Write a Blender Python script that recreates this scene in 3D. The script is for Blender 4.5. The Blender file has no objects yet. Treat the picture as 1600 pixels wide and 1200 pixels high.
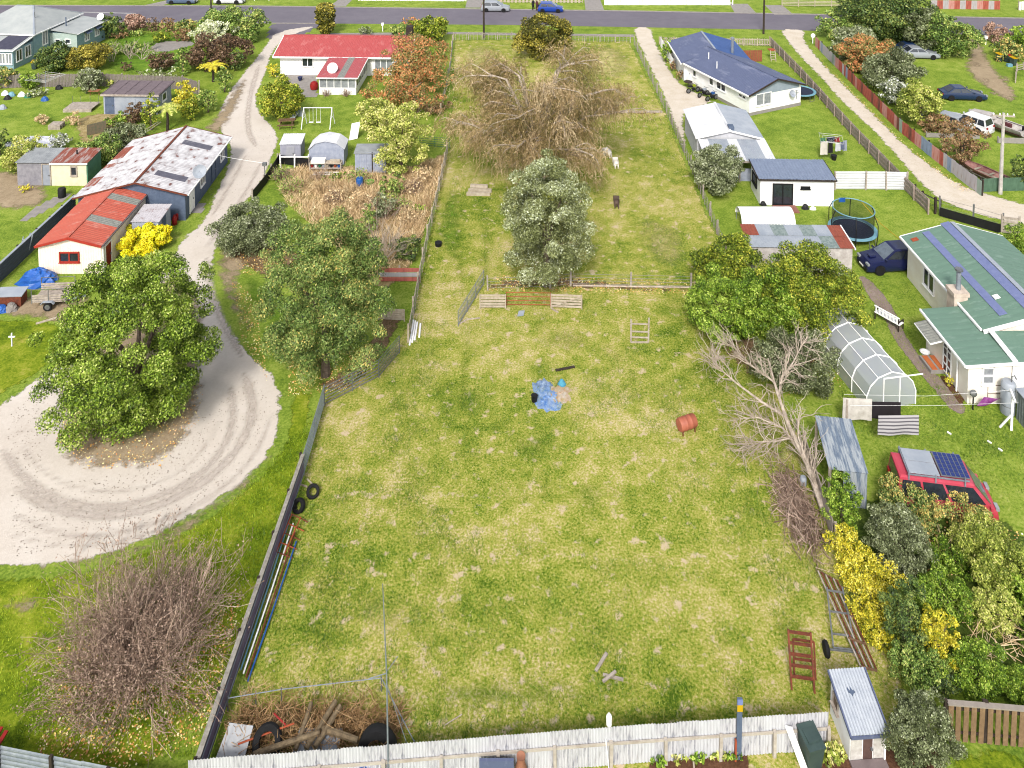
import bpy, math, random
import numpy as np
from mathutils import Vector, Matrix

# ---------------------------------------------------------------- camera, sky, sun, exposure
sc = bpy.context.scene
COL = sc.collection
FPX, PITCH, CAMH = 1290.0, math.radians(4.0), 34.8      # focal length in photo pixels, tilt, drone height
CYPX = -334 + FPX * math.tan(PITCH)
cam = bpy.data.cameras.new("camera"); camo = bpy.data.objects.new("camera", cam); COL.objects.link(camo)
camo.location = (0, 0, CAMH); camo.rotation_euler = (math.radians(90) - PITCH, 0, 0)
cam.sensor_width = 36; cam.lens = FPX / 1600 * 36; cam.shift_y = -(600 - CYPX) / 1600
cam.clip_start = 0.5; cam.clip_end = 5000
sc.camera = camo
SUN_EL, SUN_AZ = math.radians(42), math.radians(190)      # azimuth clockwise from +Y: behind the camera, a little left
W = bpy.data.worlds.new("World"); sc.world = W; W.use_nodes = True
wn = W.node_tree.nodes; wl = W.node_tree.links
sky = wn.new("ShaderNodeTexSky"); sky.sky_type = 'NISHITA'; sky.sun_disc = False
sky.sun_elevation = SUN_EL; sky.sun_rotation = SUN_AZ; sky.air_density = 1.0; sky.dust_density = 3.0; sky.ozone_density = 1.0
hs = wn.new("ShaderNodeHueSaturation"); hs.inputs["Saturation"].default_value = 0.35
wl.new(sky.outputs[0], hs.inputs["Color"]); wl.new(hs.outputs[0], wn["Background"].inputs[0])
wn["Background"].inputs[1].default_value = 0.095
sun = bpy.data.lights.new("sun", 'SUN'); sun.energy = 1.5; sun.angle = math.radians(10); sun.color = (1, .96, .9)
suno = bpy.data.objects.new("sun", sun); COL.objects.link(suno)
sd = Vector((math.sin(SUN_AZ) * math.cos(SUN_EL), math.cos(SUN_AZ) * math.cos(SUN_EL), math.sin(SUN_EL)))
suno.rotation_euler = sd.to_track_quat('Z', 'Y').to_euler(); suno.location = (0, -50, 120)
sc.view_settings.view_transform = 'Standard'; sc.view_settings.look = 'None'
sc.view_settings.gamma = 1; sc.view_settings.exposure = 1.45
sc.view_settings.use_curve_mapping = False
sc.cycles.max_bounces = 6; sc.cycles.diffuse_bounces = 2; sc.cycles.transparent_max_bounces = 12
sc.cycles.use_denoising = True; sc.cycles.filter_width = 1.1

# ---------------------------------------------------------------- survey: photo point -> metres on the plane z
_s, _c = math.sin(PITCH), math.cos(PITCH)
def g(x, y, z=0.0):
    u = (x - 800) / FPX; v = (y - CYPX) / FPX
    t = (CAMH - z) / (_s + v * _c)
    return Vector((u * t, (_c - v * _s) * t, z))
def hz(Y, yt):                                           # height that shows at row yt when standing at depth Y
    v = (yt - CYPX) / FPX
    return CAMH - (_s + v * _c) / (_c - v * _s) * Y
def scl(y): return (_s + (y - CYPX) / FPX * _c) * FPX / CAMH

# ---------------------------------------------------------------- objects
def emp(name, loc, rz=0):
    o = bpy.data.objects.new(name, None); COL.objects.link(o); o.location = loc; o.rotation_euler = (0, 0, rz)
    o.empty_display_size = .2
    return o
def tag(o, label, cat, group=None, kind=None):
    o['label'] = label; o['category'] = cat
    if group: o['group'] = group
    if kind: o['kind'] = kind
    return o
def thing(name, label, cat, loc, rz=0, group=None):
    return tag(emp(name, loc, rz), label, cat, group)
def inst(name, mesh, parent=None, loc=(0, 0, 0), rz=0, ry=0, rx=0, sc_=None):
    o = bpy.data.objects.new(name, mesh); COL.objects.link(o)
    o.location = loc; o.rotation_euler = (rx, ry, rz)
    if sc_: o.scale = sc_
    if parent: o.parent = parent
    return o
def copy_tree(o, parent=None):
    c = o.copy(); COL.objects.link(c)
    if parent: c.parent = parent
    for ch in o.children: copy_tree(ch, c)
    return c

class MB:
    def __init__(s): s.v = []; s.f = []
    def add(s, vs, fs):
        n = len(s.v); s.v += [tuple(p) for p in vs]; s.f += [tuple(i + n for i in f) for f in fs]; return s
    def box(s, cx, cy, cz, sx, sy, sz, rz=0, ry=0, rx=0):
        M = Matrix.Rotation(rz, 3, 'Z') @ Matrix.Rotation(ry, 3, 'Y') @ Matrix.Rotation(rx, 3, 'X')
        c = Vector((cx, cy, cz)); vs = []
        for x in (-.5, .5):
            for y in (-.5, .5):
                for z in (-.5, .5): vs.append(c + M @ Vector((x * sx, y * sy, z * sz)))
        return s.add(vs, [(0, 1, 3, 2), (4, 6, 7, 5), (0, 4, 5, 1), (2, 3, 7, 6), (0, 2, 6, 4), (1, 5, 7, 3)])
    def b0(s, x0, x1, y0, y1, z0, z1):
        return s.box((x0 + x1) / 2, (y0 + y1) / 2, (z0 + z1) / 2, abs(x1 - x0), abs(y1 - y0), abs(z1 - z0))
    def beam(s, a, b, w, h=None):                       # square bar from a to b
        a = Vector(a); b = Vector(b); h = h or w; d = b - a; L = d.length
        if L < 1e-6: return s
        z = d / L; up = Vector((0, 0, 1)) if abs(z.z) < .9 else Vector((1, 0, 0))
        x = z.cross(up).normalized(); y = x.cross(z)
        vs = [p + x * i * w / 2 + y * j * h / 2 for p in (a, b) for i, j in ((-1, -1), (1, -1), (1, 1), (-1, 1))]
        return s.add(vs, [(0, 3, 2, 1), (4, 5, 6, 7), (0, 1, 5, 4), (1, 2, 6, 5), (2, 3, 7, 6), (3, 0, 4, 7)])
    def tube(s, pts, r, n=6, cap=True):
        pts = [Vector(p) for p in pts]; k = len(pts); R = r if hasattr(r, '__len__') else [r] * k; vs = []
        ref = None
        for i, p in enumerate(pts):
            d = (pts[min(i + 1, k - 1)] - pts[max(i - 1, 0)])
            d = d.normalized() if d.length > 1e-9 else Vector((0, 0, 1))
            if ref is None: ref = Vector((1, 0, 0)) if abs(d.x) < .8 else Vector((0, 1, 0))
            x = (ref - d * ref.dot(d)).normalized(); y = d.cross(x); ref = x
            for j in range(n):
                a = 2 * math.pi * j / n; vs.append(p + (x * math.cos(a) + y * math.sin(a)) * R[i])
        fs = [(i * n + j, i * n + (j + 1) % n, (i + 1) * n + (j + 1) % n, (i + 1) * n + j) for i in range(k - 1) for j in range(n)]
        if cap: fs += [tuple(range(n))[::-1], tuple((k - 1) * n + j for j in range(n))]
        return s.add(vs, fs)
    def lathe(s, prof, n=16, c=(0, 0, 0), axis='z', cap=True):
        c = Vector(c); vs = []; k = len(prof)
        for r, h in prof:
            for j in range(n):
                a = 2 * math.pi * j / n; p = (r * math.cos(a), r * math.sin(a), h)
                if axis == 'y': p = (p[0], p[2], p[1])
                elif axis == 'x': p = (p[2], p[0], p[1])
                vs.append(c + Vector(p))
        fs = [(i * n + j, i * n + (j + 1) % n, (i + 1) * n + (j + 1) % n, (i + 1) * n + j) for i in range(k - 1) for j in range(n)]
        if cap: fs += [tuple(range(n))[::-1], tuple((k - 1) * n + j for j in range(n))]
        return s.add(vs, fs)
    def extr(s, prof, a0, a1, axis='y'):                # profile (u,z) pushed along an axis
        k = len(prof); vs = []
        for a in (a0, a1):
            for u, z in prof: vs.append((u, a, z) if axis == 'y' else (a, u, z))
        return s.add(vs, [tuple(range(k)), tuple(range(k, 2 * k))[::-1]] + [(i, k + i, k + (i + 1) % k, (i + 1) % k) for i in range(k)])
    def slab(s, pts, t):                                # polygon with thickness t below
        pts = [Vector(p) for p in pts]; k = len(pts)
        n = (pts[1] - pts[0]).cross(pts[2] - pts[0]).normalized()
        if n.z < 0: n = -n
        return s.add(pts + [p - n * t for p in pts], [tuple(range(k)), tuple(range(k, 2 * k))[::-1]] + [(i, k + i, k + (i + 1) % k, (i + 1) % k) for i in range(k)])
    def corr(s, a, b, c, d, ribs, amp):                 # ribbed sheet, ribs run a->d
        a, b, c, d = map(Vector, (a, b, c, d)); n = (b - a).cross(d - a).normalized(); k = ribs * 4; vs = []
        for i in range(k + 1):
            t = i / k; h = n * amp * (0, .7, 1, .7)[i % 4]
            vs += [a.lerp(b, t) + h, d.lerp(c, t) + h]
        return s.add(vs, [(2 * i, 2 * i + 2, 2 * i + 3, 2 * i + 1) for i in range(k)])
    def mesh(s, name, mat, smooth=False):
        me = bpy.data.meshes.new(name); me.from_pydata(s.v, [], s.f); me.update()
        if mat: me.materials.append(mat)
        if smooth:
            me.polygons.foreach_set('use_smooth', [True] * len(me.polygons)); me.set_sharp_from_angle(angle=math.radians(38))
        return me
    def build(s, name, mat, parent=None, loc=(0, 0, 0), rz=0, smooth=False, kind=None):
        o = inst(name, s.mesh(name, mat, smooth), parent, loc, rz)
        if kind: o['kind'] = kind
        return o

# ---------------------------------------------------------------- materials
KC = 0.45
def lin(c): return tuple((x / 255 / 12.92 if x / 255 <= .04045 else ((x / 255 + .055) / 1.055) ** 2.4) for x in c)
def C(r, g_, b, k=KC):
    return tuple(min(.78, x * k) for x in lin((r, g_, b))) + (1,)
MATS = {}
def N(nt, t, **kw):
    n = nt.nodes.new(t)
    for k, v in kw.items():
        if k in n.inputs: n.inputs[k].default_value = v
        else: setattr(n, k, v)
    return n
def ramp(nt, stops):
    r = nt.nodes.new("ShaderNodeValToRGB"); e = r.color_ramp.elements
    e[0].position, e[0].color = stops[0]; e[1].position, e[1].color = stops[-1]
    for p, c in stops[1:-1]:
        q = e.new(p); q.color = c
    return r
def mat(name, c, c2=None, rough=.75, metal=0, scale=2.5, bump=0, bscale=40, spec=.3, clad=None, cscale=6, emis=None):
    """plain surface: two close colours mixed by noise (weathering), fine relief, optional cladding grooves"""
    if name in MATS: return MATS[name]
    m = bpy.data.materials.new(name); m.use_nodes = True; nt = m.node_tree; b = nt.nodes["Principled BSDF"]
    b.inputs["Roughness"].default_value = rough; b.inputs["Metallic"].default_value = metal; b.inputs["Specular IOR Level"].default_value = spec
    tc = N(nt, "ShaderNodeTexCoord")
    if c2 is None: c2 = tuple(x * .8 for x in c[:3]) + (1,)
    n1 = N(nt, "ShaderNodeTexNoise", Scale=scale, Detail=6, Roughness=.65)
    nt.links.new(tc.outputs["Object"], n1.inputs["Vector"])
    r = ramp(nt, [(.35, c), (.68, c2)]); nt.links.new(n1.outputs[0], r.inputs[0]); nt.links.new(r.outputs[0], b.inputs["Base Color"])
    h = None
    if clad:
        w = N(nt, "ShaderNodeTexWave", wave_type='BANDS', bands_direction=clad, wave_profile='SAW', Scale=cscale)
        nt.links.new(tc.outputs["Object"], w.inputs["Vector"])
        bp = N(nt, "ShaderNodeBump", Strength=.7, Distance=.03); nt.links.new(w.outputs[1], bp.inputs["Height"]); h = bp
    if bump:
        n2 = N(nt, "ShaderNodeTexNoise", Scale=bscale, Detail=3); nt.links.new(tc.outputs["Object"], n2.inputs["Vector"])
        bp = N(nt, "ShaderNodeBump", Strength=bump, Distance=.03); nt.links.new(n2.outputs[0], bp.inputs["Height"])
        if h: nt.links.new(h.outputs[0], bp.inputs["Normal"])
        h = bp
    if h: nt.links.new(h.outputs[0], b.inputs["Normal"])
    MATS[name] = m; return m
def rustmat(name, base, rust, amount=.5, scale=1.2, stretch=(1, 1, .3), rough=.6, base2=None, det=7):
    m = bpy.data.materials.new(name); m.use_nodes = True; nt = m.node_tree; b = nt.nodes["Principled BSDF"]
    b.inputs["Roughness"].default_value = rough; b.inputs["Specular IOR Level"].default_value = .3
    tc = N(nt, "ShaderNodeTexCoord"); mp = N(nt, "ShaderNodeMapping"); mp.inputs["Scale"].default_value = stretch
    nt.links.new(tc.outputs["Object"], mp.inputs[0])
    n1 = N(nt, "ShaderNodeTexNoise", Scale=scale, Detail=det, Roughness=.7 if det > 4 else .5); nt.links.new(mp.outputs[0], n1.inputs["Vector"])
    e = 1 - amount
    b2 = base2 or tuple(x * .85 for x in base[:3]) + (1,)
    r = ramp(nt, [(e * .5, base), (max(.02, e - .06), b2), (min(.98, e + .05), rust), (1, tuple(x * .6 for x in rust[:3]) + (1,))])
    nt.links.new(n1.outputs[0], r.inputs[0]); nt.links.new(r.outputs[0], b.inputs["Base Color"])
    MATS[name] = m; return m
def leafmat(name, stops, rough=.5, trans=.14):
    """leaf colour runs over the leaf's own random tint"""
    m = bpy.data.materials.new(name); m.use_nodes = True; nt = m.node_tree; b = nt.nodes["Principled BSDF"]
    b.inputs["Roughness"].default_value = rough; b.inputs["Specular IOR Level"].default_value = .25
    a = N(nt, "ShaderNodeAttribute", attribute_name="tint"); k = len(stops)
    r = ramp(nt, [(i / (k - 1), c) for i, c in enumerate(stops)]); nt.links.new(a.outputs["Fac"], r.inputs[0])
    nt.links.new(r.outputs[0], b.inputs["Base Color"])
    t = N(nt, "ShaderNodeBsdfTranslucent"); nt.links.new(r.outputs[0], t.inputs[0])
    mx = N(nt, "ShaderNodeMixShader", Fac=trans); nt.links.new(b.outputs[0], mx.inputs[1]); nt.links.new(t.outputs[0], mx.inputs[2])
    nt.links.new(mx.outputs[0], nt.nodes["Material Output"].inputs[0])
    MATS[name] = m; return m
def L(*cols, k=1.05): return [C(*c, k=k * 1.2) for c in cols]
def groundmat(name, stops, s=(.12, .9, 7), w=(.25, .35, .4), bump=.5, rag=None, rough=.9, gain=2.9, br=1.32, soft=.12, spots=None):
    """soil / grass / gravel: colour from three scales of noise; rag = ragged thinning edge in metres (attribute edge)"""
    m = bpy.data.materials.new(name); m.use_nodes = True; nt = m.node_tree; b = nt.nodes["Principled BSDF"]
    b.inputs["Roughness"].default_value = rough; b.inputs["Specular IOR Level"].default_value = .1
    geo = N(nt, "ShaderNodeNewGeometry"); acc = None; ns = []
    for i in range(3):
        n = N(nt, "ShaderNodeTexNoise", Scale=s[i], Detail=5, Roughness=.65); nt.links.new(geo.outputs["Position"], n.inputs["Vector"]); ns.append(n)
        q = N(nt, "ShaderNodeMath", operation='MULTIPLY_ADD'); nt.links.new(n.outputs[0], q.inputs[0]); q.inputs[1].default_value = w[i] * gain
        if acc is None: q.inputs[2].default_value = .5 - .5 * gain * sum(w)
        else: nt.links.new(acc.outputs[0], q.inputs[2])
        acc = q
    stops = [tuple(min(.75, x * br) for x in c[:3]) + (1,) for c in stops]
    k = len(stops); r = ramp(nt, [(.12 + .76 * i / (k - 1), c) for i, c in enumerate(stops)]); nt.links.new(acc.outputs[0], r.inputs[0])
    col = r.outputs[0]
    if spots:
        sn = N(nt, "ShaderNodeTexNoise", Scale=1.5, Detail=5, Roughness=.6); nt.links.new(geo.outputs["Position"], sn.inputs["Vector"])
        sm = N(nt, "ShaderNodeMapRange"); sm.inputs[1].default_value = .585; sm.inputs[2].default_value = .66; sm.inputs[4].default_value = .9; nt.links.new(sn.outputs[0], sm.inputs[0])
        mx = N(nt, "ShaderNodeMix", data_type='RGBA'); nt.links.new(sm.outputs[0], mx.inputs[0]); nt.links.new(col, mx.inputs[6]); mx.inputs[7].default_value = spots; col = mx.outputs[2]
    nt.links.new(col, b.inputs["Base Color"])
    bp = N(nt, "ShaderNodeBump", Strength=bump, Distance=.06)
    nf = N(nt, "ShaderNodeTexNoise", Scale=s[2] * 3, Detail=4, Roughness=.7); nt.links.new(geo.outputs["Position"], nf.inputs["Vector"])
    nt.links.new(nf.outputs[0], bp.inputs["Height"]); nt.links.new(bp.outputs[0], b.inputs["Normal"])
    if rag:
        a = N(nt, "ShaderNodeAttribute", attribute_name="edge")
        d = N(nt, "ShaderNodeMath", operation='DIVIDE'); nt.links.new(a.outputs["Fac"], d.inputs[0]); d.inputs[1].default_value = rag
        n2 = N(nt, "ShaderNodeTexNoise", Scale=1.3, Detail=8, Roughness=.75); nt.links.new(geo.outputs["Position"], n2.inputs["Vector"])
        mr = N(nt, "ShaderNodeMapRange"); mr.inputs[1].default_value = .3; mr.inputs[2].default_value = .7; nt.links.new(n2.outputs[0], mr.inputs[0])
        sb = N(nt, "ShaderNodeMath", operation='SUBTRACT'); nt.links.new(d.outputs[0], sb.inputs[0]); nt.links.new(mr.outputs[0], sb.inputs[1])
        m2 = N(nt, "ShaderNodeMapRange"); m2.inputs[1].default_value = -soft; m2.inputs[2].default_value = soft; nt.links.new(sb.outputs[0], m2.inputs[0])
        tr = N(nt, "ShaderNodeBsdfTransparent"); mx = N(nt, "ShaderNodeMixShader")
        ef = N(nt, "ShaderNodeMapRange"); ef.inputs[1].default_value = .03; ef.inputs[2].default_value = max(.12, rag * soft * .8); nt.links.new(a.outputs["Fac"], ef.inputs[0])
        al = N(nt, "ShaderNodeMath", operation='MULTIPLY'); nt.links.new(m2.outputs[0], al.inputs[0]); nt.links.new(ef.outputs[0], al.inputs[1])
        nt.links.new(al.outputs[0], mx.inputs[0]); nt.links.new(tr.outputs[0], mx.inputs[1]); nt.links.new(b.outputs[0], mx.inputs[2])
        nt.links.new(mx.outputs[0], nt.nodes["Material Output"].inputs[0])
    MATS[name] = m; return m

# ---------------------------------------------------------------- numpy meshes: leaves and twigs
def np_mesh(name, V, F, mt, tint=None):
    me = bpy.data.meshes.new(name); k = F.shape[1]
    me.vertices.add(len(V)); me.vertices.foreach_set('co', np.ascontiguousarray(V, dtype=np.float32).ravel())
    me.loops.add(F.size); me.loops.foreach_set('vertex_index', np.ascontiguousarray(F, dtype=np.int32).ravel())
    me.polygons.add(len(F)); me.polygons.foreach_set('loop_start', np.arange(0, F.size, k, dtype=np.int32))
    try: me.polygons.foreach_set('loop_total', np.full(len(F), k, dtype=np.int32))
    except Exception: pass
    if tint is not None:
        a = me.attributes.new('tint', 'FLOAT', 'FACE'); a.data.foreach_set('value', np.clip(tint, 0, 1).astype(np.float32))
    me.materials.append(mt); me.update(calc_edges=True); me.validate(); return me
def unit(a): return a / np.maximum(1e-9, np.linalg.norm(a, axis=1, keepdims=True))
def leaf_mesh(name, P, Nn, size, mt, rng, aspect=.5, tint=None, jit=.7, droop=0.):
    n = len(P); nr = unit(unit(Nn) + rng.normal(0, jit, (n, 3)))
    ax = unit(np.cross(nr, rng.normal(0, 1, (n, 3))))
    if droop: ax = unit(ax * (1 - droop) + np.array([0, 0, -1.]) * droop); nr = unit(np.cross(np.cross(ax, nr), ax))
    by = np.cross(nr, ax); sz = size * rng.uniform(.6, 1.4, (n, 1)); l = ax * sz; w = by * sz * aspect
    V = np.stack([P - l * .5, P + w * .5 + l * .05, P + l * .5, P - w * .5 + l * .05], 1).reshape(-1, 3)
    if tint is None: tint = rng.uniform(0, 1, n)
    return np_mesh(name, V, np.arange(4 * n).reshape(n, 4), mt, tint)
def strand_mesh(name, S, r0, r1, mt, tint=None, sides=3):
    """S (n,k,3) polylines -> thin tapering sticks"""
    n, k, _ = S.shape; d = np.gradient(S, axis=1); d = d / np.maximum(1e-9, np.linalg.norm(d, axis=2, keepdims=True))
    ref = np.where(np.abs(d[..., 2:3]) > .9, np.array([1., 0, 0]), np.array([0, 0, 1.]))
    x = np.cross(d, ref); x /= np.maximum(1e-9, np.linalg.norm(x, axis=2, keepdims=True)); y = np.cross(d, x)
    R = np.linspace(0, 1, k)[None, :, None]; r0 = np.asarray(r0, float).reshape(-1, 1, 1); r1 = np.asarray(r1, float).reshape(-1, 1, 1)
    R = r0 * (1 - R) + r1 * R; V = []
    for j in range(sides):
        a = 2 * math.pi * j / sides; V.append(S + (x * math.cos(a) + y * math.sin(a)) * R)
    V = np.stack(V, 2).reshape(-1, 3)                    # index ((i*k)+p)*sides+j
    i = np.arange(n)[:, None, None]; p = np.arange(k - 1)[None, :, None]; j = np.arange(sides)[None, None, :]
    a = (i * k + p) * sides + j; b = (i * k + p) * sides + (j + 1) % sides
    F = np.stack([a, b, b + sides, a + sides], -1).reshape(-1, 4)
    t = None if tint is None else np.repeat(tint, (k - 1) * sides)
    return np_mesh(name, V, F, mt, t)
def blob_pts(cl, dens, rng, lo=.55, under=.35):
    """leaf points in the outer part of ellipsoid clumps (x,y,z,rx,ry,rz)"""
    P = []; Nn = []; T = []
    for q in cl:
        c = np.array(q[:3]); r = np.array(q[3:6]); n = max(6, int(dens * 12.6 * ((r[0] * r[1] + r[0] * r[2] + r[1] * r[2]) / 3)))
        d = unit(rng.normal(0, 1, (n, 3))); d = d[(d[:, 2] > -.25) | (rng.uniform(0, 1, n) < under)]
        rad = rng.uniform(lo ** 2, 1.08, (len(d), 1)) ** .5
        P.append(c + d * r * rad); Nn.append(unit(d / r)); T.append(np.full(len(d), rng.uniform(-.22, .22)))
    P = np.concatenate(P); Nn = np.concatenate(Nn); T = np.concatenate(T)
    k = P[:, 2] > .04
    return P[k], Nn[k], T[k]
def crown_clumps(rx, ry, z0, z1, n, rc, rng, flat=1., fill=True, top=1.):
    """lobes of uneven size on an uneven dome, with gaps between them"""
    cz = (z0 + z1) / 2; rz = (z1 - z0) / 2; cl = []; ph = rng.uniform(0, 6.28, 6); n = int(n * 2.2); rc *= .72
    if fill: cl.append((0, 0, cz - rz * .1, rx * .5, ry * .5, rz * .55))
    for i in range(n):
        zz = 1 - 2 * (i + .5) / n; a = i * 2.39996 + rng.uniform(-.5, .5); q = math.sqrt(max(0, 1 - zz * zz))
        if rng.uniform() < .1: continue
        un = 1 + .13 * math.sin(2 * a + ph[0]) + .1 * math.sin(3 * a + ph[1] + 2 * zz) + .08 * math.sin(5 * a + ph[2] + 3 * zz)
        k = rng.uniform(.6, 1.0) * un; f = rng.uniform(.55, 1.45) * rc; t = 1 if zz < 0 else 1 - (1 - top) * zz
        cl.append((q * math.cos(a) * rx * k * t, q * math.sin(a) * ry * k * t, max(z0 + f * .25, cz + zz * rz * min(k * 1.05, 1.0)), f, f, f * flat * rng.uniform(.7, 1.1)))
    return cl
# ---------------------------------------------------------------- shared materials
M_white = mat("white_paint", C(250, 249, 246, .85), C(236, 233, 228, .8), scale=1.5)
M_wboard = mat("white_weatherboard", C(252, 251, 248, .86), C(242, 239, 234, .82), scale=1.2, clad='Z', cscale=1.05)
M_cream = mat("cream_weatherboard", C(252, 243, 232, .82), C(244, 233, 218, .78), scale=1.1, clad='Z', cscale=1.0)
M_creamrib = mat("cream_ribbed_steel", C(252, 238, 220, .78), C(244, 226, 206, .74), clad='X', cscale=1.1)
M_bluewall = mat("blue_weatherboard", C(160, 190, 200, .6), C(142, 174, 188, .6), clad='Z', cscale=1.1)
M_palegreen = mat("pale_green_weatherboard", C(200, 216, 208, .6), C(182, 202, 196, .6), clad='Z', cscale=1.1)
M_greywall = mat("grey_sheet_wall", C(186, 192, 208, .6), C(156, 164, 184, .6), clad='X', cscale=.9)
M_bluegrey = mat("blue_grey_boards", C(120, 136, 162), C(96, 112, 140), clad='X', cscale=.8)
M_concrete = mat("concrete", C(196, 188, 182), C(168, 162, 156), bump=.3)
M_glass = mat("window_glass", C(70, 78, 88), C(40, 46, 54), rough=.08, spec=.6, scale=1.2)
M_darkglass = mat("dark_car_glass", C(66, 74, 84), C(46, 52, 60), rough=.06, spec=.7)
M_curtain = mat("pale_curtained_glass", C(196, 200, 204), C(150, 156, 164), rough=.15, spec=.5)
M_black = mat("black_plastic", C(38, 38, 42), C(26, 26, 30), rough=.6)
M_tyre = mat("tyre_rubber", C(34, 34, 36), C(22, 22, 24), rough=.85, bump=.4)
M_rim = mat("alloy_rim", C(190, 192, 196), C(150, 152, 158), rough=.35, metal=.6)
M_steel = mat("galvanised_steel", C(196, 204, 214), C(156, 166, 180), rough=.45, metal=.35, scale=3)
M_dullsteel = mat("dull_galvanised_pipe", C(170, 172, 172), C(128, 130, 130), rough=.55, metal=.3)
M_wood = mat("weathered_grey_timber", C(222, 208, 194, .5), C(178, 164, 150), bump=.5, scale=4)
M_woodpale = mat("pale_timber", C(234, 220, 198, .5), C(200, 182, 156), bump=.4, scale=4)
M_woodbrown = mat("brown_timber", C(158, 124, 92), C(112, 84, 62), bump=.5, scale=4)
M_wooddark = mat("dark_timber", C(84, 70, 60), C(56, 46, 40), bump=.5, scale=4)
M_bark = mat("grey_brown_bark", C(150, 132, 116), C(96, 82, 70), bump=.8, scale=5)
M_barkpale = mat("pale_dead_bark", C(222, 206, 188, .6), C(178, 160, 142), bump=.5, scale=5)
M_rust = mat("rusty_steel", C(160, 84, 56), C(108, 60, 46), rough=.85, bump=.4, scale=6)
M_orange = mat("orange_primer_steel", C(214, 104, 62), C(176, 84, 56), rough=.7, scale=4)
M_blue = mat("blue_plastic", C(50, 120, 205), C(40, 96, 180), rough=.45)
M_lblue = mat("light_blue_pad", C(150, 205, 222), C(130, 188, 210), rough=.55)
M_tarp = mat("blue_tarpaulin", C(62, 130, 226), C(44, 104, 204), rough=.4, bump=.5, bscale=8)
M_green = mat("green_plastic", C(60, 150, 110), C(44, 124, 90), rough=.5)
M_dkgreen = mat("dark_green_bin_plastic", C(84, 104, 100), C(66, 86, 84), rough=.5)
M_red = mat("red_paint", C(196, 44, 40), C(160, 36, 34), rough=.5)
M_yellow = mat("yellow_lid", C(250, 205, 30), C(230, 180, 20), rough=.5)
M_roofred = rustmat("faded_red_roof", C(228, 114, 112), C(236, 138, 134), .42, 1.3, (1, .35, 1), base2=C(216, 98, 98))
M_trimred = mat("red_trim", C(222, 78, 58), C(196, 64, 50), rough=.5)
M_roofor = rustmat("orange_red_roof", C(238, 128, 104), C(246, 160, 140), .4, 1.1, (.4, 1, 1), base2=C(228, 112, 90))
M_roofblue = rustmat("blue_grey_roof", C(122, 132, 166), C(146, 154, 182), .4, 1.0, (1, .4, 1), base2=C(110, 120, 154))
M_roofgreen = rustmat("green_roof", C(138, 173, 153), C(152, 184, 166), .4, 2.2, (.4, 1.4, 1), base2=C(128, 164, 144))
M_roofband = mat("lilac_blue_roof_band", C(150, 160, 208), C(132, 144, 194), rough=.6, scale=3)
M_rooflt = mat("pale_villa_roof", C(216, 220, 218), C(196, 202, 202), rough=.55, scale=.8)
M_roofwhite = mat("white_garage_roof", C(246, 246, 248, .6), C(226, 228, 234, .52), rough=.5, scale=.6)
M_roofgl = mat("light_grey_roof", C(205, 212, 222), C(178, 188, 202), rough=.5, scale=.8)
M_skylight = mat("fibreglass_skylight", C(184, 184, 174), C(150, 152, 144), rough=.5, scale=6)
M_felt = mat("purple_grey_roof_felt", C(150, 134, 138), C(126, 112, 118), rough=.85)
M_asphalt = groundmat("asphalt", [C(118, 112, 124), C(136, 130, 142), C(152, 146, 156), C(170, 164, 170)], s=(.08, .6, 9), w=(.35, .25, .25), bump=.2, rough=.85, gain=1.6, br=1.0)
M_grass = groundmat("lawn_grass", [C(82, 112, 34), C(112, 140, 46), C(140, 164, 58), C(166, 182, 80), C(190, 192, 112)], w=(.25, .3, .45))
M_lawnvivid = groundmat("vivid_lawn_grass", [C(74, 98, 18), C(102, 126, 24), C(130, 150, 32), C(156, 168, 48), C(180, 176, 80)], s=(.2, .8, 7), w=(.3, .4, .4), rag=.6)
M_paddock = groundmat("paddock_grass", [C(76, 106, 24), C(108, 132, 38), C(140, 154, 54), C(166, 168, 74), C(188, 180, 102), C(208, 192, 136), C(224, 204, 166)], s=(.13, .9, 9), w=(.45, .36, .6), rag=.5, gain=2.7, br=1.42, spots=C(226, 202, 172, .6))
M_straw = groundmat("dry_straw_grass", [C(140, 152, 62), C(172, 172, 92), C(200, 188, 128), C(224, 204, 164)], s=(.3, 1.2, 9), rag=3.2, soft=.55, br=1.45)
M_track = groundmat("lush_green_grass", [C(78, 112, 34), C(100, 136, 40), C(122, 156, 50), C(146, 172, 66)], s=(.3, 1.2, 9), rag=2.2, soft=.5, br=1.35)
M_gravel = groundmat("pale_gravel", [C(176, 162, 148), C(204, 191, 178), C(222, 211, 199), C(232, 223, 213), C(238, 230, 221)], s=(.14, .7, 6), w=(.35, .3, .3), bump=.35, rag=.55, gain=1.15, br=1.45)
M_gravel2 = groundmat("sandy_gravel", [C(196, 180, 158), C(216, 202, 182), C(230, 218, 202), C(238, 228, 214)], s=(.2, .8, 6), bump=.3, rag=.7, gain=1.7, br=1.4)
M_dirt = groundmat("bare_dirt", [C(136, 118, 92), C(166, 146, 118), C(190, 170, 140), C(208, 190, 160)], s=(.4, 1.5, 8), rag=1.2, soft=.3, gain=2)
M_litter = groundmat("leaf_litter_soil", [C(84, 70, 52), C(116, 96, 70), C(146, 122, 92), C(174, 148, 118)], s=(.5, 2.5, 12), w=(.2, .3, .5), rag=1.0)
M_weeds = groundmat("dry_weed_ground", [C(118, 104, 60), C(160, 140, 92), C(190, 170, 122), C(206, 186, 146)], s=(.4, 1.6, 8), rag=.8)
M_vegsoil = groundmat("overgrown_garden_soil", [C(44, 60, 24), C(70, 92, 34), C(96, 116, 46), C(122, 132, 60)], s=(.4, 1.6, 8), rag=.8)
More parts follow.
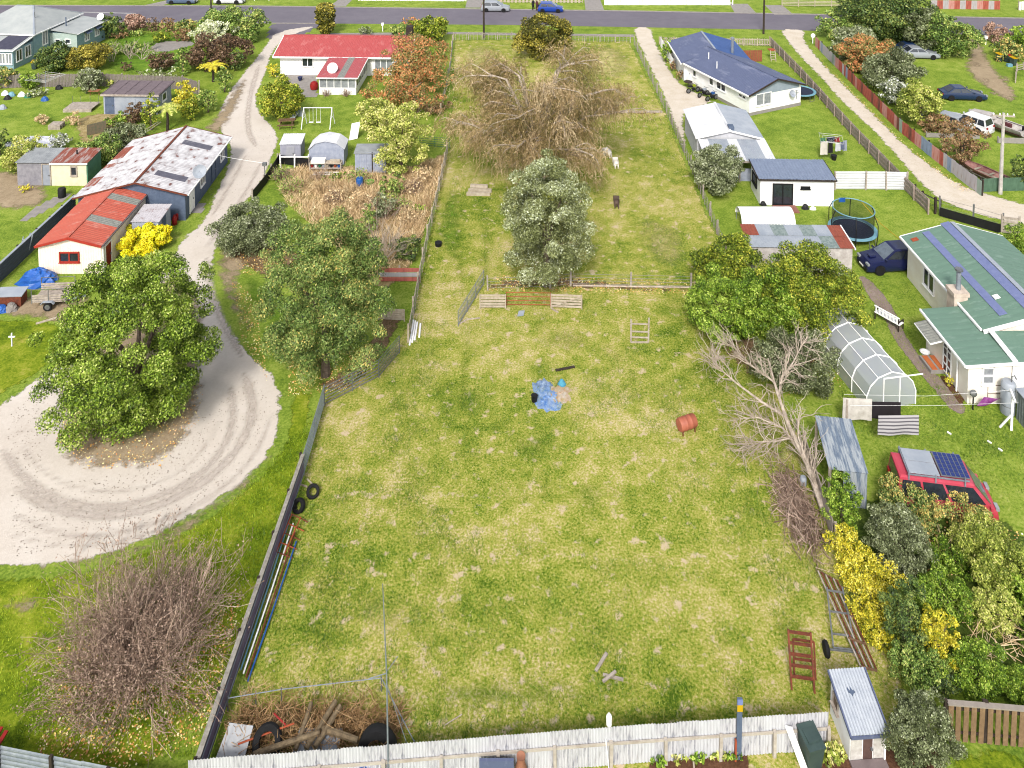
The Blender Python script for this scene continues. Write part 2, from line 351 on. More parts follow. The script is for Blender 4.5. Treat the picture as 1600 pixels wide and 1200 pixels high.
M_path = groundmat("worn_brick_path", [C(128, 112, 104), C(158, 140, 130), C(180, 164, 152)], s=(.6, 3, 14), rag=.25)
M_brown = groundmat("brown_soil_bed", [C(84, 58, 42), C(110, 78, 58), C(136, 100, 76)], s=(.6, 3, 14), rag=.2)

# ---------------------------------------------------------------- ground
def chaikin(P, it=2):
    for _ in range(it):
        Q = []
        for i in range(len(P)):
            a = P[i]; b = P[(i + 1) % len(P)]; Q += [a * .75 + b * .25, a * .25 + b * .75]
        P = Q
    return P
def sheet(name, poly, mt, z, cell=.5, world=False, smooth=2, kind='structure'):
    W2 = [np.array(p if world else g(*p)[:2], float) for p in poly]
    if smooth: W2 = chaikin(W2, smooth)
    A = np.array(W2); B = np.roll(A, -1, 0); lo = A.min(0) - cell; hi = A.max(0) + cell
    nx = int((hi[0] - lo[0]) / cell) + 2; ny = int((hi[1] - lo[1]) / cell) + 2
    xs = lo[0] + np.arange(nx) * cell; ys = lo[1] + np.arange(ny) * cell; X, Y = np.meshgrid(xs, ys, indexing='ij')
    X = X.ravel(); Y = Y.ravel(); ins = np.zeros(len(X), bool); dist = np.full(len(X), 1e9)
    for a, b in zip(A, B):
        with np.errstate(divide='ignore', invalid='ignore'):
            cr = ((a[1] > Y) != (b[1] > Y)) & (X < (b[0] - a[0]) * (Y - a[1]) / (b[1] - a[1] + 1e-12) + a[0])
        ins ^= cr; ab = b - a; l2 = ab @ ab + 1e-9
        t = np.clip(((X - a[0]) * ab[0] + (Y - a[1]) * ab[1]) / l2, 0, 1)
        dist = np.minimum(dist, np.hypot(X - a[0] - t * ab[0], Y - a[1] - t * ab[1]))
    ed = np.where(ins, dist, -dist); ok = ed.reshape(nx, ny) > -cell
    i, j = np.meshgrid(np.arange(nx - 1), np.arange(ny - 1), indexing='ij')
    keep = (ok[:-1, :-1] & ok[1:, :-1] & ok[1:, 1:] & ok[:-1, 1:]).ravel(); i = i.ravel()[keep]; j = j.ravel()[keep]
    F = np.stack([i * ny + j, (i + 1) * ny + j, (i + 1) * ny + j + 1, i * ny + j + 1], 1)
    used = np.unique(F); rm = np.zeros(nx * ny, int); rm[used] = np.arange(len(used))
    me = np_mesh(name, np.stack([X, Y, np.full(len(X), z)], 1)[used], rm[F], mt)
    a = me.attributes.new('edge', 'FLOAT', 'POINT'); a.data.foreach_set('value', np.maximum(ed[used], 0).astype(np.float32))
    o = inst(name, me); o['kind'] = kind; return o
def flat(name, pts, mt, z, kind='structure'):
    o = MB().add([(p[0], p[1], z) for p in pts], [tuple(range(len(pts)))]).build(name, mt); o['kind'] = kind; return o
def GP(pts): return [g(*p) for p in pts]

flat('ground', [(-1500, -300), (1500, -300), (1500, 2500), (-1500, 2500)], M_grass, 0)
sheet('paddock', [(318, 1230), (474, 746), (505, 612), (590, 565), (640, 500), (668, 380), (692, 240), (705, 160), (708, 62), (800, 62), (985, 64), (1040, 175), (1130, 385), (1170, 500), (1290, 760), (1330, 880), (1480, 1200), (1500, 1260)], M_paddock, .004, .6, smooth=0)
RF = [(-160, 130.5), (-81, 129.1), (-40.6, 128.7), (19.8, 125.7), (76.9, 121.8), (170, 114.5)]
RN = [(170, 105.8), (71.6, 113.2), (35.5, 116.3), (0, 118.5), (-25.9, 119.2), (-80, 120.3), (-160, 121.2)]
flat('road', RF + RN, M_asphalt, .006)
def strip(name, pts, w, z, mt, h=0, kind='structure'):
    b = MB(); P = [Vector((p[0], p[1], 0)) for p in pts]
    for a, c in zip(P, P[1:]):
        d = (c - a).normalized(); n = Vector((-d.y, d.x, 0)) * w / 2
        q = [a - n, c - n, c + n, a + n]
        if h: b.slab([p + Vector((0, 0, z + h)) for p in q], h)
        else: b.add([p + Vector((0, 0, z)) for p in q], [(0, 1, 2, 3)])
    o = b.build(name, mt); o['kind'] = kind; return o
M_line = mat("white_road_line", C(235, 232, 230), C(200, 198, 196), rough=.8)
strip('kerb', [(x, y + .1) for x, y in RF], .22, 0, M_concrete, .1)
strip('kerb', [(x, y - .1) for x, y in RN if x < -12], .2, 0, M_concrete, .1)
strip('road_line', [g(128, 19)[:2], g(212, 21)[:2]], .35, .012, M_line)
flat('footpath', GP([(505, 52), (700, 50), (990, 54), (990, 58), (700, 53.5), (505, 55)]), M_concrete, .008)
sheet('driveway_apron', [(420, 60), (425, 38), (505, 36), (480, 50), (452, 66)], M_asphalt, .010, .5, smooth=0)
# gravel drive with its turning loop
sheet('gravel_driveway', [(430, 48), (505, 38), (460, 55), (444, 62), (427, 82), (416, 120), (402, 150), (406, 172), (430, 198), (440, 216), (430, 240), (418, 275), (402, 298), (390, 312), (358, 360), (336, 400), (336, 450), (352, 490), (376, 532), (402, 560), (440, 590), (446, 650), (430, 705), (398, 745), (360, 775), (310, 805), (250, 842), (150, 880), (50, 892), (-80, 892), (-120, 760), (-60, 660), (0, 632), (38, 600), (75, 580), (120, 545), (200, 470), (262, 410), (282, 372), (312, 350), (330, 310), (352, 262), (360, 232), (338, 200), (334, 188), (350, 150), (375, 118), (397, 92), (412, 72)], M_gravel, .012, .35, smooth=1)
sheet('tree_island', [(88, 600), (80, 640), (92, 672), (78, 700), (95, 728), (140, 742), (190, 738), (240, 735), (285, 705), (315, 660), (325, 610), (318, 560), (325, 500), (318, 440), (270, 420), (200, 470), (130, 540)], M_dirt, .022, .3)
sheet('island_grass', [(150, 660), (170, 705), (220, 700), (270, 675), (300, 640), (290, 600), (200, 600)], M_track, .026, .3)
for pl in ([(345, 375), (330, 412), (345, 470), (385, 530), (405, 545), (398, 500), (370, 440), (400, 410), (420, 395), (380, 375)],
           [(330, 185), (310, 205), (345, 212), (362, 190), (380, 160), (392, 120), (380, 118), (355, 150)]):
    sheet('drive_verge_litter', pl, M_dirt, .016, .35)
sheet('verge_lawn', [(362, 425), (400, 420), (470, 470), (470, 600), (440, 590), (405, 550), (385, 500)], M_track, .014, .4)
sheet('lower_lawn', [(-80, 905), (60, 895), (160, 882), (260, 845), (320, 806), (400, 750), (445, 690), (452, 600), (500, 610), (470, 750), (300, 1240), (-80, 1240)], M_lawnvivid, .008, .5)
sheet('middle_lawn', [(-60, 500), (95, 495), (110, 530), (75, 578), (20, 612), (-60, 640)], M_lawnvivid, .014, .4)
sheet('yard_dirt', [(0, 440), (90, 470), (150, 440), (140, 500), (110, 530), (60, 500), (0, 505), (-30, 470)], M_dirt, .012, .35)
sheet('drive_edge_dirt', [(440, 590), (452, 640), (445, 690), (400, 760), (330, 815), (230, 872), (120, 890), (0, 905), (0, 880), (150, 868), (250, 830), (360, 765), (425, 700), (438, 650)], M_dirt, .018, .35)
sheet('bare_patch', [(0, 930), (60, 918), (75, 945), (30, 970), (-20, 965)], M_dirt, .016, .3)
M_rut = groundmat("worn_gravel_rut", [C(208, 194, 180), C(220, 207, 195), C(230, 219, 208)], s=(.3, 1.2, 8), rag=.4, gain=1.2, br=1.46, soft=.8)
def arc(pts, w):
    n = len(pts); P = [Vector(g(*p)) for p in pts]; out = []
    for sg in (1, -1):
        for i in (range(n) if sg > 0 else range(n - 1, -1, -1)):
            d = (P[min(i + 1, n - 1)] - P[max(i - 1, 0)]).normalized(); q = P[i] + Vector((-d.y, d.x, 0)) * w / 2 * sg; out.append((q.x, q.y))
    return out
rz_ = .0145
for pts, w in (([(20, 760), (90, 800), (190, 810), (300, 770), (370, 710), (400, 640), (380, 580)], .7), ([(0, 700), (50, 765), (150, 800), (260, 775), (330, 730), (366, 670), (360, 600)], .6), ([(380, 560), (350, 510), (330, 460), (322, 400)], .6), ([(410, 250), (385, 300), (350, 350), (320, 390)], .5), ([(30, 690), (70, 745), (160, 775), (260, 755), (320, 705), (345, 650)], .35), ([(10, 800), (110, 845), (230, 825), (330, 780), (400, 715), (425, 640)], .4), ([(0, 830), (110, 862), (240, 835), (345, 785), (412, 720)], .3), ([(385, 240), (360, 290), (330, 340)], .5), ([(405, 100), (390, 150), (385, 200), (400, 230)], .7)):
    rz_ += .0008; sheet('wheel_rut', arc(pts, w * 1.2), M_rut, rz_, .25, world=True)
# right hand drives
sheet('shared_driveway', [(1212, 44), (1262, 46), (1258, 62), (1284, 95), (1326, 137), (1376, 185), (1426, 235), (1474, 270), (1522, 297), (1620, 322), (1700, 340), (1700, 380), (1620, 358), (1560, 347), (1480, 322), (1450, 302), (1416, 267), (1398, 245), (1354, 198), (1306, 153), (1280, 122), (1248, 90), (1230, 67)], M_gravel2, .012, .3, smooth=1)
sheet('drive_median_grass', [(1243, 68), (1252, 80), (1272, 103), (1266, 103), (1246, 84)], M_track, .016, .25)
sheet('cottage_driveway', [(986, 41), (1020, 42), (1024, 60), (1046, 105), (1062, 126), (1080, 140), (1120, 156), (1104, 166), (1076, 174), (1070, 186), (1074, 215), (1078, 245), (1066, 240), (1050, 195), (1034, 150), (1012, 105), (992, 62)], M_gravel2, .012, .3, smooth=1)
sheet('yard_track', [(1500, 58), (1535, 62), (1545, 85), (1560, 110), (1600, 150), (1580, 165), (1540, 140), (1500, 110), (1512, 80)], M_dirt, .012, .4)
for x, y in ((1525, 100), (1540, 125), (1570, 122), (1555, 145)):
    sheet('bare_patch', [(x - 18, y), (x, y - 6), (x + 18, y + 3), (x + 4, y + 8)], M_dirt, .016, .3)
sheet('patio', [(432, 119), (492, 118), (494, 152), (470, 152), (476, 140)], M_concrete, .012, .4, smooth=0)
sheet('brick_path', [(1334, 428), (1357, 432), (1392, 470), (1406, 498), (1424, 535), (1448, 566), (1490, 608), (1520, 646), (1490, 650), (1454, 606), (1420, 566), (1394, 530), (1374, 488), (1354, 462)], M_path, .012, .2, smooth=1)
sheet('garden_bed', [(1463, 585), (1482, 586), (1512, 628), (1500, 636)], M_brown, .016, .15, smooth=0)
sheet('overgrown_garden', [(1298, 760), (1420, 790), (1620, 800), (1700, 1100), (1600, 1112), (1478, 1090), (1410, 1040), (1350, 900)], M_vegsoil, .012, .4)
sheet('weedy_yard', [(420, 270), (470, 255), (560, 258), (640, 262), (700, 232), (700, 262), (672, 350), (652, 420), (590, 470), (540, 400), (450, 310)], M_weeds, .012, .4)
sheet('litter_bed', [(338, 385), (400, 370), (470, 380), (500, 430), (440, 450), (380, 425)], M_litter, .018, .3)
sheet('litter_bed', [(590, 480), (640, 480), (620, 540), (560, 610), (510, 622), (480, 600), (560, 560)], M_litter, .016, .3)
sheet('fence_line_litter', [(750, 448), (790, 432), (880, 428), (960, 440), (1080, 446), (1085, 462), (960, 458), (870, 452), (760, 456)], M_litter, .016, .25)
sheet('fence_line_litter', [(925, 172), (1034, 172), (1036, 180), (930, 180)], M_litter, .016, .2, smooth=0)
sheet('junk_bed', [(345, 1092), (440, 1085), (560, 1082), (625, 1110), (645, 1165), (600, 1180), (320, 1215)], M_litter, .016, .25)
sheet('veg_bed', [(1010, 1185), (1170, 1168), (1180, 1230), (1010, 1240)], M_brown, .016, .2, smooth=0)
sheet('back_lawn', [(1480, 1165), (1620, 1165), (1620, 1260), (1470, 1260)], M_lawnvivid, .012, .3)
sheet('garden_soil', [(1300, 1160), (1420, 1170), (1480, 1160), (1470, 1240), (1250, 1240)], M_brown, .012, .25)
sheet('veg_patch', [(-40, 270), (40, 262), (90, 300), (60, 330), (-40, 330)], M_dirt, .012, .35)
sheet('yard_path', [(40, 335), (95, 303), (112, 304), (70, 330), (30, 350)], M_concrete, .016, .3)
sheet('doorstep_path', [(285, 318), (322, 318), (312, 333), (282, 330)], M_concrete, .020, .2, smooth=0)
sheet('shed_bed', [(120, 180), (200, 172), (230, 200), (205, 255), (140, 250), (110, 200)], M_weeds, .008, .4)
sheet('villa_garden', [(165, 50), (300, 48), (330, 75), (300, 120), (150, 118), (170, 80)], M_track, .008, .5)
sheet('villa_path', [(238, 66), (300, 64), (300, 72), (240, 84)], M_concrete, .016, .4)
sheet('tree_shade_litter', [(1085, 440), (1180, 540), (1290, 540), (1340, 500), (1330, 560), (1230, 600), (1150, 590), (1090, 500)], M_litter, .010, .3)
# dry and lush patches of the paddock
for pl in ([(540, 930), (640, 910), (690, 960), (620, 1010), (540, 990)], [(835, 520), (890, 500), (940, 530), (900, 560), (840, 550)], [(940, 520), (1000, 560), (970, 580), (920, 560)], [(815, 590), (905, 585), (912, 625), (870, 648), (818, 636)],
           [(980, 330), (1080, 350), (1080, 430), (1000, 410)], [(720, 70), (790, 70), (780, 140), (715, 140)], [(900, 70), (980, 70), (1000, 120), (910, 130)], [(1060, 845), (1110, 850), (1120, 870), (1070, 870)], [(1175, 905), (1215, 905), (1205, 935), (1170, 930)]):
    sheet('dry_grass_patch', pl, M_straw, .008, .35)
for pl in ([(688, 290), (735, 300), (725, 400), (745, 500), (735, 640), (705, 640), (722, 500), (700, 400), (670, 380)], [(745, 470), (775, 440), (770, 330), (752, 300), (745, 390)],
           [(700, 170), (735, 190), (700, 290), (690, 260)], [(420, 960), (500, 800), (520, 820), (440, 1020), (390, 1070)], [(640, 1060), (900, 1040), (1000, 1100), (800, 1130), (640, 1140)],
           [(1230, 850), (1280, 850), (1290, 920), (1250, 900)], [(1240, 1080), (1370, 1010), (1400, 1060), (1290, 1100), (1200, 1110)], [(780, 700), (850, 660), (900, 690), (820, 740)],
           [(700, 600), (760, 590), (770, 640), (720, 660)], [(880, 740), (960, 760), (940, 830), (900, 800)], [(1160, 620), (1240, 680), (1260, 760), (1190, 720)]):
    sheet('lush_grass_patch', pl, M_track, .012, .35)
# ---------------------------------------------------------------- building helpers
def roofp(par, a, b, c, d, n, mt, ribs=5, amp=.03, name='roof_sheet', gap=0):
    a, b, c, d = map(Vector, (a, b, c, d)); out = []
    for i in range(n):
        t0, t1 = i / n, min(1, (i + 1.06) / n)
        m_ = mt(i) if callable(mt) else mt
        lift = Vector((0, 0, .009 * (i % 2)))
        o = MB().corr(a.lerp(b, t0) + lift, a.lerp(b, t1) + lift, d.lerp(c, t1) + lift, d.lerp(c, t0) + lift, ribs, amp).build(name, m_, par)
        out.append(o)
    return out
def window(par, o, ux, w, h, fm, panes=2, gm=None, name='window', bar=.09, rows=1, sill=True):
    o = Vector(o); ux = Vector(ux); n = ux.cross(Vector((0, 0, 1))); z = Vector((0, 0, 1)); b = MB(); gm = gm or M_glass
    q = n * .05
    def bar_(p0, p1): b.beam(o + ux * p0[0] + z * p0[1] + q * .6, o + ux * p1[0] + z * p1[1] + q * .6, bar, bar)
    bar_((0, 0), (w, 0)); bar_((0, h), (w, h)); bar_((0, -bar / 2), (0, h + bar / 2)); bar_((w, -bar / 2), (w, h + bar / 2))
    for i in range(1, panes): bar_((w * i / panes, 0), (w * i / panes, h))
    for j in range(1, rows): bar_((0, h * j / rows), (w, h * j / rows))
    if sill: b.beam(o - z * bar * .8 - ux * .08 + n * .06, o - z * bar * .8 + ux * (w + .08) + n * .06, .12, .05)
    f = b.build(name, fm, par)
    for i in range(panes):
        for j in range(rows):
            x0, x1 = w * i / panes, w * (i + 1) / panes; z0, z1 = h * j / rows, h * (j + 1) / rows; k = n * .02; k2 = n * -.01
            p = [o + ux * x0 + z * z0 + k, o + ux * x1 + z * z0 + k, o + ux * x1 + z * z1 + k, o + ux * x0 + z * z1 + k]
            MB().add(p + [v + (k2 - k) for v in p], [(0, 1, 2, 3), (4, 7, 6, 5), (0, 4, 5, 1), (1, 5, 6, 2), (2, 6, 7, 3), (3, 7, 4, 0)]).build('pane', gm, f)
    return f
def door(par, o, ux, w, h, m_, frame=None):
    o = Vector(o); ux = Vector(ux); n = ux.cross(Vector((0, 0, 1))); z = Vector((0, 0, 1))
    p = [o, o + ux * w, o + ux * w + z * h, o + z * h]
    d = MB().add([v + n * .03 for v in p] + [v - n * .02 for v in p], [(0, 1, 2, 3), (4, 7, 6, 5), (0, 4, 5, 1), (1, 5, 6, 2), (2, 6, 7, 3), (3, 7, 4, 0)]).build('door', m_, par)
    if frame:
        b = MB(); q = n * .04
        b.beam(o - ux * .04 + q, o - ux * .04 + z * (h + .08) + q, .08); b.beam(o + ux * (w + .04) + q, o + ux * (w + .04) + z * (h + .08) + q, .08); b.beam(o + z * (h + .04) + q, o + ux * w + z * (h + .04) + q, .08)
        b.build('door_frame', frame, d)
    MB().box(*(o + ux * w * .85 + z * h * .48 + n * .06), .08, .08, .08).build('handle', M_rim, d)
    return d
def trim(par, pts, w, mt, name='fascia', h=None):
    b = MB()
    for p, q in zip(pts, pts[1:]): b.beam(p, q, w, h)
    return b.build(name, mt, par)
X1, Y1, Xm, Ym = (1, 0, 0), (0, 1, 0), (-1, 0, 0), (0, -1, 0)
def dish(par, p, r=.45, mt=None, az=0):
    b = MB(); b.lathe([(.02, 0), (r * .6, .05), (r, .16), (r * .97, .17), (r * .58, .07), (.02, .02)], 14, cap=False)
    d = b.build('satellite_dish', mt or M_roofgl, par, p); d.rotation_euler = (math.radians(62), 0, az)
    MB().tube([(0, 0, 0), (0, -.1, .45)], .015, 4).tube([(0, 0, 0), (0, -.1, -.5)], .03, 4).build('arm', M_steel, d)
    return d

# ---------------------------------------------------------------- red roofed house beside the gravel drive
R = thing('house', 'white bungalow with long faded red roof beside the gravel driveway', 'house', (-28.4, 97.3, 0), math.radians(-1.6))
MB().extr([(0.3, 0), (8.3, 0), (8.3, 2.35), (4.3, 3.45), (.3, 2.35)], .4, 15.6, 'x').build('wall', M_wboard, R)
roofp(R, (-.3, -.2, 2.42), (16.2, -.2, 2.42), (16.2, 4.3, 3.62), (-.3, 4.3, 3.62), 18, M_roofred, 5, .03)
roofp(R, (16.2, 8.8, 2.42), (-.3, 8.8, 2.42), (-.3, 4.3, 3.62), (16.2, 4.3, 3.62), 18, M_roofred, 5, .03)
trim(R, [(-.3, 4.3, 3.66), (16.2, 4.3, 3.66)], .22, M_roofred, 'ridge_cap', .08)
trim(R, [(-.3, -.27, 2.36), (16.2, -.27, 2.36)], .14, M_white, 'gutter', .16)
trim(R, [(-.33, -.2, 2.36), (-.33, 4.3, 3.56), (-.33, 8.8, 2.36)], .08, M_white, 'bargeboard', .16)
trim(R, [(16.23, -.2, 2.36), (16.23, 4.3, 3.56), (16.23, 8.8, 2.36)], .08, M_white, 'bargeboard', .16)
window(R, (3.1, .3, 1.1), X1, 1.3, 1.05, M_white, 2)
window(R, (11.9, .3, .7), X1, 2.1, 1.3, M_white, 3, M_curtain)
door(R, (6.3, .3, 0), X1, .85, 2.0, M_bluegrey, M_white)
MB().b0(14.9, 15.7, 5.3, 6.3, 3.1, 4.5).build('chimney', M_wooddark, R)
# glazed porch
P_ = MB(); P_.b0(6.75, 10.95, -5.9, .29, 0, .75); P_.build('porch_wall', M_wboard, R)
pr = MB(); pr.beam((6.8, -5.85, .7), (6.8, -5.85, 2.0), .1); pr.beam((10.9, -5.85, .7), (10.9, -5.85, 2.0), .1); pr.beam((6.75, -5.85, 1.98), (10.95, -5.85, 1.98), .1)
pr.beam((10.9, -5.85, 1.98), (10.9, .2, 2.3), .1); pr.beam((6.8, -5.85, 1.98), (6.8, .2, 2.3), .1); pr.build('porch_frame', M_white, R)
for i in range(5): window(R, (6.85 + i * .81, -5.88, .8), X1, .78, 1.1, M_white, 1, M_curtain, bar=.05, sill=False)
for i in range(6): window(R, (10.93, -5.75 + i * .98, .8), Y1, .9, 1.15, M_white, 1, M_glass, bar=.05, sill=False)
M_roofredworn = rustmat("worn_pink_red_roof", C(228, 116, 120), C(238, 190, 190), .35, 2.2, (1, 1, 1))
roofp(R, (6.5, -6.2, 2.06), (11.2, -6.2, 2.06), (11.2, -.1, 2.42), (6.5, -.1, 2.42), 6, lambda i: M_skylight if i == 3 else M_roofredworn, 5, .03)
trim(R, [(6.5, -6.25, 2.02), (11.2, -6.25, 2.02)], .1, M_white, 'porch_gutter', .12)
trim(R, [(11.24, -6.2, 2.02), (11.24, -.1, 2.38)], .06, M_white, 'porch_bargeboard', .12)
dish(R, (8.0, -4.6, 2.6), .62, M_white)

# ---------------------------------------------------------------- blue roofed cottage, two joined blocks
B = thing('house', 'white weatherboard house with slate blue gable roof beyond the white garage', 'house', (20.3, 95.0, 0))
MB().extr([(0, 0), (7.6, 0), (7.6, 2.45), (3.8, 3.55), (0, 2.45)], .1, 7.6).build('wall', M_wboard, B)
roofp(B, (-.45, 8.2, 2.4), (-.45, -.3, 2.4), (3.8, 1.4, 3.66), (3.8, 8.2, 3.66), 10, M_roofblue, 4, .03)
M_roofblue_shaded = mat("blue_roof_shaded_slope", C(84, 116, 178), C(72, 102, 164), rough=.5, scale=.7)  # shaded copy of the blue roof: right slope's shade mixed into its colour
roofp(B, (8.05, -.3, 2.4), (8.05, 8.2, 2.4), (3.8, 8.2, 3.66), (3.8, 1.4, 3.66), 10, M_roofblue_shaded, 4, .03)
trim(B, [(3.8, 1.2, 3.7), (3.8, 8.2, 3.7)], .22, M_roofgl, 'ridge_cap', .08)
trim(B, [(-.5, 8.2, 2.34), (-.5, -.3, 2.34)], .12, M_white, 'gutter', .14)
MB().tube([(6.0, 1.6, 2.7), (6.0, 1.6, 4.7)], .16, 10).lathe([(.16, 4.7), (.24, 4.72), (.24, 4.9), (.05, 5.0)], 10, (6.0, 1.6, 0)).build('flue', M_steel, B)
B2 = emp('rear_wing', (24.86 - 20.3, 84.61 - 95.0, 0), math.radians(24.6)); B2.parent = B        # this block turns towards the lawn
MB().extr([(.4, 0), (7.5, 0), (7.5, 2.45), (3.95, 3.5), (.4, 2.45)], .35, 11.6).build('wing_wall', M_wboard, B2)
MB().extr([(.7, 2.1), (7.2, 2.1), (7.2, 2.44), (3.95, 3.44), (.7, 2.44)], .30, .349).build('gable_panel', mat("pale_blue_gable", C(186, 200, 212), C(170, 186, 200)), B2)
MB().extr([(.38, 0), (7.52, 0), (7.52, .35), (.38, .35)], .33, 11.5).build('plinth', M_concrete, B2)
for a, b_ in (((0, 12.0, 2.4), (0, 0, 2.4)), ((7.9, 0, 2.4), (7.9, 12.0, 2.4))):
    roofp(B2, a, b_, (3.95, b_[1], 3.66), (3.95, a[1], 3.66), 13, M_roofblue, 4, .03)
trim(B2, [(3.95, 0, 3.7), (3.95, 12, 3.7)], .2, M_roofblue, 'ridge_cap', .07)
trim(B2, [(-.06, 12, 2.33), (-.06, 0, 2.33)], .12, M_white, 'gutter', .14)
trim(B2, [(0, -.04, 2.32), (3.95, -.04, 3.58), (7.9, -.04, 2.32)], .08, M_wooddark, 'bargeboard', .16)
window(B2, (1.3, .35, .95), X1, 2.0, 1.25, M_white, 2, M_curtain)
dish(B2, (6.0, .1, 1.6), .4)
MB().tube([(6.8, .2, .9), (6.8, .2, 1.9)], .03, 5).beam((6.5, .2, 1.6), (7.1, .2, 1.6), .03).beam((6.6, .2, 1.85), (7.0, .2, 1.85), .03).build('aerial', M_steel, B2)
for yy, w_, h_ in ((9.4, .6, .7), (6.3, .7, .8), (4.2, 1.5, .9), (.9, 1.1, .35)):
    window(B2, (.4, yy + w_, 1.25 if h_ > .5 else 1.6), Ym, w_, h_, M_white, 2 if w_ > 1 else 1)
for p in ((2.2, 9.5, 3.1), (1.4, 7.0, 2.9)): MB().tube([p, (p[0], p[1], p[2] + .8)], .05, 6).build('vent_pipe', M_white, B2)
door(B2, (.4, 11.3, .35), Ym, .85, 1.95, M_white, M_white)

for ch in list(B2.children):                                   # parts belong to the house itself
    m_ = B2.matrix_basis @ ch.matrix_basis; ch.parent = B; ch.matrix_basis = m_
bpy.data.objects.remove(B2)
# ---------------------------------------------------------------- white garage with lean-to
A = thing('garage', 'white gable roofed garage with pale lean-to roof in front', 'garage', (17.1, 74.5, 0), math.radians(-2))
MB().extr([(.1, 0), (6.0, 0), (6.0, 2.25), (3.05, 2.95), (.1, 2.25)], .1, 6.5).build('wall', mat("pale_ribbed_wall", C(232, 232, 238, .55), C(212, 214, 222, .5), clad='Y', cscale=1.0), A)
roofp(A, (-.1, 6.7, 2.3), (-.1, -.1, 2.3), (3.05, -.1, 3.05), (3.05, 6.7, 3.05), 8, M_roofwhite, 5, .03)
roofp(A, (6.2, -.1, 2.3), (6.2, 6.7, 2.3), (3.05, 6.7, 3.05), (3.05, -.1, 3.05), 8, M_roofgl, 5, .03)  # greyer than the left slope: its shade is put into the roof colour
trim(A, [(3.05, -.1, 3.09), (3.05, 6.7, 3.09)], .22, M_roofwhite, 'ridge_cap', .06)
trim(A, [(-.1, -.14, 2.27), (3.05, -.14, 3.02), (6.2, -.14, 2.27)], .06, M_white, 'bargeboard', .14)
MB().b0(3.0, 3.5, .1, .8, 2.95, 3.3).build('roof_vent', M_bluegrey, A)
roofp(A, (.1, -4.0, 1.95), (6.3, -4.0, 1.95), (6.3, -.12, 2.22), (.1, -.12, 2.22), 7, lambda i: M_roofgl if i % 3 else M_roofwhite, 5, .03)
for x_ in (.2, 3.1, 6.1): MB().beam((x_, -3.9, 0), (x_, -3.9, 1.93), .1).build('post', M_wood, A)
trim(A, [(.1, -4.05, 1.9), (6.3, -4.05, 1.9)], .08, M_wood, 'lean_to_beam', .14)
MB().b0(.1, 6.2, -3.7, -3.6, 0, 1.1).build('lean_to_wall', M_greywall, A)

# ---------------------------------------------------------------- sleepout
S_ = thing('sleepout', 'small white sleepout with ribbed grey blue roof and black sliding door', 'cabin', (20.6, 66.5, 0), math.radians(-2))
MB().extr([(0, 0), (3.0, 0), (3.0, 2.4), (0, 2.2)], 0.05, 6.1, 'x').build('wall', M_white, S_)
roofp(S_, (-.1, -.15, 2.28), (6.25, -.15, 2.28), (6.25, 3.15, 2.5), (-.1, 3.15, 2.5), 8, mat('blue_grey_ribbed_roof', C(160, 174, 200), C(142, 156, 184), rough=.5), 3, .06)
trim(S_, [(-.1, -.19, 2.24), (6.25, -.19, 2.24)], .08, M_wooddark, 'gutter', .1)
trim(S_, [(-.13, -.15, 2.24), (-.13, 3.15, 2.46)], .05, M_wooddark, 'bargeboard', .12)
trim(S_, [(6.28, -.15, 2.24), (6.28, 3.15, 2.46)], .05, M_wooddark, 'bargeboard', .12)
window(S_, (1.1, 0, .1), X1, 1.6, 1.75, M_black, 2, M_darkglass, name='sliding_door')
window(S_, (3.4, 0, 1.5), X1, .7, .14, M_black, 1)
window(S_, (.05, 2.4, 1.0), Ym, 1.4, .8, M_black, 1)
tag(MB().b0(-.95, .95, -.55, .55, 0, .12).build('deck_step', mat("terracotta_deck", C(190, 128, 112), C(168, 108, 96)), None, g(1228, 328)), 'low terracotta coloured deck step before the black sliding door', 'step')

# ---------------------------------------------------------------- patchwork roofed shed
K = thing('shed', 'long white shed with patchwork grey, green and rust roof behind the green trees', 'shed', (17.0, 56.7, 0), math.radians(-1.5))
MB().extr([(0, 0), (2.5, 0), (2.5, 2.15), (0, 2.05)], .1, 7.2, 'x').build('wall', mat("old_white_ribbed_wall", C(238, 230, 226, .56), C(206, 194, 188), clad='Z', cscale=1.2), K)
M_patchg = rustmat("mossy_green_roof_sheet", C(150, 170, 166), C(176, 190, 186), .5, 5, (1, 1, 1)); M_patchr = rustmat("rust_red_roof_sheet", C(190, 100, 76), C(160, 80, 62), .4, 4, (1, 1, 1))
pt = [M_roofgl, M_patchg, M_roofgl, M_patchg, M_roofgl, M_patchg, M_patchr]
roofp(K, (-.1, -.15, 2.1), (7.3, -.15, 2.1), (7.3, 1.3, 2.17), (-.1, 1.3, 2.17), 7, lambda i: pt[i] if i in (5, 6) else M_roofgl, 5, .025)
roofp(K, (-.1, 1.3, 2.185), (7.3, 1.3, 2.185), (7.3, 2.7, 2.25), (-.1, 2.7, 2.25), 7, lambda i: pt[(i + 6) % 7] if i < 6 else M_patchr, 5, .025)
trim(K, [(7.33, -.2, 2.08), (7.33, 2.7, 2.24)], .08, M_white, 'bargeboard', .12)
cv = thing('canopy', 'white arched canopy top showing behind the patchwork shed roof', 'canopy', g(1195, 352))
b = MB(); pr_ = [(1.0 * math.cos(a), .55 + .85 * math.sin(a)) for a in [math.pi * i / 10 for i in range(11)]]
for i in range(10): b.add([(-2.1, pr_[i][0], pr_[i][1]), (2.1, pr_[i][0], pr_[i][1]), (2.1, pr_[i + 1][0], pr_[i + 1][1]), (-2.1, pr_[i + 1][0], pr_[i + 1][1])], [(0, 1, 2, 3)])
b.build('cover', M_white, cv)
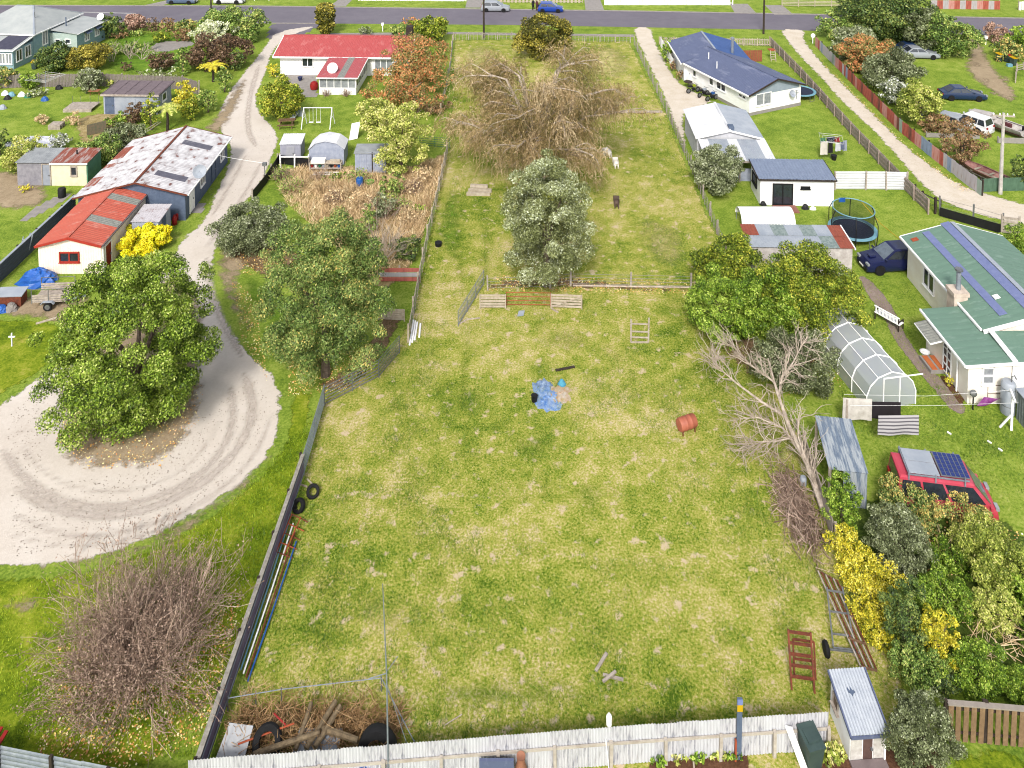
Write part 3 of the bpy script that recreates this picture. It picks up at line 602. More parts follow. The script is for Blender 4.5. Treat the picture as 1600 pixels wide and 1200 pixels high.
for x_ in (-2.0, 2.0):
    for y_ in (-.97, .97): MB().tube([(x_, y_, 0), (x_, y_, .6)], .03, 5).build('leg', M_steel, cv)

# ---------------------------------------------------------------- green roofed house on the right
Q = thing('house', 'cream weatherboard house with green roof and lilac bands at the right edge', 'house', (27.85, 46.7, 0), math.radians(.4))
MB().extr([(.3, 0), (6.9, 0), (6.9, 2.75), (3.6, 3.6), (.3, 2.75)], .2, 9.7).build('wall', M_cream, Q)
for a, b_ in (((-.05, 10.1, 2.78), (-.05, -.1, 2.78)), ((7.25, -.1, 2.78), (7.25, 10.1, 2.78))):
    roofp(Q, a, b_, (3.6, b_[1], 3.78), (3.6, a[1], 3.78), 9, M_roofgreen, 2, .012)
trim(Q, [(3.6, -.1, 3.82), (3.6, 10.1, 3.82)], .3, M_roofgl, 'ridge_cap', .05)
for x_, w_ in ((1.55, .5), (3.12, .62)):
    z_ = 2.78 + (x_ + .05) / 3.65 + .03; MB().box(x_, 5.2, z_ + .02, w_, 9.2 if x_ < 2 else 10.1, .03, ry=-math.atan(1 / 3.65)).build('roof_band', M_roofband, Q)
trim(Q, [(-.1, 10.1, 2.72), (-.1, 0, 2.72)], .12, M_white, 'gutter', .12)
trim(Q, [(-.05, -.15, 2.7), (3.6, -.15, 3.7), (7.25, -.15, 2.7)], .1, M_white, 'bargeboard', .2)
trim(Q, [(-.05, 10.14, 2.7), (3.6, 10.14, 3.7), (7.25, 10.14, 2.7)], .08, M_white, 'bargeboard', .16)
window(Q, (.3, 7.4, 1.0), Ym, 1.35, 1.2, M_white, 2)
window(Q, (.3, 3.9, 1.0), Ym, .55, 1.2, M_white, 1, M_curtain)
ch = MB().b0(-.35, .5, 2.5, 3.35, 0, 3.15).b0(-.42, .57, 2.43, 3.42, 3.15, 3.4).build('chimney', mat("cream_plaster_chimney", C(240, 222, 204, .56), C(222, 202, 184)), Q)
MB().tube([(.1, 2.9, 3.38), (.1, 2.9, 4.5)], .14, 10).build('flue', M_steel, ch)
MB().lathe([(.24, 0), (.24, .12), (.04, .2)], 10, (.1, 2.9, 4.62)).build('cowl', M_rim, ch)
MB().box(2.0, 2.1, 3.42, .35, .35, .05, ry=-.27).build('roof_patch', M_white, Q)
MB().box(.55, 9.3, 3.0, .45, .35, .03, ry=-.27).build('roof_patch', M_orange, Q)
# low wing in front and side lean-to
MB().b0(-2.15, .29, -2.35, 2.25, 0, 2.42).build('side_wing_wall', M_cream, Q)
MB().b0(.35, 7.2, -2.35, .21, 0, 2.5).build('front_wing_wall', M_white, Q)
roofp(Q, (-2.45, 2.45, 2.42), (-2.45, -2.6, 2.42), (.32, -2.6, 2.62), (.32, 2.45, 2.62), 5, M_roofgreen, 2, .012)
roofp(Q, (.34, -2.6, 2.62), (7.3, -2.6, 2.62), (7.3, -.18, 2.78), (.34, -.18, 2.78), 6, M_roofgreen, 2, .012)
trim(Q, [(-2.5, 2.45, 2.38), (-2.5, -2.65, 2.38), (.33, -2.65, 2.56), (7.3, -2.65, 2.56)], .1, M_white, 'wing_gutter', .12)
trim(Q, [(.33, -2.6, 2.66), (.33, -.1, 2.84)], .3, M_white, 'roof_flashing', .06)
window(Q, (-1.35, -2.36, 1.2), X1, .62, .95, M_white, 1, M_curtain, rows=2)
window(Q, (-2.16, .2, .2), Ym, .85, 1.95, M_white, 2, M_glass, name='glazed_door', rows=4, bar=.06, sill=False)
roofp(Q, (-3.2, 1.7, 2.05), (-3.2, -.2, 2.05), (-2.2, -.2, 2.3), (-2.2, 1.7, 2.3), 3, M_skylight, 3, .02, name='awning_sheet')
trim(Q, [(-3.2, 1.7, 2.0), (-3.2, -.2, 2.0), (-2.2, -.2, 2.25)], .06, M_white, 'awning_frame')
MB().tube([(-2.24, -1.4, 0), (-2.24, -1.4, 2.35)], .05, 6).build('downpipe', M_white, Q)
st = thing('doorstep', 'concrete doorstep with two orange mats at the glazed side door', 'step', g(1463, 572), math.radians(2))
MB().b0(-.7, .35, -.65, .65, 0, .22).build('step', M_concrete, st)
for x_ in (-.42, .05): MB().b0(x_ - .16, x_ + .16, -.6, .6, .22, .25).build('mat', mat("orange_mat", C(244, 142, 80), C(226, 122, 66)), st)
tk = thing('water_tank', 'tall pale grey cylinder tank with bent pipe against the white front wall', 'tank', g(1574, 644))
MB().lathe([(.36, 0), (.38, .05), (.38, 1.7), (.3, 1.82), (.05, 1.86)], 16).build('cylinder', M_roofgl, tk, smooth=True)
MB().tube([(.1, -.1, 1.8), (.1, -.1, 2.15), (.25, -.1, 2.2), (.36, -.1, 2.0)], .04, 6).tube([(.3, -.3, 1.4), (.5, -.3, 1.4), (.5, -.3, .1)], .04, 6).build('pipe', M_dullsteel, tk)
for z_ in (.5, 1.45): MB().lathe([(.385, z_), (.39, z_ + .02), (.385, z_ + .04)], 16, cap=False).build('band', M_dullsteel, tk)
gs = thing('shed', 'grey ribbed garden shed cut off by the right edge near the tank', 'shed', g(1588, 655) - Vector((0, 2.0, 0)))
b = MB(); b.corr((0, 0, 0), (0, 2.0, 0), (0, 2.0, 1.7), (0, 0, 1.7), 9, .03); b.corr((2, 0, 0), (0, 0, 0), (0, 0, 1.7), (2, 0, 1.9), 9, .03); b.build('wall', mat("grey_green_steel", C(156, 166, 164), C(132, 142, 142), rough=.5), gs)
MB().slab([(-.06, -.06, 1.72), (2.1, -.06, 1.95), (2.1, 2.1, 1.95), (-.06, 2.1, 1.72)], .05).build('roof', M_roofgl, gs)

# ---------------------------------------------------------------- white/rust roofed barn, orange shed, leanto
D = thing('barn', 'wide barn with rust flecked white roof beside the gravel drive', 'barn', (-34.9, 63.6, 0), math.radians(1.0))
MB().extr([(.2, 0), (8.7, 0), (8.7, 2.2), (4.7, 3.2), (.2, 2.0)], .3, 10.6).build('wall', M_bluegrey, D)
M_whiterust = rustmat("white_paint_with_rust_flecks", C(240, 238, 240, .56), C(138, 82, 68), .36, 1.7, (1, .8, 1), base2=C(226, 222, 224), det=3)
M_redrust = rustmat("streaky_rust_and_white_sheet", C(226, 206, 200), C(176, 96, 76), .55, 1.1, (2.5, .5, 1))
roofp(D, (.9, 10.9, 2.3), (.9, 0, 2.3), (4.9, 0, 3.35), (4.9, 10.9, 3.35), 13, M_whiterust, 4, .03)
roofp(D, (-.1, 10.9, 2.08), (-.1, 0, 2.08), (.95, 0, 2.29), (.95, 10.9, 2.29), 13, lambda i: M_redrust if i in (2, 3, 4, 6, 9, 10) else M_whiterust, 4, .03)
roofp(D, (9.0, 0, 2.3), (9.0, 10.9, 2.3), (4.9, 10.9, 3.35), (4.9, 0, 3.35), 13, M_whiterust, 4, .03)
for y0 in (1.6, 7.5):
    za, zb = 2.3 + 1.05 * .8, 2.3 + 1.05 * .2
    MB().corr((8.2, y0, zb + .035), (8.2, y0 + .85, zb + .035), (5.7, y0 + .85, za + .035), (5.7, y0, za + .035), 4, .02).build('skylight', mat("grey_skylight", C(128, 126, 140), C(108, 106, 120), rough=.5), D)
trim(D, [(4.9, 0, 3.4), (4.9, 10.9, 3.4)], .2, M_rust, 'ridge_cap', .06)
trim(D, [(-.1, -.05, 2.04), (4.9, -.05, 3.3), (9.0, -.05, 2.26)], .06, M_rust, 'bargeboard', .12)
trim(D, [(9.06, 0, 2.26), (9.06, 10.9, 2.26)], .1, M_white, 'gutter', .1)
trim(D, [(-.1, 10.95, 2.04), (4.9, 10.95, 3.3), (9.0, 10.95, 2.26)], .06, M_rust, 'bargeboard', .1)
window(D, (8.7, 3.6, 1.1), Y1, 1.0, .9, M_white, 2); window(D, (8.7, 8.6, 1.0), Y1, .9, 1.0, M_white, 2)
door(D, (8.7, 1.2, .1), Y1, .85, 1.95, M_white, M_white); door(D, (8.7, 6.4, .1), Y1, .85, 1.95, M_bluegrey, M_bluegrey)
dish(D, (8.9, 3.0, 2.75), .55, M_roofgl, math.radians(20))
E2 = thing('shed', 'cream ribbed shed with bright orange red roof below the rusty barn', 'shed', (-33.9, 56.5, 0), math.radians(.6))
MB().extr([(.1, 0), (4.6, 0), (4.6, 2.15), (2.35, 2.72), (.1, 2.15)], .25, 8.0).build('wall', M_creamrib, E2)
for i in range(5): MB().corr((.1 + i * .9, .235, .02), (1.0 + i * .9, .235, .02), (1.0 + i * .9, .235, 2.12), (.1 + i * .9, .235, 2.12), 5, .035).build('wall_sheet', M_creamrib, E2)
for i in range(7): MB().corr((4.61, 1.6 + i * .91, .02), (4.61, 2.51 + i * .91, .02), (4.61, 2.51 + i * .91, 2.12), (4.61, 1.6 + i * .91, 2.12), 5, .035).build('wall_sheet', M_creamrib, E2)
sk = lambda i: M_skylight if i in (3, 7) else M_roofor
roofp(E2, (-.02, 8.1, 2.2), (-.02, 0, 2.2), (2.35, 0, 2.82), (2.35, 8.1, 2.82), 10, M_roofor, 4, .025)
roofp(E2, (4.72, 0, 2.2), (4.72, 8.1, 2.2), (2.35, 8.1, 2.82), (2.35, 0, 2.82), 10, sk, 4, .025)
trim(E2, [(2.35, 0, 2.86), (2.35, 8.1, 2.86)], .16, M_roofor, 'ridge_cap', .05)
trim(E2, [(-.02, -.04, 2.16), (2.35, -.04, 2.78), (4.72, -.04, 2.16)], .06, M_trimred, 'bargeboard', .16)
trim(E2, [(4.76, 0, 2.14), (4.76, 8.1, 2.14)], .1, M_felt, 'gutter', .08)
window(E2, (1.65, .2, .95), X1, 1.35, .68, M_trimred, 2, M_glass)
door(E2, (4.6, .7, 0), Y1, .85, 1.75, mat("deep_red_door", C(176, 52, 40), C(150, 42, 34)), M_white)
MB().tube([(4.66, .3, 0), (4.66, .3, 2.1)], .05, 6).build('downpipe', M_white, E2)
w3 = thing('shed', 'small white flat roofed lean-to shed beside the golden yellow shrub', 'shed', (-28.9, 60.6, 0), math.radians(1))
MB().b0(0, 2.0, 0, 2.3, 0, 1.75).build('wall', M_greywall, w3)
roofp(w3, (-.1, -.1, 1.78), (2.1, -.1, 1.78), (2.1, 2.4, 1.9), (-.1, 2.4, 1.9), 3, rustmat("white_roof_pinkish_rust", C(232, 226, 230, .55), C(190, 160, 156), .4, 1.6, (1, 1, 1)), 4, .025)
door(w3, (2.0, .6, .05), Y1, .8, 1.55, M_bluegrey)
# old lean-to shed: grey half and cream half
T = thing('shed', 'low flat roofed shed, half grey boards, half cream with rusty roof', 'shed', (-43.2, 69.8, 0), math.radians(-.5))
MB().b0(0, 3.0, .1, 2.4, 0, 2.05).build('grey_wall', mat("grey_weathered_panels", C(186, 182, 190), C(150, 148, 158), scale=3, clad='X', cscale=.35), T)
MB().b0(3.002, 6.1, .08, 2.4, 0, 2.05).build('cream_wall', mat("cream_sheet_wall", C(250, 240, 210, .58), C(240, 228, 196, .55)), T)
MB().b0(6.102, 6.2, .05, 2.4, 0, 2.05).build('green_side_wall', mat("green_sheet", C(116, 172, 140), C(98, 150, 122)), T)
M_zinc = mat("dull_zinc_roof", C(198, 202, 204), C(164, 168, 172), rough=.6, scale=1.6)
roofp(T, (-.1, -.1, 2.1), (2.95, -.1, 2.1), (2.95, 2.5, 2.3), (-.1, 2.5, 2.3), 4, M_zinc, 4, .025)
roofp(T, (2.97, -.1, 2.12), (6.3, -.1, 2.12), (6.3, 2.5, 2.32), (2.97, 2.5, 2.32), 5, M_redrust, 4, .025)
trim(T, [(2.97, -.14, 2.06), (6.3, -.14, 2.06)], .05, M_white, 'fascia', .12)
window(T, (4.75, .08, .95), X1, .5, .75, M_wood, 1, rows=1); door(T, (2.25, .1, .05), X1, .65, 1.85, mat("pale_grey_door", C(186, 192, 204), C(168, 174, 188)), M_wood)
MB().tube([(4.6, 1.4, 2.2), (4.6, 1.4, 2.6)], .07, 6).build('vent_pipe', M_black, T)
# purple-grey felt roofed shed
U = thing('shed', 'grey shed with dull purple flat roof and white panel front by paling fence', 'shed', (-43.5, 85.5, 0), math.radians(-1.7))
MB().b0(.1, 6.0, .1, 3.2, 0, 2.15).build('wall', M_greywall, U)
MB().slab([(-.1, -.1, 2.25), (6.2, -.1, 2.25), (6.35, 3.4, 2.5), (.1, 3.4, 2.5)], .1).build('roof', M_felt, U)
for i in range(6): MB().beam((i * 1.22, -.05, 2.275), (i * 1.22 + .15, 3.35, 2.525), .05, .03).build('roof_seam', M_felt, U)
trim(U, [(-.1, -.14, 2.16), (6.2, -.14, 2.16)], .05, M_wood, 'fascia', .2)
door(U, (.25, .1, .05), X1, 1.0, 1.95, M_bluegrey)
for i in range(4): MB().b0(1.35 + i * 1.1, 2.42 + i * 1.1, .07, .098, .05, 2.05).build('panel', M_roofgl, U)
window(U, (6.0, 1.0, 1.1), Y1, .9, .8, M_white, 1)

# ---------------------------------------------------------------- blue villa top left
V = thing('house', 'pale blue weatherboard villa with light grey hip roof at top left', 'house', (-60.6, 102.7, 0), math.radians(-6))
MB().b0(-9, -.35, .35, 9.8, 0, 3.4).build('wall', M_bluewall, V)
apx, apr = (-3.6, 5.0, 5.7), (-6, 5.0, 5.7)
def roofpoly(par, pts, mt, name='roof_plane'): return MB().slab(pts, .08).build(name, mt, par)
roofpoly(V, [(-9.4, 0, 3.4), (0, 0, 3.4), apx, apr], M_rooflt); roofpoly(V, [(0, 0.01, 3.4), (0, 10.1, 3.4), apx], M_rooflt)
roofpoly(V, [(0, 10.11, 3.4), (-9.4, 10.11, 3.4), apr, apx], M_rooflt); roofpoly(V, [(-9.4, 10.1, 3.4), (-9.4, 0.01, 3.4), apr], M_rooflt)
trim(V, [(0, 0, 3.42), apx], .2, M_roofgl, 'hip_cap', .06); trim(V, [(0, 10.1, 3.42), apx, apr], .2, M_roofgl, 'hip_cap', .06)
trim(V, [(-9.4, -.05, 3.32), (.05, -.05, 3.32), (.05, 10.1, 3.32)], .1, M_white, 'gutter', .14)
MB().b0(-9, -.4, -3.3, .34, 0, 2.45).build('sunroom_wall', M_bluewall, V)
roofpoly(V, [(-9.2, -3.6, 2.45), (-.2, -3.6, 2.45), (-.2, .3, 3.2), (-9.2, .3, 3.2)], M_rooflt)
MB().slab([(-3.4, -3.3, 2.57), (-.6, -3.3, 2.57), (-.6, .1, 3.22), (-3.4, .1, 3.22)], .03).build('dark_roof_panel', mat("dark_slate_panel", C(92, 92, 112), C(76, 76, 96)), V)
trim(V, [(-9.2, -3.64, 2.4), (-.16, -3.64, 2.4), (-.16, .3, 3.16)], .08, M_white, 'sunroom_fascia', .12)
for i in range(4): window(V, (-3.9 + i * .86, -3.3, .7), X1, .74, 1.3, M_white, 2, M_curtain)
for y0 in (-2.8, -1.2): window(V, (-.4, y0, .8), Y1, 1.0, 1.4, M_white, 2, M_glass)
window(V, (-.35, 2.0, 1.4), Y1, 1.0, 1.9, M_white, 2, M_curtain)
MB().b0(-.34, 3.5, 3.4, 9.5, 0, 2.62).build('wing_wall', M_bluewall, V)
MB().b0(-.3, 3.5, 3.36, 3.399, 0, 2.6).build('wing_front_boards', M_palegreen, V)
roofpoly(V, [(.06, 3.1, 3.1), (3.8, 3.1, 2.65), (3.8, 9.8, 2.65), (.06, 9.8, 3.1)], M_rooflt)
trim(V, [(3.84, 3.1, 2.6), (3.84, 9.8, 2.6)], .08, M_white, 'wing_gutter', .1)
window(V, (.5, 3.36, 1.2), X1, .7, .6, M_white, 1); window(V, (1.9, 3.36, 1.3), X1, .7, .55, M_white, 1)
for y0 in (5.0, 7.2):
    w_ = window(V, (3.5, y0, 1.1), Y1, .9, 1.0, M_white, 2, M_curtain)
    MB().slab([(3.52, y0 - .15, 2.4), (4.05, y0 - .15, 2.15), (4.05, y0 + 1.05, 2.15), (3.52, y0 + 1.05, 2.4)], .04).build('window_hood', M_bluegrey, V)
dish(V, (3.3, 9.0, 3.25), .5, M_white)
MB().tube([(.8, 5.2, 2.9), (.8, 5.2, 4.2)], .08, 6).build('vent_pipe', M_bluegrey, V)
MB().tube([(-2.0, 3.0, 4.5), (-2.0, 3.0, 5.4)], .05, 5).build('vent_pipe', M_dullsteel, V)

# ---------------------------------------------------------------- small sheds of the red house garden
def minished(label, base, w, d, h0, h1, wall, roof, rz=0, n=3, dr=True, name='garden_shed'):
    t = thing(name, label, 'shed', base, rz)
    MB().extr([(0, 0), (d, 0), (d, h1 - .05), (0, h0 - .05)], 0, w, 'x').build('wall', wall, t)
    roofp(t, (-.08, -.1, h0), (w + .08, -.1, h0), (w + .08, d + .1, h1), (-.08, d + .1, h1), n, roof, 4, .025)
    if dr: door(t, (w * .3, 0, .03), X1, w * .4, h0 - .25, mat("pale_shed_door", C(206, 206, 214), C(186, 188, 198)))
    return t
minished('small white monopitch garden shed beside the gravel drive', g(438, 250) , 1.9, 1.7, 1.5, 1.75, mat("lilac_grey_sheet", C(202, 202, 216), C(176, 178, 196), clad='X', cscale=1), M_roofwhite, .03)
ws = thing('garden_shed', 'white gambrel roofed garden shed behind the potting bench', 'shed', g(483, 258), .02)
MB().extr([(0, 0), (3.2, 0), (3.2, 1.5), (2.5, 2.0), (1.5, 2.2), (.6, 2.0), (0, 1.45)], 0, 2.0).build('wall', M_greywall, ws)
for a, c_ in (((-.08, 1.46), (.6, 2.05)), ((.6, 2.05), (1.5, 2.26)), ((1.5, 2.26), (2.55, 2.05)), ((2.55, 2.05), (3.28, 1.5))):
    MB().corr((a[0], 2.1, a[1]), (a[0], -.1, a[1]), (c_[0], -.1, c_[1]), (c_[0], 2.1, c_[1]), 8, .02).build('roof_sheet', M_roofwhite, ws)
gs2 = thing('garden_shed', 'grey ribbed iron shed with drooping thatch under the yellow bamboo tree', 'shed', g(555, 270), .02)
b = MB(); b.corr((0, 0, 0), (1.5, 0, 0), (1.5, 0, 1.9), (0, 0, 1.8), 7, .03); b.corr((1.6, 0, 0), (2.8, 0, 0), (2.8, 0, 1.75), (1.6, 0, 1.9), 6, .03); b.corr((0, 1.6, 0), (0, 0, 0), (0, 0, 1.8), (0, 1.6, 1.9), 6, .03); b.build('wall', M_greywall, gs2)
MB().slab([(-.1, -.1, 1.85), (2.9, -.1, 1.8), (2.9, 1.7, 1.95), (-.1, 1.7, 1.95)], .05).build('roof', M_zinc, gs2)
MB().beam((1.55, -.03, 0), (1.55, -.03, 1.9), .08).build('post', M_wooddark, gs2)
# tin shed by the dead tree
tn = thing('tin_shed', 'rusty corrugated iron lean-to shed beside the leaning dead tree', 'shed', (15.75, 40.8, 0), math.radians(-8))
M_tin = rustmat("weathered_blue_grey_iron", C(160, 176, 194), C(206, 214, 220), .5, 1.4, (3, .4, .4), base2=C(128, 146, 168))
b = MB(); b.slab([(0, 0, 2.05), (1.85, 0, 2.05), (1.75, -3.1, 1.8), (.1, -3.1, 1.8)], .02)
for i in range(3): MB().corr((.02 + i * .6, -3.1, 1.82), (.64 + i * .6, -3.1, 1.82), (.64 + i * .6, .05, 2.08), (.02 + i * .6, .05, 2.08), 5, .03).build('roof_sheet', M_tin, tn)
MB().corr((.7, -3.05, 0), (1.8, -3.05, 0), (1.8, -3.05, 1.8), (.7, -3.05, 1.8), 9, .03).build('front_wall', M_tin, tn)
MB().corr((1.8, -3.0, 0), (1.8, 0, 0), (1.8, 0, 2.03), (1.8, -3.0, 1.8), 20, .03).build('side_wall', M_tin, tn)
for x_, y_ in ((.08, -.1), (.08, -3.0)): MB().beam((x_, y_, 0), (x_, y_, 1.85), .12).build('post', M_woodpale, tn)
# white coop / playhouse at the bottom fence
O = thing('playhouse', 'little white playhouse with ribbed roof and brown door at bottom fence', 'playhouse', (12.05, 27.17, 0), math.radians(3.6))
MB().extr([(0, 0), (1.55, 0), (1.55, 1.56), (0, 1.2)], .02, 1.3, 'x').build('wall', M_white, O)
M_pribs = mat('pale_ribbed_steel', C(226, 232, 240, .5), C(204, 212, 224, .48), rough=.5)
for i in range(3): MB().corr((-.04 + i * .455, -.2, 1.22), (.415 + i * .455, -.2, 1.22), (.415 + i * .455, 1.65, 1.64), (-.04 + i * .455, 1.65, 1.64), 4, .05).build('roof_sheet', M_pribs, O)
trim(O, [(-.06, 1.65, 1.62), (-.06, -.23, 1.19), (1.36, -.23, 1.19), (1.36, 1.65, 1.62)], .05, M_roofblue, 'roof_edge', .1)
door(O, (.5, 0, .08), X1, .34, .88, mat("brown_door", C(120, 92, 84), C(100, 76, 70)))
window(O, (.02, 1.3, .75), Ym, .4, .42, M_wood, 1, mat("brown_window", C(150, 128, 110), C(120, 100, 86)), bar=.04)
MB().box(.5, 1.0, 1.5, .18, .25, .08, rz=.6).build('roof_cowl', M_bluegrey, O)
for p0, p1 in ((.04, .46), (.88, 1.28)): MB().b0(p0, p1, -.03, -.002, .1, 1.05).build('front_board', mat("speckled_plaster", C(226, 222, 216, .6), C(196, 188, 180, .55), scale=6), O)
MB().b0(.0, 1.3, -.9, -.05, 0, .1).build('deck', mat("mauve_grey_deck", C(168, 150, 150), C(146, 130, 130)), O)
MB().beam((1.27, -.07, 0), (1.27, -.07, 1.12), .06).build('post', M_white, O)
# ---------------------------------------------------------------- fences
def W2(pts): return [Vector((p[0], p[1], 0)) for p in pts]
def runs(P):
    for a, b in zip(P, P[1:]):
        d = b - a; yield a, b, d, d.length, math.atan2(d.y, d.x)
def fence(label, P, h, kind, mt, post=None, step=2.4, pw=.1, rails=2, side=1, cap=None, name='fence', sheetw=.8, horiz=False, vary=None, group=None, gap=0., batten=0, single=True, rnd=0., seed=1, cat='fence', wires=0, ph=None, rail_at=.9):
    """P world points; pieces are children of one fence"""
    rg = random.Random(seed); o0 = P[0]; t = thing(name, label, cat, o0, 0, group); post = post or M_wood
    mp = MB().b0(-.055, .055, -.055, .055, 0, ph or h + .08).mesh('post', post)
    for a, b, d, Ln, an in runs(P):
        u = d / Ln; n = Vector((-u.y, u.x, 0)) * side
        k = max(1, round(Ln / step))
        for i in range(k + 1): inst('post', mp, t, a + u * (Ln * i / k) - o0 + n * .09, an, rg.uniform(-.03, .03), rg.uniform(-.03, .03))
        if rails:
            for j in range(rails):
                z = h * (.22 + .62 * j / (rails - 1)) if rails > 1 else h * rail_at
                MB().b0(0, Ln, .03 * side, .07 * side, z - .045, z + .045).build('rail', post, t, a - o0, an)
        if wires:
            for j in range(wires):
                z = h * (j + 1) / (wires + .3); MB().tube([a - o0 + Vector((0, 0, z)), b - o0 + Vector((0, 0, z))], .012, 4).build('wire', M_dullsteel, t)
        if cap:
            MB().b0(0, Ln, -.09, .09, h, h + .05).build('cap_rail', cap, t, a - o0, an)
        if kind == 'paling':
            n_ = int(Ln / (pw + gap)); mm = MB().b0(-pw / 2, pw / 2, -.012, .012, .04, h).mesh('paling', mt)
            if single:
                for i in range(n_):
                    inst('paling', mm, t, a + u * ((i + .5) * (pw + gap)) - o0 - n * .01, an + rg.uniform(-.02, .02), rg.uniform(-.015, .015) * (1 + rnd), 0, (1, 1, 1 + rg.uniform(-.02, .02) * (1 + rnd)))
            else:
                bb = MB()
                for i in range(n_): x = (i + .5) * (pw + gap); bb.box(x, rg.uniform(-.01, .01), h / 2 + rg.uniform(-.02, .02) * (1 + rnd), pw * .9, .024, h - .05, 0, rg.uniform(-.02, .02))
                q = bb.build('palings', mt, t, a - o0 - n * .012, an); q['kind'] = 'stuff'
        elif kind == 'corr':
            n_ = max(1, round(Ln / sheetw)); w_ = Ln / n_; cache = {}
            for i in range(n_):
                m_ = vary(i) if vary else mt
                if m_.name not in cache:
                    q = MB()
                    if horiz: q.corr((0, 0, h), (0, 0, 0.02), (w_ + .03, 0, .02), (w_ + .03, 0, h), 7, .03)
                    else: q.corr((0, 0, .02), (w_ + .03, 0, .02), (w_ + .03, 0, h), (0, 0, h), max(3, round(w_ / .11)), .03)
                    cache[m_.name] = q.mesh('sheet', m_)
                inst('iron_sheet', cache[m_.name], t, a + u * (i * w_) - o0 - n * (.012 + .006 * (i % 2)) + Vector((0, 0, rg.uniform(-1, 1) * rnd)), an, rg.uniform(-.01, .01))
        if batten:
            kb = int(Ln / batten); mm = MB().b0(-.025, .025, -.02, .02, .05, h).mesh('batten', post)
            for i in range(kb): inst('batten', mm, t, a + u * ((i + .5) * batten) - o0, an)
    return t
M_flaky = rustmat("flaking_white_paint_iron", C(240, 239, 243, .55), C(160, 160, 172, .5), .42, 3.2, (4, 1, .5), base2=C(218, 217, 222, .52))
M_flaky2 = rustmat("chalky_white_iron", C(234, 234, 239, .55), C(184, 180, 180, .5), .36, 2.4, (4, 1, .5))
BF = [g(296, 1250), g(600, 1226), g(954, 1196), g(1292, 1172)]
fence('white painted corrugated iron fence with timber rails along the bottom edge', BF, 1.5, 'corr', M_flaky, mat('whitewashed_timber', C(230, 220, 206, .5), C(190, 176, 162, .48), scale=3), 1.9, rails=1, rail_at=.6, ph=1.0, side=-1, sheetw=.76, rnd=.012, vary=lambda i: (M_flaky, M_flaky2)[i % 3 == 1])
M_purple = mat("dark_purple_painted_boards", C(160, 142, 168), C(128, 112, 138), scale=2, clad='Z', cscale=.9)
LF = [g(310, 1234), g(474, 744)]
M_boardtop = mat("lichen_grey_capping", C(206, 200, 188), C(160, 152, 138), scale=6, bump=.4)
t = fence('dark purple board fence with pale capping along the left paddock edge', LF, 1.15, 'none', M_purple, M_wooddark, 2.2, rails=0, side=1, cap=M_boardtop)
a, b = LF; d = (b - a); an = math.atan2(d.y, d.x)
for j in range(5): MB().b0(0, d.length, -.03, -.012 + (j % 2) * .004, .06 + j * .215, .265 + j * .215).build('board', M_purple, t, (0, 0, 0), an)
for j in (.35, .95): MB().tube([(0, -.07, j), (d.length, -.07, j)], .02, 5).build('pipe_rail', M_steel, t, (0, 0, 0), an)
# bottom right brown paling fence, left of nothing else
M_fbrown = mat("sun_bleached_brown_paling", C(178, 146, 110), C(140, 110, 82), bump=.5, scale=5)
fence('brown gapped paling fence with grey cap rail at bottom right corner', [g(1478, 1158), g(1540, 1163), g(1640, 1172), g(1760, 1184)], 1.5, 'paling', M_fbrown, M_wooddark, 2.4, pw=.18, gap=.09, rails=2, side=1, cap=mat("grey_cap_rail", C(196, 184, 172), C(170, 158, 146)))
# property fence on the right
fence('weathered post and batten fence between right boundary and the cottage drive', [g(990, 70), g(1040, 176), g(1078, 262), g(1132, 398)], 1.1, 'none', M_wood, M_wood, 3.0, rails=0, wires=4, batten=.9)
fence('grey weathered paling fence behind the bare leaning tree', [g(1255, 705), g(1302, 850)], 1.0, 'paling', M_wood, M_wood, 2.0, pw=.13, gap=.02, side=1, rnd=1)
# street front
fence('low post and batten fence along left front of the paddock', [g(709, 63), g(800, 62)], 1.0, 'none', M_wood, M_wood, 2.2, rails=1, wires=3, batten=.5)
fence('low post and batten fence along right front of the paddock', [g(890, 65), g(985, 67)], 1.0, 'none', M_wood, M_wood, 2.2, rails=1, wires=3, batten=.5)
fence('grey picket fence along the street before the blue roofed house', [g(1030, 69), g(1120, 70), g(1204, 72)], 1.0, 'paling', M_wood, M_woodpale, 2.0, pw=.12, gap=.1, side=-1, single=False)
fence('gate height paling fence closing the cottage driveway corner', [g(1032, 72), g(1052, 108)], 1.3, 'paling', M_white, M_wood, 1.8, pw=.14, gap=.01, side=1, single=False)
fence('long timber fence with posts and rails beside the sandy shared driveway', [g(1204, 72), g(1252, 122), g(1330, 210), g(1408, 292), g(1452, 335)], 1.25, 'paling', M_wood, mat("grey_pink_fence_rail", C(216, 194, 180), C(180, 160, 148), bump=.4), 2.2, pw=.15, gap=.02, side=-1, rails=3, single=False)
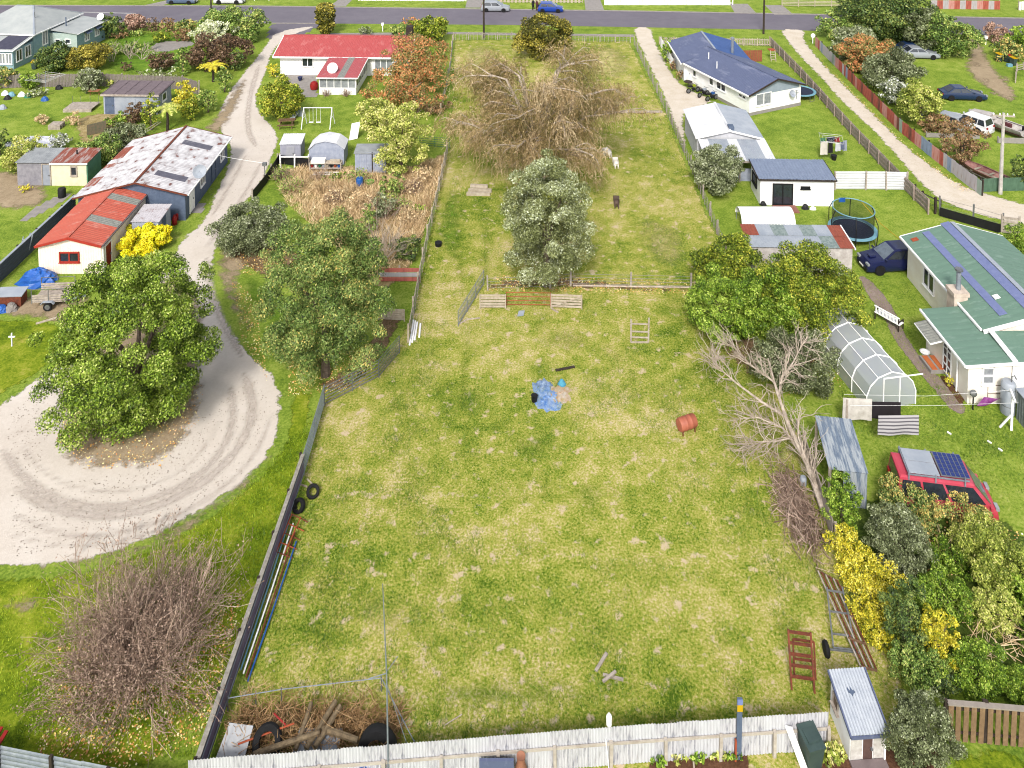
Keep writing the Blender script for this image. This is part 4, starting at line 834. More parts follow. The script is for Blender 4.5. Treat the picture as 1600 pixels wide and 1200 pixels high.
# rusty multi-coloured iron fence
ironm = [rustmat("rust_red_iron", C(200, 108, 92, .62), C(164, 84, 70, .62), .45, 1.6, (3, 1, .4)), rustmat("pink_faded_iron", C(218, 160, 150, .62), C(196, 120, 108, .62), .4, 1.6, (3, 1, .4)),
         rustmat("pale_grey_iron", C(196, 190, 192, .62), C(170, 150, 146, .62), .35, 1.6, (3, 1, .4)), rustmat("brown_rust_iron", C(160, 96, 82, .62), C(120, 76, 66, .62), .5, 1.6, (3, 1, .4)),
         rustmat("grey_green_iron", C(160, 178, 164, .62), C(150, 140, 130, .62), .3, 1.6, (3, 1, .4)), rustmat("steel_blue_iron", C(150, 166, 190, .62), C(120, 130, 150, .62), .35, 1.6, (3, 1, .4))]
seqA = [1, 1, 0, 2, 5, 2, 2, 2, 2, 2, 2, 4, 2, 1, 1, 0, 0, 2, 0, 5, 0, 0, 3, 0, 1, 0, 0, 3, 0, 0, 0, 0, 3, 0, 0, 3, 0, 1, 1, 0, 0, 0, 1, 3, 4, 0, 0, 3, 0, 1, 1, 5, 5, 5]
cnt = [0]
def nxt(i):
    cnt[0] += 1; return ironm[seqA[(cnt[0] - 1) % len(seqA)]]
fence('tall rusty corrugated iron fence in red, pink and grey sheets', [g(1274, 72), g(1342, 142), g(1405, 205), g(1450, 242), g(1533, 306)], 1.35, 'corr', ironm[0], M_wooddark, 2.4, rails=0, sheetw=.62, rnd=.05, vary=nxt)
fence('dull green corrugated iron fence behind the concrete power pole', [g(1533, 300), g(1640, 296)], 1.2, 'corr', mat("dull_green_iron", C(112, 148, 122), C(92, 124, 102), rough=.6), M_wooddark, 2.4, rails=0, sheetw=.8, rnd=.02)
fence('white ribbed panel fence with timber posts beside the sleepout', [g(1304, 296), g(1352, 296), g(1416, 297)], 1.6, 'corr', M_roofwhite, M_wood, 2.0, rails=0, sheetw=2.0, horiz=True, side=-1)
fence('grey netting fence with timber posts by the vegetable corner', [g(1416, 296), g(1440, 318), g(1468, 332)], 1.0, 'none', M_wood, M_wooddark, 1.6, rails=1, wires=3)
t = fence('wire fence hung with black shade cloth beside the sandy drive', [g(1468, 336), g(1520, 350), g(1566, 364)], 1.5, 'none', M_black, M_dullsteel, 1.6, rails=0, wires=4)
a, b = g(1468, 338), g(1566, 366); d = b - a
MB().b0(0, d.length, -.02, .02, .05, .75).build('shade_cloth', M_black, t, a - t.location, math.atan2(d.y, d.x))
tg = thing('timber_gate', 'weathered short timber board panel at end of the black shade cloth fence', 'gate', g(1566, 366), math.radians(-14))
for j in range(5): MB().b0(0, 1.1, -.02, .02, .15 + j * .27, .36 + j * .27).build('board', M_wood, tg)
for x_ in (-.06, 1.16): MB().beam((x_, 0, 0), (x_, 0, 1.6), .12).build('post', M_wood, tg)
# left hand fences
fence('grey paling fence behind the purple roofed shed', [g(0, 138), g(60, 136), g(160, 135), g(285, 140), g(310, 148)], 1.55, 'paling', mat("mauve_grey_palings", C(178, 166, 158), C(142, 130, 124), bump=.4, scale=6), M_wood, 2.4, pw=.15, gap=.015, side=1, single=False, rnd=1)
M_dkiron = mat("dark_slate_corrugated_iron", C(92, 102, 128), C(76, 84, 106), rough=.5)
fence('dark slate corrugated fence with white top beside the orange roofed shed', [g(-60, 498), g(0, 442), g(60, 385), g(118, 330)], 1.35, 'corr', M_dkiron, M_wooddark, 1.9, rails=0, sheetw=2.4, horiz=True, side=1, cap=M_roofgl)
fence('silver horizontal corrugated iron fence at the bottom left corner', [g(-60, 1202), g(0, 1216), g(260, 1268)], 1.25, 'corr', M_steel, M_wooddark, 2.4, rails=0, sheetw=2.6, horiz=True, side=-1)
P3 = [g(396, 312), g(414, 290), g(436, 256), g(482, 262)]
t = fence('black fabric fence along the drive and weedy yard', P3, .9, 'none', M_black, M_wood, 1.8, rails=0)
for a, b, d, Ln, an in runs(P3): MB().b0(0, Ln, -.015, .015, .03, .85).build('fabric', M_black, t, a - P3[0], an)
fence('thin rail fence on white posts before the small monopitch shed', [g(438, 262), g(482, 262)], 1.1, 'none', M_white, M_white, 1.5, rails=1)
# paddock left upper fence: posts, wires and white top rail
UF = [g(640, 535), g(655, 452), g(670, 375), g(688, 298), g(700, 240)]
fence('post and wire fence with pale top rail left of the tyre tracks', UF, 1.15, 'none', M_wood, M_woodpale, 2.6, rails=1, wires=4, batten=1.3)
fence('post and wire fence beside the autumn tree and red roofed house', [g(690, 178), g(704, 110), g(708, 68)], 1.1, 'none', M_wood, M_woodpale, 2.8, rails=1, wires=4)
def pipe_gate(label, a, b, h, n, mt, r=.025, verticals=3, cat='gate', name='farm_gate', mesh=False):
    t = thing(name, label, cat, a); d = Vector(b) - Vector(a); d.z = 0; Ln = d.length; an = math.atan2(d.y, d.x); t.rotation_euler.z = an
    for j in range(n): MB().tube([(0, 0, .12 + (h - .12) * j / (n - 1)), (Ln, 0, .12 + (h - .12) * j / (n - 1))], r, 6).build('rail', mt, t)
    for i in range(verticals): MB().tube([(Ln * i / (verticals - 1), 0, 0), (Ln * i / (verticals - 1), 0, h + .03)], r * 1.1, 6).build('upright', mt, t)
    if mesh:
        bb = MB(); k = int(Ln / .18)
        for i in range(1, k): bb.beam((Ln * i / k, 0, .1), (Ln * i / k, 0, h), .012)
        q = bb.build('mesh_wire', mt, t); q['kind'] = 'stuff'
    return t
pipe_gate('galvanised mesh farm gate at top of the purple board fence', g(475, 742), g(507, 632), 1.15, 6, M_steel, mesh=True)
pipe_gate('long galvanised pipe yard panel below the big leafy tree', g(507, 634), g(592, 590), 1.1, 6, M_dullsteel, verticals=3)
pipe_gate('second galvanised pipe yard panel curving up towards the white pipes', g(592, 590), g(624, 552), 1.1, 6, M_dullsteel, verticals=2)
pipe_gate('netting farm gate standing open across the tyre tracks', g(716, 510), g(756, 445), 1.05, 3, M_steel, mesh=True, verticals=4)
pipe_gate('green pipe gate between bamboo tree and bare willow', g(656, 228), g(703, 232), 1.0, 5, mat("green_pipe", C(90, 140, 110), C(70, 116, 92)), verticals=3)
pipe_gate('rusty thin pipe rail between two timber gates', g(791, 478), g(860, 479), .95, 4, M_orange, r=.022, verticals=2)
def timber_gate(label, a, b, h, brace=True):
    t = thing('timber_gate', label, 'gate', a); d = Vector(b) - Vector(a); Ln = d.length; t.rotation_euler.z = math.atan2(d.y, d.x)
    for j in range(5): MB().b0(0, Ln, -.015, .015, .08 + j * h / 5, .21 + j * h / 5).build('board', M_woodpale, t)
    for x_ in (0, Ln): MB().beam((x_, -.03, 0), (x_, -.03, h + .05), .11, .06).build('stile', M_woodpale, t)
    if brace: MB().beam((.05, -.06, .1), (Ln - .05, -.06, h - .05), .1, .03).build('brace', M_woodpale, t)
    return t
timber_gate('pale timber gate panel left of the rusty pipe rails', g(750, 482), g(790, 482), .95, False)
timber_gate('pale timber gate with diagonal brace right of the rusty pipe rails', g(861, 481), g(909, 483), .95)
timber_gate('grey timber rail gate beside the big leafy tree and cattle panels', g(592, 500), g(632, 502), .75, False)
rp = thing('iron_panel', 'rust red and grey corrugated iron panel beside the wire fence', 'panel', g(592, 440))
for j, m_ in enumerate((ironm[0], ironm[2], ironm[0])): MB().corr((0, 0, .32 + j * .34), (0, 0, .02 + j * .34), (2.9, 0, .02 + j * .34), (2.9, 0, .32 + j * .34), 4, .03).build('iron_sheet', m_, rp)
for x_ in (0, 1.45, 2.9): MB().beam((x_, .05, 0), (x_, .05, 1.15), .1).build('post', M_wood, rp)
# cross fence with sleeper edging
CF = [g(762, 455), g(860, 452), g(892, 448), g(1080, 452)]
fence('thin waratah and wire cross fence under the silver leaved tree', CF, 1.0, 'none', M_wood, M_wood, 3.4, rails=0, wires=4)
tag(MB().tube([g(895, 446, .08), g(980, 447.5, .08), g(1082, 449, .08)], .06, 6).build('pole', M_barkpale), 'long pale pole lying along foot of the cross fence', 'pole')
sl = thing('sleeper_edge', 'low grey sleeper edging across upper paddock', 'edging', g(928, 176))
for i in range(4):
    a = g(928 + i * 27, 176); d = g(954 + i * 27, 176.3) - a; MB().b0(0, d.length, -.1, .1, 0, .2).build('sleeper', M_wood, sl, a - sl.location)
# far side of the street
fence('white rail fence across the street at top left', [g(240, 1), g(420, 1)], .9, 'none', M_white, M_white, 2.4, rails=2)
fence('low cream wall like fence across the street at top centre', [g(780, 4), g(910, 4.5)], .9, 'paling', M_woodpale, M_woodpale, 2.4, pw=.4, gap=.2, single=False, rails=2)
fence('white board fence across the street near top centre', [g(945, 8), g(1145, 8)], 1.5, 'paling', M_white, M_white, 2.4, pw=.5, gap=.0, single=False)
fence('grey rail fence across the street at top right', [g(1222, 10.5), g(1325, 11.5)], 1.1, 'none', M_wood, M_woodpale, 2.4, rails=4)
fence('rusty streaked iron fence across the street at top right corner', [g(1455, 14), g(1562, 15)], 1.4, 'corr', ironm[2], M_wood, 2.4, rails=0, sheetw=.9, vary=lambda i: ironm[(2, 0, 2, 1, 0)[i % 5]])
fence('white board fence across the street at far right edge', [g(1592, 16), g(1660, 17)], 1.4, 'paling', M_white, M_wood, 2.4, pw=.3, gap=.05, single=False)
fence('white board fence at far top left of centre', [g(560, 1), g(728, 2)], .8, 'paling', M_white, M_white, 2.4, pw=.4, gap=.02, single=False)
# drives across the street
for q in ([(225, 8.5), (258, 1), (280, 1), (252, 8.5)], [(515, 10), (528, 0), (550, 0), (540, 10)], [(727, 12), (730, 0), (755, 0), (752, 12)], [(915, 16), (913, 0), (938, 0), (944, 16)], [(1148, 20), (1140, 6), (1168, 6), (1182, 21)], [(1210, 23), (1195, 8), (1222, 8), (1240, 23)]):
    flat('drive_crossing', GP(q), M_concrete, .010)
fence('low concrete block wall behind the white vehicles', [g(1448, 215), g(1500, 216), g(1540, 218)], .5, 'paling', M_concrete, M_concrete, 3, pw=.9, gap=.01, single=True, rails=0, cat='wall', name='block_wall')
fence('low concrete block wall right of the power pole', [g(1560, 224), g(1650, 226)], .6, 'paling', M_concrete, M_concrete, 3, pw=.9, gap=.01, single=True, rails=0, cat='wall', name='block_wall')
fence('grey timber pen at right edge near the coloured bins', [g(1588, 130), g(1590, 112), g(1640, 100)], .9, 'none', M_wood, M_wood, 1.2, rails=3)
# ---------------------------------------------------------------- vegetation
LM = {
 'pohu': leafmat('leaf_glossy_green', L((28, 40, 10), (58, 78, 20), (98, 122, 34), (136, 156, 54), (182, 190, 112), k=.98)),
 'mid': leafmat('leaf_mid_green', L((44, 60, 26), (74, 98, 40), (104, 128, 56), (136, 152, 78), (170, 170, 96))),
 'dark': leafmat('leaf_dark_green', L((30, 42, 22), (48, 66, 32), (70, 90, 42), (96, 112, 54), (130, 136, 70))),
 'grey': leafmat('leaf_grey_green', L((62, 68, 42), (88, 96, 62), (114, 122, 84), (140, 146, 112), (170, 174, 146), k=.95)),
 'silver': leafmat('leaf_silver', L((66, 72, 38), (98, 104, 60), (126, 132, 86), (154, 160, 120), (196, 202, 176), k=1.0)),
 'gold': leafmat('leaf_gold_green', L((48, 62, 16), (80, 98, 26), (112, 128, 36), (146, 152, 50), (184, 178, 72), k=.98)),
 'yellow': leafmat('leaf_yellow', L((96, 108, 28), (142, 144, 34), (192, 178, 46), (216, 198, 62), (230, 214, 110), k=.9)),
 'brightyellow': leafmat('flower_yellow', L((160, 140, 20), (214, 186, 24), (240, 210, 30), (248, 224, 60))),
 'lime': leafmat('leaf_lime', L((84, 98, 34), (124, 138, 52), (158, 166, 74), (190, 190, 104), (208, 200, 136), k=.9)),
 'brightgreen': leafmat('leaf_bright_green', L((44, 66, 16), (72, 98, 24), (102, 130, 36), (134, 156, 54), (168, 182, 88), k=.95)),
 'autumn': leafmat('leaf_autumn', L((92, 100, 52), (128, 124, 70), (160, 122, 76), (190, 118, 74), (204, 140, 96), k=.95)),
 'rust': leafmat('leaf_rust', L((80, 64, 44), (112, 88, 60), (140, 108, 76), (164, 132, 98), (110, 112, 70), k=.95)),
 'maroon': leafmat('leaf_maroon', L((54, 42, 32), (78, 60, 46), (102, 80, 60), (126, 100, 78), (86, 84, 52), k=.95)),
 'pink': leafmat('leaf_dusty_pink', L((120, 92, 78), (150, 116, 100), (174, 140, 122), (190, 166, 144), k=.85)),
 'cream': leafmat('leaf_cream_green', L((120, 130, 84), (164, 170, 124), (198, 202, 164), (222, 222, 196))),
 'brownmix': leafmat('leaf_green_and_brown', L((34, 46, 20), (58, 78, 32), (84, 106, 48), (112, 130, 66), (140, 148, 88), (172, 156, 84), (200, 170, 100), k=1.0)),
 'conifer': leafmat('leaf_conifer', L((50, 52, 20), (84, 84, 30), (116, 110, 40), (150, 136, 54), (170, 156, 74))),
 'tan': leafmat('dry_tan_stalk', L((130, 108, 78), (168, 142, 106), (196, 170, 132), (212, 190, 156)), trans=.1),
 'twig': leafmat('twig_brown', L((86, 68, 56), (116, 96, 83), (144, 123, 108), (170, 150, 134), k=1.0), trans=0),
 'willow': leafmat('willow_twig', L((78, 74, 36), (108, 96, 54), (136, 116, 76), (164, 140, 106), (186, 166, 134), k=1.12), trans=.15),
 'scrub': leafmat('dry_brown_scrub', L((92, 68, 42), (126, 96, 62), (154, 122, 84), (180, 150, 112), k=.9), trans=0),
 'pale': leafmat('pale_dead_twig', L((150, 136, 122), (180, 164, 148), (200, 186, 170), k=.7), trans=0),
 'whiteflower': leafmat('leaf_with_white_flowers', L((66, 76, 50), (104, 112, 78), (146, 150, 120), (226, 224, 220), (240, 238, 236))),
 'leaflitter': leafmat('fallen_leaf', L((120, 86, 50), (160, 112, 62), (196, 150, 80), (214, 182, 110), (220, 204, 160), (176, 110, 60)), trans=0),
 'vblade': leafmat('vivid_grass_blade', L((72, 98, 18), (102, 128, 24), (132, 150, 32), (160, 170, 50), k=1.0), trans=.2),
 'blade': leafmat('grass_blade', L((70, 98, 26), (100, 126, 38), (134, 148, 54), (160, 162, 78), (186, 176, 112), k=.85), trans=.2),
}
def place_crown(x0, x1, yt, yb, th=0., flatten=.9):
    """visible box of a crown -> ground point, radii, crown base and top in metres"""
    bx = (x0 + x1) / 2; s0 = scl(yb); Yf = g(bx, yb).y; Hv = (yb - yt) / s0; r = (x1 - x0) / 2 / s0; T = CAMH / Yf; ry = r * flatten
    for _ in range(3):
        if ry * T > .4 * Hv: ry = .4 * Hv / T
        rz = math.sqrt(max((Hv / 2) ** 2 - (ry * T) ** 2, (.2 * Hv) ** 2)); cz = rz * .92 + th
        yc = max((Hv / 2 - cz) / T, -.2); Yc = Yf + yc
        k = (Yc * _c + (CAMH - cz) * _s) / FPX; r = (x1 - x0) / 2 * k; Hv = (yb - yt) * k
    return Vector(((bx - 800) * k, Yc, 0)), r, ry, cz - rz, cz + rz
_seed = [100]
def rngs(seed=None):
    _seed[0] += 1; return np.random.default_rng(seed or _seed[0])
def trunk_part(par, h, r, rng, n=3, mt=None, name='trunk', spread=.5, rad=1.):
    b = MB(); base = [(0, 0, -.1), (rng.normal(0, .05), rng.normal(0, .05), h * .35), (rng.normal(0, .1), rng.normal(0, .1), h * .6)]
    b.tube(base, [r, r * .8, r * .65], 7)
    for i in range(n):
        a = 2 * math.pi * (i + rng.uniform(0, .6)) / n; q = rad * spread * rng.uniform(.7, 1.1)
        b.tube([base[1], (math.cos(a) * q * .45, math.sin(a) * q * .45, h * rng.uniform(.55, .7)), (math.cos(a) * q, math.sin(a) * q, h * rng.uniform(.75, .95))], [r * .55, r * .4, r * .12], 5)
    return b.build(name, mt or M_bark, par, smooth=True)
def plant(name, label, cat, x0, x1, yt, yb, mk, n=26, rc=.3, px=2.05, cov=.74, th=0., aspect=.55, top=1., group=None, jit=.7, droop=0., tvar=.3, lo=.5, seed=None, trunk=True, flat=.9, fl=.85, fill=True, tmid=.5, bark=None, under=.35, extra=None):
    rng = rngs(seed); P0, rx, ry, z0, z1 = place_crown(x0, x1, yt, yb, th, flat)
    t = thing(name, label, cat, P0, 0, group); s = px / (scl(yb) * .64)
    rcm = rc * min((rx + ry) / 2, (z1 - z0) * .75)
    cl = crown_clumps(rx, ry, max(z0, .05), z1, n, rcm, rng, fl, fill, top=top)
    k = cl
    if extra: k += extra(rx, ry, z0, z1)
    Pn, Nn, T = blob_pts(k, cov / (s * s * aspect * .5), rng, lo, under)
    tint = tmid + T * tvar * 3.5 + rng.normal(0, tvar, len(Pn))
    inst('crown', leaf_mesh('crown', Pn, Nn, s, LM[mk], rng, aspect, tint, jit, droop), t)
    if trunk:
        hh = max(z1 * .8, .3); trunk_part(t, hh, min(.28, max(.03, hh * .04)), rng, 4, bark, rad=min(rx, ry), name='trunk' if cat == 'tree' else 'stem')
    return t
# ---- left of the picture, villa garden and yard
SH = 'shrub'
plant('shrub', 'dense dark green round shrub at right end of the blue villa', SH, 150, 192, 20, 62, 'dark', 22)
plant('shrub', 'dusty pink bare looking shrub by the street beside villa', SH, 190, 231, 22, 51, 'pink', 22, cov=.9)
plant('shrub', 'small dark maroon shrub right of the dusty pink shrub', SH, 230, 251, 27, 50, 'maroon', 14)
plant('shrub', 'rusty orange and green shrub right of the maroon shrub', SH, 250, 275, 27, 51, 'rust', 14)
plant('shrub', 'straggly mixed green shrub next to the cream rounded shrub', SH, 274, 308, 28, 52, 'brownmix', 14, cov=1)
plant('shrub', 'low red leaved shrub below the dusty pink shrub', SH, 175, 202, 48, 62, 'rust', 10)
plant('shrub', 'low green shrub below the dusty pink shrub', SH, 200, 226, 45, 58, 'mid', 10)
plant('shrub', 'yellow green clipped ball shrub in the villa garden', SH, 236, 269, 48, 67, 'gold', 16, rc=.25)
plant('shrub', 'brown dry perennial clump right of the yellow ball shrub', SH, 268, 300, 45, 66, 'rust', 10, cov=.8)
plant('tree', 'broad olive green tree at street corner beside the driveway entrance', 'tree', 313, 385, 13, 62, 'mid', 34)
plant('tree', 'tall olive green tree nearest the driveway entrance', 'tree', 360, 417, 8, 68, 'mid', 30)
plant('shrub', 'cream variegated rounded shrub below the olive trees', SH, 303, 363, 33, 76, 'cream', 26, rc=.26)
plant('shrub', 'wide maroon brown shrub below the cream rounded shrub', SH, 294, 384, 52, 112, 'maroon', 34, jit=.9)
plant('hedge', 'dark green clipped hedge in front of the blue villa', 'hedge', 54, 116, 68, 113, 'dark', 26, rc=.36)
plant('hedge', 'olive green end of the hedge nearest the bare fruit trees', 'hedge', 108, 172, 67, 112, 'conifer', 26, rc=.36)
plant('hedge', 'pale green low hedge behind the bare fruit trees', 'hedge', 160, 238, 62, 88, 'mid', 22, rc=.4)
plant('shrub', 'red brown rounded shrub near the tree fern', SH, 228, 276, 80, 112, 'maroon', 22)
plant('shrub', 'narrow bright green upright shrub left of the yellow tree fern', SH, 272, 300, 70, 120, 'mid', 16)
plant('shrub', 'small dark low shrub on the villa lawn', SH, 188, 208, 96, 112, 'maroon', 10)
plant('hedge', 'green hedge beside the drive below the olive trees', 'hedge', 352, 382, 76, 112, 'dark', 16)
plant('hedge', 'green hedge beside the drive right of yellow tree fern', 'hedge', 336, 364, 100, 146, 'mid', 18)
plant('hedge', 'low green hedge at bend of the drive', 'hedge', 308, 342, 134, 178, 'mid', 18)
plant('shrub', 'grey green bushy shrub before the paling fence', SH, 116, 162, 106, 146, 'grey', 24, px=1.95)
plant('shrub', 'orange tinged green shrub at left edge above clothesline', SH, -12, 28, 103, 138, 'brownmix', 18)
plant('shrub', 'fresh green shrub left of the clothesline', SH, 27, 62, 110, 142, 'brightgreen', 18)
plant('shrub', 'low grey green shrub at foot of the clothesline', SH, 40, 72, 136, 154, 'grey', 12)
plant('shrub', 'tiny lime shrub between grey shrub and purple roofed shed', SH, 166, 184, 121, 136, 'lime', 10)
plant('shrub', 'grey twiggy shrub leaning over the paling fence', SH, 205, 285, 104, 133, 'silver', 22, cov=.7)
plant('conifer', 'tall golden conifer right of the purple roofed shed', 'tree', 266, 306, 122, 180, 'yellow', 22, rc=.28, top=.6)
plant('conifer', 'golden green conifer beside drive below the tall golden one', 'tree', 278, 317, 148, 190, 'gold', 22, rc=.28, top=.7)
plant('conifer', 'yellow green upright conifer left of the green tree fern', 'tree', 219, 252, 142, 206, 'gold', 22, rc=.28, top=.7)
plant('shrub', 'dark maroon shrub before the white panel shed front', SH, 194, 230, 160, 194, 'maroon', 16)
plant('hedge', 'long grey green hedge beside the barn roof', 'hedge', 128, 184, 208, 262, 'mid', 26, rc=.36)
plant('hedge', 'upper end of the grey green hedge near the barn roof corner', 'hedge', 170, 226, 190, 234, 'grey', 26, rc=.36)
plant('shrub', 'pale green bushy shrub left of the flat roofed shed', SH, 5, 70, 212, 270, 'lime', 28)
plant('shrub', 'white flowering shrub above the flat roofed shed', SH, 77, 108, 207, 234, 'whiteflower', 16)
plant('shrub', 'dark green tree shape at left edge beside the white sheet', SH, -20, 18, 200, 246, 'dark', 18)
plant('shrub', 'tan dry grass clump beside the stacked pallets', SH, 52, 76, 178, 196, 'tan', 10, aspect=.2)
plant('shrub', 'tan and green weed clump right of the stacked pallets', SH, 102, 128, 174, 198, 'tan', 12, aspect=.25)
plant('shrub', 'low green weeds before the white panel shed front', SH, 160, 202, 176, 202, 'brightgreen', 14, cov=.8)
plant('shrub', 'bright yellow flowering mound beside the orange roofed shed', SH, 184, 268, 344, 402, 'brightyellow', 60, rc=.3, px=1.95, cov=1.6)
plant('shrub', 'small lime shrub at left wall of the red roofed house', SH, 416, 436, 98, 122, 'yellow', 10)
plant('shrub', 'small green weeds growing by the barn drive wall', SH, 236, 252, 312, 322, 'brightgreen', 6)
plant('shrub', 'low green and orange flower weeds in left vegetable patch', SH, 24, 52, 286, 302, 'yellow', 8, cov=.6)
# ---- centre
def cyp(rx, ry, z0, z1): return [(0, 0, z0 + (z1 - z0) * f, rx * q, ry * q, (z1 - z0) * .14) for f, q in ((.08, .4), (.2, .55), (.32, .72), (.46, .88), (.6, 1.0), (.74, 1.02), (.86, .9))]
plant('conifer', 'dark funnel shaped cypress behind the red roofed house', 'tree', 493, 524, 3, 58, 'conifer', 10, rc=.3, extra=cyp, fill=False, tmid=.3, flat=1.0, cov=2.4)
plant('shrub', 'large rounded gold green shrub beside the drive and picnic table', SH, 402, 478, 116, 190, 'gold', 40, rc=.26, tmid=.55)
plant('tree', 'gold tinted green tree at paddock corner by the street', 'tree', 640, 702, 24, 72, 'gold', 30, tmid=.4)
plant('shrub', 'green shrub left of the gold tinted corner tree', SH, 604, 642, 36, 56, 'mid', 16)
plant('shrub', 'orange topped shrub between two corner bushes by the street', SH, 628, 656, 26, 44, 'autumn', 12)
plant('shrub', 'small grey shrub behind roof of the red roofed house', SH, 559, 583, 41, 56, 'grey', 10)
plant('tree', 'spreading orange autumn tree over the red roof corner', 'tree', 600, 706, 58, 142, 'autumn', 34, cov=.42, th=1.0, lo=.3, seed=7, bark=M_barkpale, tmid=.34)
plant('tree', 'lower orange autumn tree before the white house wall', 'tree', 570, 706, 98, 172, 'autumn', 36, cov=.4, th=.8, lo=.3, seed=8, bark=M_barkpale, tmid=.4)
plant('shrub', 'dark leafy shrub under the autumn tree', SH, 640, 712, 148, 182, 'rust', 18)
plant('tree', 'pale lime bamboo like tree, left lobe behind', 'tree', 556, 622, 146, 222, 'lime', 30, rc=.28, tmid=.6)
plant('tree', 'pale lime bamboo like tree, taller right lobe over the iron shed', 'tree', 578, 672, 150, 274, 'lime', 40, rc=.26, tmid=.55, th=.4)
plant('shrub', 'green shrub at foot of the bamboo like tree', SH, 594, 632, 268, 312, 'mid', 16)
plant('shrub', 'grey green round shrub in the weedy yard', SH, 575, 616, 302, 346, 'grey', 16)
plant('shrub', 'dark green shrub above the rusty iron panel', SH, 612, 658, 364, 412, 'dark', 20)
plant('conifer', 'dark golden conifer behind the bare willow by the street', 'tree', 803, 898, 20, 92, 'conifer', 40, rc=.3, tmid=.28, th=.0)
plant('tree', 'silver leaved olive tree in middle of the paddock', 'tree', 778, 930, 226, 448, 'silver', 60, rc=.25, px=2.0, cov=.8, th=.7, tmid=.42, seed=21, aspect=.4)
plant('tree', 'large leafy tree with yellowing leaves left of the wire fence', 'tree', 408, 606, 306, 612, 'brownmix', 80, rc=.24, px=2.15, cov=.66, th=.0, tmid=.4, seed=33, aspect=.5, tvar=.2)
plant('shrub', 'round grey green shrub beside the gravel drive', SH, 332, 446, 308, 402, 'grey', 44, rc=.25, px=1.95, tmid=.42)
plant('shrub', 'grey leaved shrub between cottage lean-to and boundary fence', SH, 1076, 1166, 224, 306, 'grey', 40, rc=.26, px=1.95, cov=1.1, tmid=.5)
# ---- right hand cluster
plant('tree', 'golden green tree at left back of the right tree cluster', 'tree', 1080, 1200, 364, 470, 'gold', 44, rc=.25, px=1.95, tmid=.36)
plant('tree', 'golden green tree reaching to the white shed wall', 'tree', 1196, 1342, 372, 545, 'gold', 60, rc=.24, px=1.95, tmid=.38)
plant('tree', 'bright green tree in front of the cluster, left side', 'tree', 1068, 1190, 416, 545, 'brightgreen', 60, rc=.24, px=1.95, tmid=.46)
plant('tree', 'bright green tree in front of the cluster, right side', 'tree', 1150, 1296, 392, 536, 'brightgreen', 60, rc=.24, px=1.95, tmid=.42)
plant('shrub', 'grey green rounded shrub behind the bare leaning tree', SH, 1178, 1306, 504, 628, 'grey', 44, rc=.25, px=1.95, tmid=.3)
# ---- right top
plant('tree', 'large dark green tree beside the street at top right', 'tree', 1322, 1452, -22, 66, 'dark', 50, th=.3, tmid=.5)
plant('shrub', 'mid green shrub at street end of the rusty fence', SH, 1276, 1332, 18, 64, 'mid', 22)
plant('shrub', 'grey green shrub behind street end of the rusty fence', SH, 1300, 1368, 40, 98, 'grey', 26)
plant('shrub', 'orange brown autumn shrub behind the rusty fence', SH, 1314, 1392, 54, 116, 'autumn', 30, cov=1.1, tmid=.4)
plant('shrub', 'dull green shrub left of the silver car', SH, 1352, 1438, 78, 142, 'grey', 34, tmid=.35)
plant('tree', 'grey green tree behind the silver car', 'tree', 1402, 1478, 14, 80, 'grey', 30, th=.4, tmid=.3)
plant('tree', 'olive spreading tree right of the silver car', 'tree', 1440, 1522, 24, 86, 'mid', 32, th=.5, tmid=.4)
plant('shrub', 'rust tinted flowering shrub behind the rusty fence', SH, 1372, 1428, 122, 168, 'whiteflower', 24, tmid=.3)
plant('shrub', 'small green shrub behind the rusty fence', SH, 1360, 1388, 118, 146, 'mid', 14)
plant('tree', 'feathery grey green tree left of the white wagon', 'tree', 1402, 1476, 126, 200, 'lime', 34, tmid=.35)
plant('shrub', 'brown bush at foot of the feathery tree', SH, 1438, 1486, 176, 210, 'rust', 18)
plant('tree', 'red brown sparse tree above the old dinghy', 'tree', 1472, 1536, 182, 256, 'rust', 30, cov=.6, th=.4, seed=44)
plant('shrub', 'pink brown bare shrub at top right by the street', SH, 1537, 1578, 36, 68, 'pink', 18, cov=.8)
plant('shrub', 'bright green shrub at top right edge', SH, 1572, 1612, 40, 74, 'brightgreen', 18)
plant('shrub', 'dull low shrubs beside the coloured bins', SH, 1548, 1606, 62, 96, 'brownmix', 22)
plant('shrub', 'dark shrub at right edge beside the green iron fence', SH, 1576, 1625, 238, 296, 'dark', 20)
plant('shrub', 'fresh green leafy shrub by the shade cloth fence end', SH, 1566, 1612, 346, 398, 'brightgreen', 20, aspect=.3)
# ---- right lower garden
for i, q in enumerate(((1294, 1352, 812, 892), (1306, 1400, 850, 940), (1326, 1408, 905, 985), (1345, 1400, 965, 1020))):
    plant('shrub', 'golden yellow shrub in boundary strip beside trailer frame, ' + ('topmost', 'second from top', 'third from top', 'lowest')[i], SH, *q, 'yellow', 34, rc=.26, px=1.95, cov=.55, tmid=(.5, .55, .5, .35)[i], flat=1.1)
plant('shrub', 'orange yellow shrub above the brown paling fence', SH, 1428, 1500, 936, 1054, 'yellow', 34, rc=.24, px=1.95, tmid=.4)
plant('shrub', 'dark green shrub between the two yellow shrubs', SH, 1378, 1450, 890, 1040, 'dark', 34, rc=.26, px=1.95)
plant('shrub', 'grey green bush behind the golden yellow shrub', SH, 1352, 1452, 772, 910, 'grey', 40, rc=.26, px=1.95, tmid=.35, flat=1.35)
plant('shrub', 'green shrub right of the corrugated tin shed', SH, 1286, 1346, 728, 840, 'brightgreen', 30, rc=.28, px=1.95, tmid=.5)
